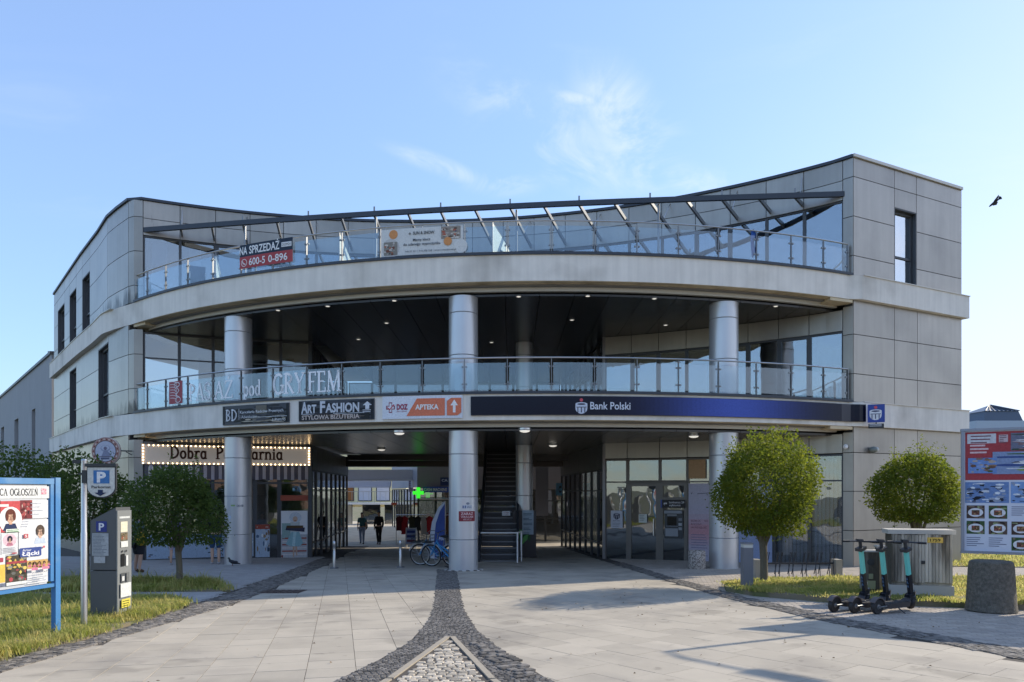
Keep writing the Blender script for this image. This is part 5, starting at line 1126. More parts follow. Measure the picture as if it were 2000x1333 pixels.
# ------------------------------------------------------------------ trees
def crown(c, r, n, leaf, seed, m, shoots=0, squash=.0, inner=.40, gap=.25):
    rr = random.Random(seed); b = MB(); lobes = [(rr.uniform(-1, 1), rr.uniform(-1, 1), rr.uniform(-1, 1), rr.uniform(.08, .26)) for _ in range(22)]
    k = 0
    while k < n:
        d = Vector((rr.gauss(0, 1), rr.gauss(0, 1), rr.gauss(0, 1))).normalized()
        s_ = 1 + sum(a[3] * max(0, d.dot(Vector(a[:3]).normalized()) - .6) * 2.2 for a in lobes) - .17
        if math.sin(d.x * 7 + seed) * math.sin(d.y * 6 + 1.3 * seed) * math.sin(d.z * 8) > .45 and rr.random() < .8: s_ *= rr.uniform(.75, .95)
        q = inner + (1 - inner) * rr.random() ** .55
        p = Vector((d.x * r[0], d.y * r[1], d.z * r[2])) * q * s_
        if p.z < -r[2] * (.86 - squash): continue
        if rr.random() < .05: p *= rr.uniform(1.04, 1.17)
        k += 1; p += Vector(c); put_leaf(b, p, d, leaf * rr.uniform(.7, 1.3), rr)
    for i in range(shoots):
        a = rr.random() * 6.28; q = rr.random() ** .5 * .75; base = Vector((r[0] * q * math.cos(a), r[1] * q * math.sin(a), r[2] * math.sqrt(max(0, 1 - q * q)) * .92)) + Vector(c)
        h = rr.uniform(.12, .42) if i % 3 else rr.uniform(.3, .55); dr = Vector((rr.gauss(0, .12), rr.gauss(0, .12), 1))
        for j in range(int(h / .022)): put_leaf(b, base + dr * (j * .022) + Vector((rr.gauss(0, .03), rr.gauss(0, .03), 0)), Vector((rr.gauss(0, 1), rr.gauss(0, 1), .4)).normalized(), leaf * rr.uniform(.6, 1.1), rr)
    return b
def put_leaf(b, p, d, L, rr):
    t = (d * .5 + Vector((rr.gauss(0, .7), rr.gauss(0, .7), rr.gauss(-.15, .6)))).normalized(); u = t.cross(Vector((rr.gauss(0, 1), rr.gauss(0, 1), rr.gauss(0, 1)))).normalized(); nn_ = t.cross(u)
    m_ = p + t * L * .5
    b.add([p, m_ + u * L * .30 + nn_ * L * .06, p + t * L, m_ - u * L * .30 + nn_ * L * .06], [(0, 1, 2, 3)])
def tree(x, y, zc, r, n, leaf, seed, m, trunk_r, label, shoots=0, group=None, name='tree', forks=5, squash=.0, lean=0):
    zb = gz(y); t = thing(name, (x, y, zb), label, 'tree', group); zt = zc - r[2] * .55; rr = random.Random(seed)
    b = MB(); pts = [(x + lean * f + .015 * math.sin(f * 7), y, zb - .05 + (zt - zb) * f) for f in (0, .12, .4, .7, 1)]; b.tube(pts, [trunk_r * 1.5, trunk_r * 1.05, trunk_r * .95, trunk_r, trunk_r * 1.1], 9)
    for i in range(forks):
        a = 6.28 * i / forks + rr.random(); e_ = Vector((x + lean + math.cos(a) * r[0] * .5, y + math.sin(a) * r[1] * .5, zc + rr.uniform(-.1, .4) * r[2])); s_ = Vector((x + lean * .7 + math.cos(a) * trunk_r * .4, y + math.sin(a) * trunk_r * .4, zb + (zt - zb) * .62))
        b.tube([s_, s_.lerp(e_, .45) + Vector((0, 0, -.05)), e_], [trunk_r * .55, trunk_r * .42, trunk_r * .12], 6)
    b.build('trunk', bark, t, True); crown((x + lean, y, zc), r, n, leaf, seed, m, shoots, squash).build('crown', m, t); return t
tree(5.55, 15.8, 2.27, (1.03, 1.02, 1.08), 27000, .062, 3, leaf_a, .085, 'round sunlit clipped tree with yellow-green shoots beside the bicycle rack', 60, 'round clipped trees')
tree(9.05, 16.0, 2.28, (.83, .83, .83), 19000, .058, 5, leaf_a, .08, 'round clipped tree standing behind the weathered concrete cabinet', 40, 'round clipped trees', squash=.06)
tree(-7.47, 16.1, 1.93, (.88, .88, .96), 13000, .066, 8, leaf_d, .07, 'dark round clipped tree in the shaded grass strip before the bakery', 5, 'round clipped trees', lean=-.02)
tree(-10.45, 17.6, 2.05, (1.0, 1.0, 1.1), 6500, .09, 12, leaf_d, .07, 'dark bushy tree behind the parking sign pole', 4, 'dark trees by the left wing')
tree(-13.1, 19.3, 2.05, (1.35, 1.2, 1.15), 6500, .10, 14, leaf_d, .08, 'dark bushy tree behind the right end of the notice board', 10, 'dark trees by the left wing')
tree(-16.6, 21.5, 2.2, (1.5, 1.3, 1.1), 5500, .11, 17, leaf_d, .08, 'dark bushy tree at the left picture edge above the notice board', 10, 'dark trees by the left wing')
for i, (x, y, h) in enumerate(((-14, -20, 3.6), (-5, -24, 4.4), (16, -22, 4.0), (24, -18, 3.5))):
    tree(x, y, h, (2.4, 2.4, 2.6), 2600, .28, 30 + i, leaf_d, .16, ('broad street tree across the square, opposite the notice board', 'tallest street tree across the square, facing the passage', 'street tree across the square, facing the bank', 'street tree across the square, far right opposite the hoarding')[i], 0, 'trees across the square', 'street_tree')

rr = random.Random(77); b = MB()
for i in range(170):
    x, y = (rr.gauss(3.6, 1.6), rr.gauss(13.0, 2.4)) if i % 2 else (rr.uniform(-5, 8), rr.uniform(6.6, 15))
    if y > 6: put_leaf(b, Vector((x, y, gz(y) + .016)), Vector((rr.gauss(0, 1), rr.gauss(0, 1), .1)).normalized() * .2, rr.uniform(.03, .055), rr)
for i, v in enumerate(b.v): b.v[i] = (v[0], v[1], gz(v[1]) + .014 + .012 * (i % 4 == 1))
tag(b.build('fallen_leaves', plain('dead_leaf', '#6a5230', .8)), 'scattered small dry leaves lying on the pale plaza slabs', 'fallen leaves', kind='stuff')

# ------------------------------------------------------------------ notice board
P1 = Vector((-6.02, 9.46, 0)); dv = Vector((-.245, -.97, 0)).normalized(); LB = 2.6
nb_n = Vector((-dv.y, dv.x, 0)); nb_n = nb_n if nb_n.x > 0 else -nb_n
zg = gz(9.4); z0, z1 = zg + .66, zg + 2.09
t = thing('notice_board', (P1.x, P1.y, zg), 'blue framed public notice board covered in posters on the left lawn', 'notice board')
Mb = Matrix(((-dv.x, nb_n.x, 0), (-dv.y, nb_n.y, 0), (0, 0, 1)))
def bb(c_u, c_v, c_o, du, dv_, do, m, name, label=None): c = P1 + dv * c_u + nb_n * c_o; return MB().box((c.x, c.y, c_v), (du, do, dv_), M=Mb).build(name, m, t, label=label)
for u in (0, LB): MB().box(((P1 + dv * u).x, (P1 + dv * u).y, zg + 1.0), (.075, .075, 2.18), M=Mb).build('post', blue_p, t)
bb(LB / 2, z1 - .05, 0, LB - .08, .075, .05, blue_p, 'frame_rail'); bb(LB / 2, z0 + .02, 0, LB - .08, .045, .05, blue_p, 'frame_rail'); bb(.075, (z0 + z1) / 2, 0, .05, z1 - z0 - .15, .045, blue_p, 'frame_rail')
bb(LB / 2 + .04, (z0 + z1) / 2 - .02, -.005, LB - .2, z1 - z0 - .14, .02, plain('worn_board', '#b9bcc0', .7), 'back_panel')
ur = -dv                                   # reading direction: towards the right post
def bfn(u_right, z): return plane_fn(P1 + dv * u_right + nb_n * .008 + Vector((0, 0, z)), ur, nb_n)
p = Print(); p.rect(0, 0, 2.2, .155, '#d9dad8'); p.serif('TABLICA OG\u0141OSZE\u0143', 1.30, .04, .08, '#2e3034', .74, .12, .06); p.photo(2.08, .05, .08, .08, ['#d9b9c0', '#b03a50', '#d86a80'], 8, 2)
p.build('header_panel', bfn(2.31, z1 - .27), t)
def poster(u0, v0, w_, h, fn, lab=None):
    """u0 from the right edge of the board, v0 down from under the header"""
    v0 *= .83; h *= .83; p = Print(.0008); p.o = random.uniform(.001, .006); p.rect(0, 0, w_, h, '#d9dbdd'); fn(p, w_, h); p.build('poster', bfn(u0 + w_, z1 - .275 - v0 - h), t, label=lab)
def face_(p, u, v, k, hair, sk='#c99a80', shirt='#3a4a66', beard=None):
    p.poly([(u - .9 * k, v - 1.5 * k), (u + .9 * k, v - 1.5 * k), (u + .55 * k, v - .75 * k), (u - .55 * k, v - .75 * k)], shirt)
    p.disc(u, v + .12 * k, .62 * k, hair, .72 * k); p.rect(u - .18 * k, v - .85 * k, .36 * k, .4 * k, sk); p.disc(u, v - .08 * k, .46 * k, sk, .62 * k)
    p.disc(u + .2 * k, v - .1 * k, .24 * k, tuple(q * .72 for q in hx(sk)), .5 * k); p.disc(u - .05 * k, v + .42 * k, .42 * k, hair, .2 * k)
    for s_ in (-1, 1): p.disc(u + s_ * .17 * k, v + .04 * k, .055 * k, '#5a4238', .03 * k, n=7); p.disc(u + s_ * .42 * k, v + .05 * k, .16 * k, hair, .5 * k, n=9)
    p.line([(u, v - .02 * k), (u + .03 * k, v - .2 * k)], .05 * k, '#a87860'); p.line([(u - .13 * k, v - .31 * k), (u + .13 * k, v - .31 * k)], .05 * k, '#96605a')
    if beard: p.line([(u - .36 * k, v + .04 * k), (u + .36 * k, v + .04 * k)], .04 * k, '#30343a')
def f1(p, w_, h):
    p.rect(0, 0, w_, h, '#c22a30'); p.rect(w_ * .05, h * .82, w_ * .38, h * .08, '#e8dcd8'); p.disc(w_ * .5, h * .4, w_ * .46, '#e8e4e0', h * .42); face_(p, w_ * .5, h * .50, h * .30, '#6a2f1f', '#d0a080', '#26345a'); p.rect(w_ * .3, 0, w_ * .6, h * .1, '#dfe8dc'); p.lines(w_ * .34, h * .05, w_ * .5, 2, h * .05, '#4a8a4a', h * .02)
def f2(p, w_, h):
    p.lines(w_ * .05, h * .95, w_ * .3, 3, h * .06, '#8a8fa0', h * .015); face_(p, w_ * .72, h * .70, h * .20, '#5a4a3e', '#cfa88e', '#b8c6da', True); p.rect(w_ * .02, h * .10, w_ * .72, h * .22, '#26428e'); p.text('Artur', w_ * .1, h * .235, h * .06, '#e8ecf4', w_ * .3); p.text('\u0141\u0105cki', w_ * .08, h * .13, h * .10, '#f0f2f6', w_ * .58, .02); p.rect(w_ * .14, h * .56, w_ * .15, h * .10, '#b83a44'); p.text('5', w_ * .18, h * .58, h * .06, '#f0e8e8', w_ * .07, .02); p.disc(w_ * .82, h * .31, h * .03, '#c04a60')
def f3(p, w_, h): p.rect(0, 0, w_, h, '#3e3a30'); p.photo(0, h * .1, w_, h * .9, ['#4a463a', '#caa62a', '#2a2c2a', '#8a8a80', '#d8c04a', '#6a6a66', '#b03040'], 44, 51); p.rect(0, h * .72, w_, h * .08, '#a02a34'); p.rect(0, 0, w_, h * .1, '#d8dcdc')
def f4(p, w_, h): p.rect(0, h * .55, w_, h * .3, '#c9a050'); [face_(p, w_ * (.12 + .2 * i), h * .74, h * .08, '#4a3226', '#d0a080', '#c25a80') for i in range(5)]; p.rect(w_ * .06, h * .5, w_ * .3, h * .1, '#cc6a90'); p.rect(w_ * .56, h * .5, w_ * .36, h * .1, '#d07a9a'); p.text('WARSZTATY', w_ * .06, h * .38, h * .06, '#3a4a6a', w_ * .85); p.lines(w_ * .06, h * .3, w_ * .85, 4, h * .07, '#8a94a8', h * .02, 3)
def f5(p, w_, h): p.rect(0, h * .12, w_, h * .58, '#e0b41e'); p.lines(w_ * .12, h * .6, w_ * .8, 6, h * .08, '#4a3a1a', h * .03, 4); p.rect(w_ * .25, h * .76, w_ * .15, h * .18, '#3a6ab0'); p.rect(w_ * .5, h * .76, w_ * .15, h * .18, '#caa62a'); p.rect(w_ * .75, h * .78, w_ * .16, h * .14, '#a8304a'); p.rect(w_ * .6, 0, w_ * .4, h * .1, '#6a7288')
def f6(p, w_, h): p.disc(w_ * .5, h * .66, w_ * .42, '#d8b4c0', h * .3); face_(p, w_ * .5, h * .70, h * .20, '#2a2a40', '#d2a68e', '#b06a80'); p.lines(w_ * .06, h * .3, w_ * .86, 4, h * .07, '#8a8a98', h * .02, 5); p.rect(w_ * .6, h * .02, w_ * .3, h * .05, '#b8404a')
def f7(p, w_, h): p.lines(w_ * .15, h * .8, w_ * .7, 4, h * .2, '#9aa0ac', h * .04, 7)
def f8(p, w_, h): p.photo(0, 0, w_, h, ['#7a2a2e', '#a83a3a', '#5a1e20', '#c8b0a0', '#38202a'], 26, 55)
def f9(p, w_, h): p.rect(0, 0, w_, h, '#bcd4d8'); p.photo(0, h * .3, w_, h * .6, ['#9cc8cc', '#d8c88a', '#6ab0b8', '#d8e4e0'], 20, 57)
def f10(p, w_, h): p.rect(0, h * .5, w_, h * .5, '#d08a3a'); face_(p, w_ * .5, h * .62, h * .16, '#3a2a22'); p.lines(w_ * .1, h * .4, w_ * .8, 5, h * .08, '#6a6a78', h * .03, 8)
poster(.13, .02, .30, .28, f7); poster(.36, .02, .17, .28, f8); poster(.49, .03, .34, .46, f1, 'red poster with a woman\u2019s portrait in a white circle'); poster(.79, .02, .14, .4, f8); poster(.93, .02, .22, .4, f9)
poster(.13, .32, .42, .62, f2, 'white poster with a man in glasses above a blue name block'); poster(.56, .50, .22, .32, f6); poster(.79, .43, .22, .40, f6); poster(1.02, .44, .26, .4, f10)
poster(.13, .88, .30, .42, f4, 'white poster with a row of small faces and pink squares'); poster(.44, .84, .28, .44, f3, 'black and yellow poster with small car pictures'); poster(.73, .82, .30, .46, f5, 'yellow and white poster with black lines'); poster(1.04, .86, .3, .4, f10)
for k in range(6): poster(1.38 + .28 * (k % 3), .05 + .6 * (k // 3), .25, .5, (f9, f6, f5, f4, f3, f1)[k])

# ------------------------------------------------------------------ parking sign and ticket machine
x, y = -5.97, 10.0; zg = gz(y)
t = thing('parking_sign', (x, y, zg), 'grey pole with a white shield sign reading P Parkomat and a down arrow', 'sign')
MB().tube([(x, y, zg - .1), (x, y, zg + 1.35), (x, y, zg + 1.36), (x, y, zg + 2.36)], [.042, .042, .038, .038], 12).tube([(x, y, zg + 2.36), (x, y, zg + 2.38)], [.042, .03], 12).build('pole', steel, t, True)
zt = zat(912, y); zb = zat(973, y); xl, xr = (174 - 1000) / 1400 * y, (231 - 1000) / 1400 * y; hw = (xr - xl) / 2; xc = (xl + xr) / 2
def shield(e_): return [(xc - hw + e_, zt - e_), (xc - hw + e_, zb + hw * .75)] + [(xc + (hw - e_) * math.cos(a), zb + hw * .75 + (hw * .75 - e_) * math.sin(a)) for a in [math.pi + math.pi * i / 14 for i in range(1, 14)]] + [(xc + hw - e_, zb + hw * .75), (xc + hw - e_, zt - e_)]
b = MB(); o = shield(0); m = len(o); b.add([(q[0], y - .06, q[1]) for q in o] + [(q[0], y - .03, q[1]) for q in o], [tuple(range(m)), tuple(range(2 * m - 1, m - 1, -1))] + [(i, i + m, (i + 1) % m + m, (i + 1) % m) for i in range(m)]); b.build('plate', plain('sign_back_dark', '#2a2d33', .5), t)
MB().box((xc, y - .05, zt + .02), (hw * 2 + .02, .06, .045)).build('top_rail', black_p, t); MB().box((xl - .03, y - .03, zt - .14), (.07, .07, .18)).box((x, y, zt - .1), (.10, .10, .03)).box((x - .08, y, zt + .07), (.14, .05, .05)).build('clamp', black_p, t)
p = Print(); p.poly([(q[0] - xl, q[1] - zb) for q in shield(.014)], '#cfd0c8'); H_ = zt - zb
p.rect(hw * .48, H_ * .46, hw * 1.10, H_ * .42, '#1f6fb0'); p.text('P', hw * .72, H_ * .51, H_ * .32, '#e6e8ea', hw * .62, .045); p.text('Parkomat', hw * .36, H_ * .31, H_ * .085, '#3a3d42', hw * 1.32, .012)
p.poly([(hw * .55, H_ * .17), (hw * 1.38, H_ * .17), (hw * .96, H_ * .06)], '#23365a'); p.rect(hw * .8, H_ * .17, hw * .34, H_ * .09, '#23365a')
p.build('lettering', plane_fn((xl, y - .062, zb), (1, 0, 0), (0, -1, 0)), t)

x, y = -6.16, 11.0; zg = gz(y) + .02; rz = R(86)
t = thing('parking_ticket_machine', (x, y, zg), 'tall dark grey parking ticket machine standing in the left grass', 'parking meter', rz=rz)
wA, dA, hA = .36, .40, 1.70           # local: front face looks along -Y
def loc(b, name, m, parent=t, smooth=False, label=None): return b.build(name, m, parent, smooth, world=False, label=label)
b = MB(); b.box((0, 0, .36), (wA, dA, .76)); loc(b, 'lower_cabinet', meter_m)
b = MB(); b.add([(-wA / 2, -dA / 2, .75), (wA / 2, -dA / 2, .75), (wA / 2, dA / 2, .75), (-wA / 2, dA / 2, .75), (-wA / 2, -dA / 2, 1.70), (wA / 2, -dA / 2, 1.70), (wA / 2, dA / 2, 1.50), (-wA / 2, dA / 2, 1.50)], [(0, 3, 2, 1), (4, 5, 6, 7), (0, 1, 5, 4), (1, 2, 6, 5), (2, 3, 7, 6), (3, 0, 4, 7)]); loc(b, 'upper_cabinet', meter_m)
loc(MB().box((0, -dA / 2 - .012, .84), (wA - .01, .022, 1.62)), 'front_panel', meter_l)
p = Print(); p.rect(.04, 1.47, .26, .03, '#c8ccca'); p.rect(.07, 1.26, .17, .16, '#d6cfb4'); p.photo(.07, 1.13, .17, .12, ['#7a6a50', '#4a4a34', '#8a4a30', '#b8b09a'], 14, 5); p.rect(.07, 1.03, .17, .09, '#d2d4d0'); p.rect(.07, .74, .09, .19, '#1c1e20'); p.rect(.19, .74, .05, .16, '#d0d2d0'); p.disc(.1, .97, .018, '#3a3c3e'); p.disc(.19, .97, .018, '#3a3c3e'); p.rect(.06, .5, .09, .14, '#55595a'); p.rect(.19, .5, .07, .14, '#6a6e6e'); p.rect(.075, .52, .06, .07, '#c8cac8'); p.rect(.04, .27, .26, .21, '#cfd2d0'); p.rect(.06, .11, .22, .13, '#d8c81e'); p.lines(.08, .2, .18, 3, .035, '#4a4a20', .012)
loc_fn = lambda org, ua, nr: plane_fn(org, ua, nr)
o = p.build('control_print', plane_fn((-wA / 2 + .01, -dA / 2 - .024, .06), (1, 0, 0), (0, -1, 0)), t, world=False)
p = Print(); p.rect(.09, 1.33, .17, .16, '#2a3a8e'); p.text('P', .135, 1.355, .11, '#e6e8f0', .085, .03); p.rect(.03, .97, .26, .34, '#aeb4ba'); p.lines(.045, 1.28, .22, 14, .022, '#70767e', .007, 3); p.rect(.06, .86, .18, .10, '#b4b9be')
o = p.build('information_print', plane_fn((-wA / 2 - .002, dA / 2, .0), (0, -1, 0), (-1, 0, 0)), t, world=False)
loc(MB().box((0, -.005, .755), (wA + .004, dA + .02, .006)), 'joint', black)

# ------------------------------------------------------------------ bollards, bin, rack, lights
def bollard_post(px, py, lab):
    x, y = G(px, py); z = gz(y); t = thing('bollard', (x, y, z), lab, 'bollard', 'silver bollards in the passage mouth')
    MB().lathe((x, y, z), [(.045, .02), (.045, .5), (.04, .51), (.04, .68), (.045, .69), (.045, .80), (.02, .83)], 14).build('post', steel, t, True); MB().box((x, y, z + .02), (.20, .20, .05)).build('base_plate', steel_dk, t)
bollard_post(653, 1111, 'silver post bollard before the dark bakery side wall, left one of the pair'); bollard_post(782, 1109, 'silver post bollard beside the parked bicycles, right one of the pair')
x, y = 4.85, 14.8; z = gz(y) + LRISE
t = thing('bollard_light', (x, y, z), 'square grey bollard light standing at the tip of the right lawn', 'bollard light')
MB().box((x, y, z + .42), (.20, .20, .86)).build('body', plain('bollard_grey', '#6e7076', .5), t); MB().box((x, y, z + .885), (.19, .19, .07)).build('lens', plain('lens_white', '#c4c4bc', .3), t); MB().box((x, y, z + .935), (.21, .21, .03)).build('cap', plain('bollard_grey2', '#7e8086', .5), t)
x, y = G(1361, 1108); y = 21.2; x = (1361 - 1000) / 1400 * y; z = gz(y)
t = thing('litter_bin', (x, y, z), 'round pale exposed-aggregate litter bin before the lilac poster', 'litter bin')
MB().lathe((x, y, z - .03), [(.23, 0), (.25, .03), (.25, .55), (.23, .58), (.19, .58), (.19, .2), (.02, .2)], 24).build('drum', agg_l, t, True)
# bicycle rack between two concrete blocks
ya = 17.8; za = gz(ya); xa, xb = (1478 - 1000) / 1400 * ya, (1634 - 1000) / 1400 * ya
t = thing('bicycle_rack', ((xa + xb) / 2, ya, za), 'black steel bicycle rack between two pale concrete blocks behind the sunlit tree', 'bicycle rack')
for xx in (xa, xb): MB().box((xx, ya, za + .24), (.16, .30, .52)).build('concrete_block', plain('block_concrete', '#9a968c', .85), t)
MB().tube([(xa, ya, za + .40), (xb, ya, za + .40)], .022, 8).build('bar', black_p, t, True)
for i in range(6):
    xx = xa + .16 + (xb - xa - .32) * i / 5
    b = MB()
    for d in (-.05, .05): b.tube([(xx + d - .08, ya - .28, za + .05), (xx + d, ya - .05, za + .36), (xx + d + .10, ya + .10, za + .66), (xx + d + .17, ya + .18, za + .66), (xx + d + .10, ya + .28, za + .1)], .012, 6)
    b.tube([(xx - .13, ya - .28, za + .05), (xx - .08, ya - .34, za + .02), (xx - .03, ya - .28, za + .05)], .012, 6); b.build('wheel_hoop', black_p, t, True)
# weathered concrete cabinet
x, y = 7.56, 13.35; z = gz(y) + LRISE; rz = R(-14)
t = thing('concrete_cabinet', (x, y, z), 'weathered grooved concrete cabinet with yellow number plate behind the scooters', 'cabinet', rz=rz)
cw, cd, chh = 1.02, .42, 1.18
b = MB(); b.box((0, 0, chh / 2), (cw, cd - .04, chh)); loc(b, 'body', conc, t)
for i in range(18): loc(MB().box((-cw / 2 + (i + .5) * cw / 18, -cd / 2 + .008 + random.uniform(-.006, .006), chh * .62 + random.uniform(-.01, .01)), (cw / 18 - .007, .05, chh * .74)), 'rib', conc, t)
for i in range(5): loc(MB().box((cw / 2 + .004, -cd / 2 + .05 + (i + .5) * (cd - .08) / 5, chh * .6), (.03, (cd - .08) / 5 - .014, chh * .76)), 'rib', conc, t)
loc(MB().box((0, 0, chh + .035), (cw + .10, cd + .06, .08)), 'lid', plain('lid_concrete', (.46, .43, .38), .85), t); loc(MB().box((0, 0, .11), (cw + .05, cd + .03, .24)), 'plinth', plain('plinth_concrete', (.42, .41, .38), .9), t)
loc(MB().box((.02, -cd / 2 - .025, .66), (.06, .02, .06)), 'lock', black_p, t)
p = Print(); p.rect(.60, 1.0, .26, .10, '#d8a81e'); p.rect(.61, 1.01, .24, .08, '#e0b62a'); p.text('1759', .645, 1.025, .05, '#2a2412', .17, .02); p.build('number_plate', plane_fn((-cw / 2, -cd / 2 - .024, .02), (1, 0, 0), (0, -1, 0)), t, world=False)
for k, (px, pt, pb, D, lb) in enumerate(((1698, 1077, 1150, 13.9, 'lower stained grey utility box with round vent behind the left scooter'), (1728, 1069, 1145, 14.2, 'taller stained grey utility box touching the concrete cabinet'))):
    x = (px - 1000) / 1400 * D; z = gz(D) + LRISE; h = zat(pt, D) - z
    t = thing('utility_box', (x, D, z), lb, 'utility box', 'utility boxes beside the concrete cabinet', rz=R(-14)); loc(MB().box((0, 0, h / 2), (.30, .24, h)), 'body', conc, t); loc(MB().box((0, 0, h + .01), (.34, .28, .035)), 'lid', plain('lid_concrete', (.46, .43, .38), .85), t)
    loc(MB().lathe((0, -.12, h - .2), [(.065, 0), (.065, .012), (.045, .016)], 16, M=Matrix.Rotation(R(90), 3, 'X')), 'vent', plain('vent_dark', '#3a3a38', .8), t, True); loc(MB().box((0, -.125, h * .42), (.08, .012, .1)).box((0, -.125, h * .22), (.16, .012, .16)), 'hatch', plain('hatch_grey', '#8a8a6a', .8), t)
# aggregate bollard
x, y = 7.92, 11.85; z = gz(y) + LRISE
t = thing('concrete_block_bollard', (x, y, z), 'thick tapered exposed-aggregate concrete bollard on the right lawn', 'bollard')
MB().lathe((x, y, z - .05), [(.375, 0), (.36, .1), (.325, .72), (.315, .79), (.285, .815), (.05, .82)], 30).build('body', agg, t, True)

# advertising hoarding on two posts
D = 12.6; xl = (1877 - 1000) / 1400 * D; z0, z1 = zat(1080, D), zat(839, D); WB = 3.4
t = thing('advertising_hoarding', (xl + 1.8, D, gz(D)), 'large white framed hoarding with red top and rows of food pictures at the right edge', 'billboard')
Mh = Matrix.Rotation(R(-27), 3, 'Z'); hu = Mh @ Vector((1, 0, 0)); hn = Mh @ Vector((0, -1, 0)); ho = Vector((xl, D, z0))
def hbox(u, v, o, du, dv2, do): c = ho + hu * u + hn * o + Vector((0, 0, v)); return MB().box((c.x, c.y, c.z), (du, do, dv2), M=Mh)
HB = z1 - z0
hbox(WB / 2, HB / 2, 0, WB, HB, .06).build('board', plain('hoarding_white', '#c6ccd9', .5), t)
for u, v, du, dv2 in ((WB / 2, HB - .02, WB + .02, .045), (WB / 2, .02, WB + .02, .045), (.02, HB / 2, .045, HB - .09), (WB - .02, HB / 2, .045, HB - .09)): hbox(u, v, .02, du, dv2, .09).build('frame_bar', plain('hoarding_frame', '#8f96a2', .4, .5), t)
for u in (1.5, 3.2): c = ho + hu * u - hn * .1; MB().box((c.x, c.y, (gz(D) + z1) / 2 - .1), (.09, .09, z1 - gz(D))).build('post', steel_dk, t)
def hprint(name, u, v, w_, h, fn):
    p = Print(.0007); fn(p, w_, h); p.build(name, plane_fn(ho + hu * u + hn * .033 + Vector((0, 0, v)), hu, hn), t)
def h_top(p, w_, h):
    p.rect(0, 0, w_, h, '#a61f2d'); p.rect(.03, h * .76, .42, h * .20, '#c9ccd2'); p.lines(.08, h * .9, .32, 3, .055, '#7a4a56', .02); p.rect(.49, h * .78, .13, h * .15, '#c4b0b6'); p.lines(.5, h * .9, .1, 5, .03, '#6a4a56', .012, 2); p.lines(.07, h * .70, .34, 3, .06, '#d8b8bc', .03, 3)
    p.photo(.66, h * .60, w_ - .72, h * .36, ['#6a7088', '#b8bccc', '#4a5068', '#8a5a4a', '#d8d8de', '#c8b84a', '#3a4a3a', '#9a6a6a'], 60, 61); p.photo(.40, h * .12, w_ - .46, h * .46, ['#7a90b8', '#c8d0da', '#4a6a40', '#2a4a8a', '#8aa04a', '#d8dce0', '#5a5a68'], 60, 62); p.photo(.04, h * .14, .42, h * .32, ['#5a84c4', '#7a9ad0', '#8a6a50', '#4a5a3a', '#b0a090', '#6a4a3a'], 26, 63)
    p.text('www.hotelrestauracja.pl', w_ * .28, h * .035, h * .035, '#e0d0d2', w_ * .4)
h_t = HB * .385; hprint('red_picture_panel', .06, HB - .06 - h_t, WB - .12, h_t, h_top)
def pic(pal, n_, sd, dish=False):
    def f(p, w_, h):
        p.photo(0, 0, w_, h, pal, n_, sd)
        if dish: p.disc(w_ * .5, h * .46, w_ * .42, '#d8dade', h * .34); p.photo(w_ * .28, h * .26, w_ * .44, h * .38, ['#6a4030', '#8a5a3a', '#a8483a', '#5a7a3a', '#3a2a20', '#c89a5a'], 18, sd + 100)
    return f
v2 = HB - .06 - h_t - .025
for k in range(5): hprint('beach_picture', .06 + k * .66, v2 - .37, .635, .36, pic([['#5a80b8', '#6a94cc'][k % 2], '#2a3040', '#8a98b0', '#c8d0dc', '#1e2430', '#4a5a78', '#d8e0e8'], 60, 70 + k))
def f_t(p, w_, h): p.lines(0, h - .02, w_, 5, .035, '#6a7490', .012, 9)
for k in range(10):
    uu = .08 + k * .325
    for r in range(3):
        if (r, k % 4) in ((0, 2), (2, 0), (2, 1)): hprint('small_print', uu, v2 - .62 - r * .27, .27, .2, f_t)
        else: hprint('dish_picture', uu, v2 - .64 - r * .27, .265, .225, pic([['#4a3a34', '#3a5a34', '#5a4a40'][(r + k) % 3], '#7a6a5a', '#6a4a3a', '#2a2420', '#8a9a6a'], 16, 80 + r * 7 + k, True))
# street lamp outside the picture whose shadow crosses the plaza
bx, by = 9.45, 12.5; zb = gz(by)
t = thing('street_lamp', (bx, by, zb), 'tall street lamp with one arm whose shadow crosses the plaza', 'street lamp')
MB().tube([(bx, by, zb), (bx, by, zb + 5.05), (bx + .2, by - .3, zb + 5.12), (bx + .75, by - 1.0, zb + 5.15)], [.06, .045, .035, .03], 10).build('pole', steel_dk, t, True); MB().box((bx + .95, by - 1.25, zb + 5.15), (.22, .75, .09), R(38)).build('lamp_head', steel_dk, t)

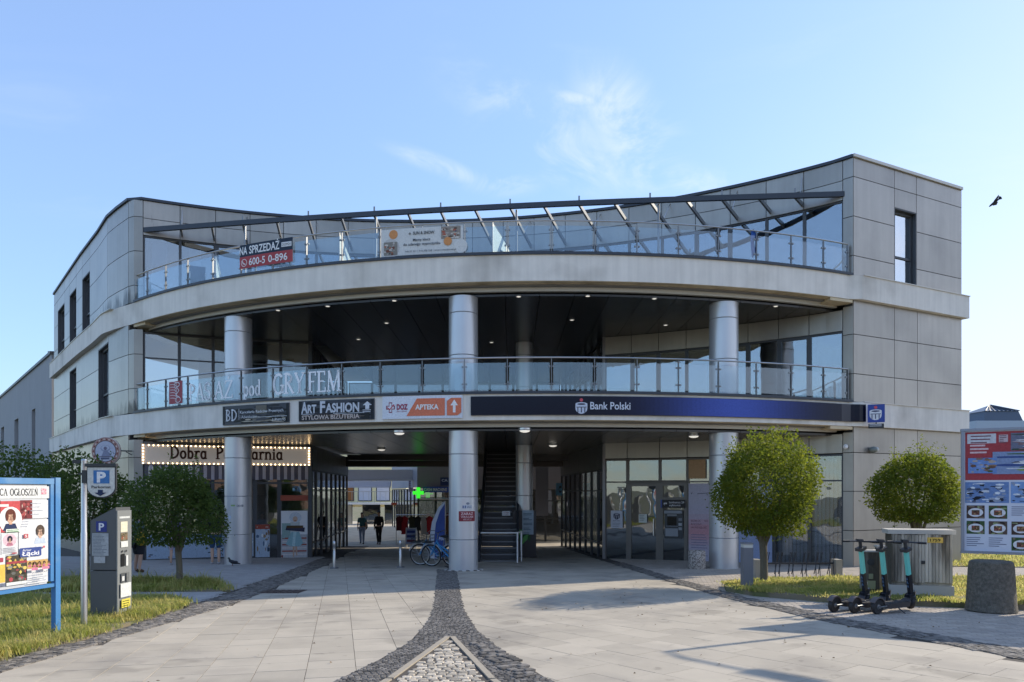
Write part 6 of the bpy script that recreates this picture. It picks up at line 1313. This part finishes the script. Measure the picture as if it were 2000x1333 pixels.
# ------------------------------------------------------------------ scooters
def make_scooter(label):
    """rear wheel at the origin, front along +X"""
    t = thing('electric_scooter', (0, 0, 0), label, 'electric scooter', 'electric scooters parked in a row')
    WX = .98; rw = .125; Mx = Matrix.Rotation(R(90), 3, 'X')
    def wheel(x):
        w_ = loc(MB().lathe((x, .03, rw), [(rw - .045, 0), (rw - .01, -.004), (rw, .015), (rw, .045), (rw - .01, .064), (rw - .045, .06)], 26, M=Mx), 'wheel', black, t, True)
        loc(MB().lathe((x, .025, rw), [(.02, -.01), (rw - .045, .005), (rw - .045, .045), (.02, .06)], 18, M=Mx), 'rim', steel_dk, w_, True)
        loc(MB().lathe((x, .055, rw), [(.022, 0), (.022, .11)], 10, M=Mx), 'hub', steel, w_, True)
    wheel(0); wheel(WX)
    b = MB()
    for i in range(8):
        a0, a1 = R(15 + i * 17), R(15 + (i + 1) * 17); r0, r1 = rw + .012, rw + .03
        b.add([(r * math.cos(a), yy, rw + r * math.sin(a)) for a in (a0, a1) for r in (r0, r1) for yy in (-.045, .045)], [(0, 1, 3, 2), (4, 6, 7, 5), (0, 4, 5, 1), (2, 3, 7, 6), (0, 2, 6, 4), (1, 5, 7, 3)])
    loc(b, 'rear_fender', plain('fender_grey', '#5a5250', .5), t)
    b = MB(); b.add([(.13, -.05, .10), (.13, .05, .10), (.13, .05, .17), (.13, -.05, .17), (.22, -.085, .085), (.22, .085, .085), (.22, .085, .165), (.22, -.085, .165), (.74, -.085, .085), (.74, .085, .085), (.74, .085, .165), (.74, -.085, .165), (.82, -.04, .12), (.82, .04, .12), (.82, .04, .22), (.82, -.04, .22)],
        [(0, 1, 2, 3)] + [(i * 4 + a, i * 4 + (a + 1) % 4, (i + 1) * 4 + (a + 1) % 4, (i + 1) * 4 + a) for i in range(3) for a in range(4)] + [(15, 14, 13, 12)]); loc(b, 'deck', plain('deck_grey', '#3c3838', .6), t); loc(MB().box((.48, 0, .168), (.5, .15, .006)), 'grip_mat', black, t)
    for s_ in (-1, 1): loc(MB().tube([(0, s_ * .055, rw), (.16, s_ * .06, .13)], .012, 6), 'rear_fork', steel_dk, t, True)
    s0, s1 = Vector((.89, 0, .22)), Vector((.64, 0, 1.09)); d = (s1 - s0).normalized()
    a = s0 + d * .38; Ms = Matrix.Rotation(-math.atan2(-d.x, d.z), 3, 'Y'); Ms = Matrix.Rotation(math.atan2(d.x, d.z), 3, 'Y')
    b = MB(); b.box((s0 + a) / 2, (.08, .055, .40), M=Ms); b.box(s0 + d * .02 + Vector((.0, 0, -.03)), (.15, .07, .14), M=Ms); loc(b, 'lower_stem', plain('stem_navy', '#151b26', .35), t)
    p = Print(); [p.poly([(-.022, v), (.022, v), (0, v + .05)], '#4a6a8a') for v in (.17, .235, .30)]; p.build('stem_marks', plane_fn(s0 + Vector((-.052, 0, 0)), (0, -1, 0), (-1, 0, 0), d), t, world=False)
    e_ = s0 + d * .80; loc(MB().box((a + e_) / 2, (.072, .05, .43), M=Ms), 'upper_stem', teal, t)
    loc(MB().tube([e_, e_ + d * .15], .028, 10).box(e_ + d * .03, (.15, .12, .05), M=Ms), 'clamp', black_p, t, True)
    hb = e_ + d * .16
    loc(MB().tube([hb + Vector((-.05, -.29, .0)), hb + Vector((0, -.14, .0)), hb, hb + Vector((0, .14, 0)), hb + Vector((-.05, .29, 0))], .013, 8).box(hb + Vector((0, 0, .01)), (.06, .09, .04)), 'handlebar', black_p, t, True)
    for s_ in (-1, 1): loc(MB().tube([hb + Vector((-.02, s_ * .19, 0)), hb + Vector((-.055, s_ * .31, 0))], .019, 8), 'grip', black, t, True); loc(MB().tube([hb + Vector((.02, s_ * .13, -.01)), hb + Vector((.05, s_ * .24, -.02))], .007, 5), 'brake_lever', steel_dk, t, True)
    loc(MB().box(hb + Vector((.03, .0, .025)), (.06, .10, .025)), 'display', black_p, t)
    for s_ in (-1, 1): loc(MB().tube([(WX, s_ * .055, rw), (.93, s_ * .05, .30), (.90, s_ * .02, .33)], .015, 6), 'front_fork', steel, t, True)
    b = MB()
    for i in range(7):
        a0, a1 = R(20 + i * 17), R(20 + (i + 1) * 17); r0, r1 = rw + .012, rw + .022
        b.add([(WX + r * math.cos(q), yy, rw + r * math.sin(q)) for q in (a0, a1) for r in (r0, r1) for yy in (-.04, .04)], [(0, 1, 3, 2), (4, 6, 7, 5), (0, 4, 5, 1), (2, 3, 7, 6), (0, 2, 6, 4), (1, 5, 7, 3)])
    loc(b, 'front_fender', black_p, t); loc(MB().box((.99, 0, .40), (.05, .06, .05)), 'headlight', plain('lens_white', '#c4c4bc', .3), t)
    loc(MB().tube([(.42, -.07, .10), (.47, -.20, .0)], .010, 5).tube([(.47, -.20, .006), (.55, -.21, .006)], .010, 5), 'kickstand', black_p, t, True)
    loc(MB().tube([hb + Vector((.04, .05, 0)), hb + Vector((.15, .03, -.12)), s0 + d * .3 + Vector((.07, .03, 0)), Vector((.96, .03, .24))], .006, 5), 'cable', black, t, True)
    # parked with the steering turned hard to the left
    def turn(o, px, ang):
        c_, s_ = math.cos(ang), math.sin(ang)
        for v in o.data.vertices: x_, y_ = v.co.x - px, v.co.y; v.co.x = px + x_ * c_ - y_ * s_; v.co.y = x_ * s_ + y_ * c_
        for ch in o.children: turn(ch, px, ang)
    fw = [o for o in t.children if o.name.startswith('wheel')][-1]
    for o in t.children:
        nm = o.name.split('.')[0]
        if nm in ('handlebar', 'grip', 'brake_lever', 'display'): turn(o, hb.x, R(56))
        elif nm in ('front_fork', 'front_fender', 'headlight') or o == fw: turn(o, .92, R(56))
    return t
labs = ['teal and black electric scooter nearest the camera, in front of the cabinet', 'teal and black electric scooter in the middle of the row of three', 'teal and black electric scooter farthest left, before the utility boxes']
s0 = make_scooter(labs[0])
for i, (px, py, yaw) in enumerate(((1712, 1201, 29), (1668, 1199, 32), (1628, 1197, 33))):
    o = s0 if i == 0 else copy_tree(s0)
    x, y = G(px, py); o.location = (x, y, gz(y) + .008); o.rotation_euler = (R(4), 0, R(yaw)); o['label'] = labs[i]

# ------------------------------------------------------------------ bicycles by the middle column
def make_bike(label):
    t = thing('bicycle', (0, 0, 0), label, 'bicycle', 'blue hire bicycles beside the middle column'); rw = .33; WB_ = 1.08; Mx = Matrix.Rotation(R(90), 3, 'X')
    for x in (0, WB_):
        w_ = loc(MB().tube([(x + rw * math.cos(6.283 * i / 28), 0, rw + rw * math.sin(6.283 * i / 28)) for i in range(28)], .022, 6, closed=True), 'wheel', black, t, True)
        loc(MB().tube([(x + (rw - .03) * math.cos(6.283 * i / 28), 0, rw + (rw - .03) * math.sin(6.283 * i / 28)) for i in range(28)], .010, 5, closed=True), 'rim', steel, w_, True); b = MB()
        for i in range(14): b.tube([(x, .02 * (-1) ** i, rw), (x + (rw - .03) * math.cos(6.283 * i / 14), 0, rw + (rw - .03) * math.sin(6.283 * i / 14))], .002, 3)
        b.tube([(x, -.05, rw), (x, .05, rw)], .025, 8); loc(b, 'spokes', steel, w_)
        loc(MB().tube([(x + (rw + .05) * math.cos(R(20 + i * 14)), 0, rw + (rw + .05) * math.sin(R(20 + i * 14))) for i in range(11)], .022, 5), 'mudguard', plain('mudguard_white', '#b9bcc0', .4), t, True)
    h = Vector((.86, 0, .78)); s_ = Vector((.30, 0, .62)); bb_ = Vector((.46, 0, .29))
    b = MB(); b.tube([h, Vector((.80, 0, .62)), bb_], .030, 8).tube([h - Vector((0, 0, .08)), s_ + Vector((.05, 0, -.22))], .022, 8).tube([bb_, s_], .022, 8).tube([bb_, (0, .05, rw)], .014, 6).tube([bb_, (0, -.05, rw)], .014, 6).tube([s_, (0, .05, rw)], .012, 6).tube([s_, (0, -.05, rw)], .012, 6); b.tube([h + Vector((-.02, 0, .06)), Vector((.92, .05, .66)), (WB_, .05, rw)], .016, 6).tube([h + Vector((-.02, 0, .06)), Vector((.92, -.05, .66)), (WB_, -.05, rw)], .016, 6); loc(b, 'frame', bike_b, t, True)
    loc(MB().tube([s_, s_ + Vector((-.06, 0, .28))], .014, 6), 'seat_post', steel, t); loc(MB().ball((.22, 0, .93), (.14, .09, .045), 10).ball((.34, 0, .93), (.08, .03, .03), 8), 'saddle', black, t, True)
    loc(MB().tube([h + Vector((0, 0, .05)), h + Vector((-.05, 0, .25))], .014, 6).tube([h + Vector((-.20, -.30, .28)), h + Vector((-.08, -.22, .30)), h + Vector((-.04, 0, .25)), h + Vector((-.08, .22, .30)), h + Vector((-.20, .30, .28))], .012, 6), 'handlebar', steel_dk, t, True)
    b = MB(); 
    for z in (.76, .86, .96): b.tube([(1.02, -.16, z), (1.30, -.16, z), (1.30, .16, z), (1.02, .16, z)], .006, 4, closed=True)
    for a in ((1.02, -.16), (1.30, -.16), (1.30, .16), (1.02, .16), (1.16, -.16), (1.16, .16), (1.3, 0)): b.tube([(a[0], a[1], .74), (a[0], a[1], .97)], .006, 4)
    b.box((1.16, 0, .745), (.28, .32, .01)); loc(b, 'basket', black_p, t)
    loc(MB().tube([bb_ + Vector((0, -.06, 0)), bb_ + Vector((.1, -.07, -.13))], .010, 5).box(bb_ + Vector((.1, -.12, -.13)), (.09, .09, .02)).tube([bb_ + Vector((0, .06, 0)), bb_ + Vector((-.1, .07, .13))], .010, 5).box(bb_ + Vector((-.1, .12, .13)), (.09, .09, .02)).lathe(bb_ + Vector((0, -.04, 0)), [(.09, 0), (.09, .008)], 18, M=Mx), 'cranks', steel_dk, t)
    loc(MB().box((-.02, 0, .72), (.36, .14, .02)), 'luggage_rack', steel_dk, t); return t
bl = ['blue hire bicycle with black basket, front one beside the middle column', 'blue hire bicycle mostly behind the other one, beside the middle column']
k0 = make_bike(bl[0])
for i, (px, D, yaw) in enumerate(((905, 22.0, 160), (884, 22.6, 166))):
    o = k0 if i == 0 else copy_tree(k0); x = (px - 1000) / 1400 * D; o.location = (x, D, gz(D)); o.rotation_euler = (R(-5), 0, R(yaw)); o['label'] = bl[i]

# ------------------------------------------------------------------ people
def skin_mesh(name, verts, edges, rad, m, parent, sub=1, root=0):
    me = bpy.data.meshes.new(name); me.from_pydata(verts, edges, []); me.materials.append(m)
    o = link(name, me, parent, world=False); md = o.modifiers.new('skin', 'SKIN'); md.use_smooth_shade = True
    sv_ = me.skin_vertices[0] if me.skin_vertices else None
    if sv_ is None:
        import bmesh
        b = bmesh.new(); b.from_mesh(me); b.verts.layers.skin.verify(); b.to_mesh(me); b.free(); sv_ = me.skin_vertices[0]
    for i, r in enumerate(rad): sv_.data[i].radius = (r, r) if not isinstance(r, tuple) else r; sv_.data[i].use_root = (i == root)
    s_ = o.modifiers.new('sub', 'SUBSURF'); s_.levels = sub; s_.render_levels = sub; return o
def person(loc_, yaw, label, top, legs, shoes, hair, h=1.75, step=.0, arms=(0, 0), shorts=False, sleeve=True, bag=None, hair_len=0, skirt=False, group=None):
    """stands facing -Y; step = stride, arms = forearm bend per side"""
    t = thing('person', loc_, label, 'person', group, yaw); k = h / 1.75
    V = {}; 
    def a(n, x, y, z, r): V[n] = (Vector((x, y, z)) * k, r * k if not isinstance(r, tuple) else (r[0] * k, r[1] * k))
    a('pel', 0, 0, .95, (.145, .11)); a('waist', 0, .0, 1.10, (.125, .095)); a('chest', 0, .01, 1.30, (.155, .105)); a('neckb', 0, .01, 1.46, .075); a('neck', 0, 0, 1.53, .052); a('jaw', 0, -.02, 1.59, (.062, .075)); a('head', 0, -.005, 1.66, (.075, .095)); a('top', 0, .005, 1.735, (.05, .06)); a('nose', 0, -.10, 1.63, .016)
    for s_, n in ((-1, 'r'), (1, 'l')):
        st = step * s_; b_ = arms[0 if s_ < 0 else 1]
        a('sh' + n, s_ * .175, .01, 1.41, .062); a('el' + n, s_ * .235, .03 - st * .35, 1.13, .042); hy = -.05 - st * .7 - .22 * b_; hz = .89 + .16 * b_
        a('wr' + n, s_ * .235, hy, hz, .028); a('pa' + n, s_ * .232, hy - .025 - .04 * b_, hz - .07 + .05 * b_, (.020, .034))
        for q in range(4): a(f'f{q}{n}', s_ * .232, hy - .055 + q * .02 - .05 * b_, hz - .125 - .006 * (q in (1, 2)) + .05 * b_, .0085); a(f'g{q}{n}', s_ * .222, hy - .055 + q * .02 - .05 * b_, hz - .165 - .008 * (q in (1, 2)) + .05 * b_, .007)
        a('th' + n, s_ * .222, hy - .075, hz - .085 + .03 * b_, .009)
        a('hip' + n, s_ * .09, 0, .88, .090); a('kn' + n, s_ * .095, -.02 - st * .55, .49 + abs(st) * .02, .055); a('ca' + n, s_ * .095, .01 - st * .75 + (.1 * step if s_ < 0 else 0), .33, .055); a('an' + n, s_ * .095, .03 - st + (.12 * step if s_ < 0 else 0), .09 + (.06 * step if s_ < 0 else 0), .036); a('to' + n, s_ * .105, -.11 - st + (.12 * step if s_ < 0 else 0), .03, .032)
    body = ['pel', 'waist', 'chest', 'neckb', 'neck', 'jaw', 'head', 'top', 'nose']; E_ = [('pel', 'waist'), ('waist', 'chest'), ('chest', 'neckb'), ('neckb', 'neck'), ('neck', 'jaw'), ('jaw', 'head'), ('head', 'top'), ('jaw', 'nose')]
    for n in 'rl':
        body += [q + n for q in ('sh', 'el', 'wr', 'pa', 'th', 'hip', 'kn', 'ca', 'an', 'to')] + [f'{c}{q}{n}' for c in 'fg' for q in range(4)]
        E_ += [('chest', 'sh' + n), ('sh' + n, 'el' + n), ('el' + n, 'wr' + n), ('wr' + n, 'pa' + n), ('pa' + n, 'th' + n), ('pel', 'hip' + n), ('hip' + n, 'kn' + n), ('kn' + n, 'ca' + n), ('ca' + n, 'an' + n), ('an' + n, 'to' + n)] + [('pa' + n, f'f{q}{n}') for q in range(4)] + [(f'f{q}{n}', f'g{q}{n}') for q in range(4)]
    def grow(name, names, edges, m, d=0., over=None):
        idx = {n: i for i, n in enumerate(names)}; vv = [V[n][0] if not (over and n in over) else over[n] for n in names]; rr = [V[n][1] + d if not isinstance(V[n][1], tuple) else (V[n][1][0] + d, V[n][1][1] + d) for n in names]
        return skin_mesh(name, vv, [(idx[a_], idx[b_]) for a_, b_ in edges], rr, m, t)
    grow('body', body, E_, skin)
    tn = ['pel', 'waist', 'chest', 'neckb', 'shr', 'shl']; te = [('pel', 'waist'), ('waist', 'chest'), ('chest', 'neckb'), ('chest', 'shr'), ('chest', 'shl')]; ov = {}
    for n in 'rl':
        ov['el' + n] = V['el' + n][0] if sleeve == 2 else V['sh' + n][0].lerp(V['el' + n][0], .75); tn.append('el' + n); te.append(('sh' + n, 'el' + n))
        if sleeve == 2: tn.append('wr' + n); te.append(('el' + n, 'wr' + n))
    grow('shirt', tn, te, top, .022 * k, ov)
    ln = ['pel', 'hipr', 'hipl', 'knr', 'knl']; le = [('pel', 'hipr'), ('pel', 'hipl'), ('hipr', 'knr'), ('hipl', 'knl')]
    if not shorts: ln += ['car', 'cal', 'anr', 'anl']; le += [('knr', 'car'), ('knl', 'cal'), ('car', 'anr'), ('cal', 'anl')]
    grow('skirt' if skirt else ('shorts' if shorts else 'trousers'), ln, le, legs, (.02 if not skirt else .045) * k)
    for n in 'rl': grow('shoe', ['an' + n, 'to' + n], [('an' + n, 'to' + n)], shoes, .014 * k)
    b = MB(); b.ball(V['head'][0] + Vector((0, .022, .035)) * k, (.088 * k, .095 * k, .088 * k), 12)
    if hair_len: b.ball(V['neck'][0] + Vector((0, .055, .03)) * k, (.085 * k, .05 * k, hair_len * k), 10)
    loc(b, 'hair', hair, t, True)
    if bag:
        c, m = bag; loc(MB().ball(Vector(c) * k, (.10, .13, .19), 12), 'shoulder_bag', m, t, True); loc(MB().tube([Vector(c) * k + Vector((0, 0, .15)), V['neckb'][0] + Vector((.0, .09, 0)), V['shr' if c[0] > 0 else 'shl'][0]], .012, 5), 'bag_strap', black_p, t)
    return t
# checked shirt cloth
chk = plain('checked_cloth', '#4a5a66', .9); nt_ = chk.node_tree; ck = nt_.nodes.new('ShaderNodeTexChecker'); ck.inputs['Scale'].default_value = 14; ck.inputs['Color1'].default_value = (*hx('#2a3a46'), 1); ck.inputs['Color2'].default_value = (*hx('#8a98a4'), 1)
g_ = nt_.nodes.new('ShaderNodeNewGeometry'); nt_.links.new(g_.outputs['Position'], ck.inputs['Vector']); nt_.links.new(ck.outputs['Color'], nt_.nodes['Principled BSDF'].inputs['Base Color'])
dark = plain('dark_cloth', '#16181e', .9); denim = plain('denim', '#2a4668', .9); denim_l = plain('pale_denim', '#8b9ab4', .9); hair_d = plain('dark_hair', '#1e1612', .6); shoe_w = plain('white_shoes', '#c4c8d0', .6); shoe_b = plain('brown_shoes', '#5a4230', .7); teal_t = plain('teal_cloth', '#3f6a70', .9); pink = plain('pale_pink_cloth', '#b8a4b4', .9); grey_skirt = plain('charcoal_cloth', '#23262e', .9); violet = plain('violet_cloth', '#6a5a8a', .9)
x, y = G(270, 1119); person((x, y, gz(y)), R(150), 'person in checked shirt and charcoal skirt with yellow bag behind the ticket machine', chk, grey_skirt, shoe_b, hair_d, 1.70, 0, (.2, .4), True, 1, ((-.28, .10, .98), plain('yellow_bag', '#c9a012', .6)), .12, True)
x, y = G(340, 1104); person((x, y, gz(y)), R(185), 'person in pale pink shorts half hidden by the round left tree trunk', violet, pink, shoe_w, hair_d, 1.66, 0, (.3, .6), True, 1, None, .12)
x, y = G(421, 1103); person((x, y, gz(y)), R(205), 'person in black shirt, denim shorts and white shoes facing the bakery window', dark, denim, shoe_w, hair_d, 1.8, .03, (.9, .6), True, 1)
x, y = (707 - 1000) / 1400 * 39.0, 39.0; person((x, y, gz(y)), R(4), 'person in a teal top and pale jeans walking in the passage, with a bag', teal_t, denim_l, plain('dark_shoes', '#22242a', .7), hair_d, 1.72, .16, (.2, .1), False, 1, ((.2, .12, 1.0), dark), .10)
x, y = (740 - 1000) / 1400 * 38.6, 38.6; person((x, y, gz(y)), R(-6), 'person dressed all in black walking on the right of the passage pair', dark, dark, plain('dark_shoes', '#22242a', .7), hair_d, 1.80, .14, (.15, .15), False, 2)
m_ = C.at(C.px(508), -1.0); person((m_.x, m_.y, -.2), 0, 'person in a white apron serving inside the open bakery counter', plain('white_apron', '#b4b2c4', .9), dark, dark, hair_d, 1.66, 0, (.7, .7), False, 1)

# ------------------------------------------------------------------ birds
x, y = -8.75, 22.45; z = gz(y)
t = thing('pigeon', (x, y, z), 'dark pigeon on the pavement at the foot of the left column', 'pigeon'); pg_m = plain('pigeon_slate', '#22252e', .7)
MB().tube([(x - .11, y, z + .16), (x - .06, y, z + .15), (x, y, z + .125), (x + .08, y, z + .11), (x + .17, y, z + .085), (x + .24, y, z + .07)], [.025, .05, .062, .05, .025, .015], 10).tube([(x - .08, y, z + .17), (x - .11, y, z + .23), (x - .12, y, z + .255), (x - .145, y, z + .25), (x - .17, y, z + .245)], [.04, .027, .028, .012, .004], 8).build('body', pg_m, t, True)
for s_ in (-1, 1): MB().tube([(x, y + s_ * .02, z + .09), (x - .005, y + s_ * .02, z)], .006, 5).tube([(x - .005, y + s_ * .02, z + .005), (x - .04, y + s_ * .02, z + .003)], .005, 4).build('leg', plain('pigeon_leg', '#7a3a3a', .7), t); MB().ball((x + .04, y + s_ * .05, z + .125), (.11, .015, .04), 8).build('wing', pg_m, t, True)
c = at(1941, 397, 28.0)
t = thing('flying_bird', tuple(c), 'dark bird flying in the pale sky right of the building', 'bird'); bm_ = plain('bird_dark', '#20242c', .8)
d = Vector((-.6, .2, -.5)).normalized(); MB().tube([c - d * .19, c - d * .08, c, c + d * .12, c + d * .17, c + d * .21], [.03, .035, .048, .035, .026, .006], 8).build('body', bm_, t, True)
def wing(tip, chord): 
    b = MB(); u = d; s_ = Vector((.0, 0, .006)); pts = [c + u * .09, c + (Vector(tip) * .5) + u * (.09), c + Vector(tip), c + Vector(tip) * .55 - u * chord * .7, c - u * .10]
    b.add([p + s_ for p in pts] + [p - s_ for p in pts], [tuple(range(5)), tuple(range(9, 4, -1))] + [(i, i + 5, (i + 1) % 5 + 5, (i + 1) % 5) for i in range(5)]); b.build('wing', bm_, t)
wing((.02, -.25, .22), .16); wing((.26, .22, .02), .16)
b = MB(); b.add([c - d * .15, c - d * .30 + Vector((.05, 0, -.06)), c - d * .33, c - d * .30 + Vector((-.05, 0, .06)), c - d * .3 + Vector((0, .012, 0))], [(0, 1, 2, 4), (0, 4, 2, 3), (3, 2, 1, 0)]); b.build('tail', bm_, t)

# ------------------------------------------------------------------ terrace furniture
def on_terrace(px, D): return Vector(((px - 1000) / 1400 * D, D, Z2))
c = on_terrace(386, 24.0)
t = thing('terrace_chair', tuple(c), 'dark grey terrace armchair behind the top railing at the left', 'chair', rz=R(25)); gm_ = plain('chair_grey', '#3a4354', .6)
loc(MB().box((0, 0, .42), (.5, .48, .06)), 'seat', gm_, t); loc(MB().box((0, .22, .72), (.5, .05, .56), M=Matrix.Rotation(R(-8), 3, 'X')), 'backrest', gm_, t)
for sx in (-.24, .24):
    for sy in (-.2, .2): loc(MB().tube([(sx, sy, 0), (sx, sy, .64 if sy < 0 else .5)], .014, 6), 'leg', steel, t)
    loc(MB().box((sx, 0, .65), (.04, .46, .03)), 'armrest', steel, t)
c = on_terrace(1008, 21.4)
t = thing('sun_lounger', tuple(c), 'white plastic sun lounger behind the top railing near the middle', 'sun lounger', rz=R(-8)); b = MB()
prof = [(-.55, .95), (-.42, .55), (-.2, .36), (.1, .30), (.85, .33)]
for a, q in zip(prof, prof[1:]): b.add([(a[0], -.3, a[1]), (a[0], .3, a[1]), (q[0], .3, q[1]), (q[0], -.3, q[1]), (a[0] + .02, -.3, a[1] - .05), (a[0] + .02, .3, a[1] - .05), (q[0] + .02, .3, q[1] - .05), (q[0] + .02, -.3, q[1] - .05)], [(0, 3, 2, 1), (4, 5, 6, 7), (0, 4, 7, 3), (1, 2, 6, 5), (0, 1, 5, 4), (2, 3, 7, 6)])
loc(b, 'shell', wood_w, t)
for sx in (-.25, .65):
    for sy in (-.24, .24): loc(MB().tube([(sx, sy, 0), (sx, sy, .3)], .02, 6), 'leg', wood_w, t)
for px, D, lab in ((1404, 20.72, 'dark folded parasol tied to a top railing post near the right'), (1474, 20.9, 'blue folded cloth hanging on the top railing near the right end')):
    q = Ein.px(px); p_ = Ein.at(q, -.10); m = plain('cloth_dark_tie', '#2a3038', .9) if px < 1450 else plain('cloth_blue', '#2a56a0', .9)
    MB().tube([(p_.x, p_.y, 9.02 + .1), (p_.x + .03, p_.y, 9.3), (p_.x - .01, p_.y, 9.55), (p_.x + .03, p_.y, 9.8), (p_.x, p_.y, 9.90)], [.02, .07, .05, .08, .04], 7).build('folded_cloth', m, None, True, label=lab, cat='cloth')
x, y = G(552, 1156)
t = thing('drain_cover', (x, y, gz(y)), 'small square iron drain cover in the shaded plaza slabs', 'drain cover'); MB().box((x, y, gz(y) + .0), (.85, .62, .016), M=Matrix.Rotation(TILT, 3, 'X')).build('frame', M_('rusty_iron', (.09, .065, .055), .8, .3, .3, 20), t)
for i in range(6): MB().box((x - .34 + i * .136, y, gz(y) + .011), (.09, .5, .012), M=Matrix.Rotation(TILT, 3, 'X')).build('bar', MATS['rusty_iron'], t)
x, y = G(143, 1025); y = 24; x = (210 - 1000) / 1400 * 25.2
t = thing('blue_wall_panel', (x, 25.2, 1), 'narrow dark blue shop panel on the left wing below the round emblem', 'sign')
q = Lc.px(207); MB().slab(Lc, q - .25, q + .25, .9, 2.2, .02, .06).build('board', plain('panel_blue', '#22357c', .4), t)
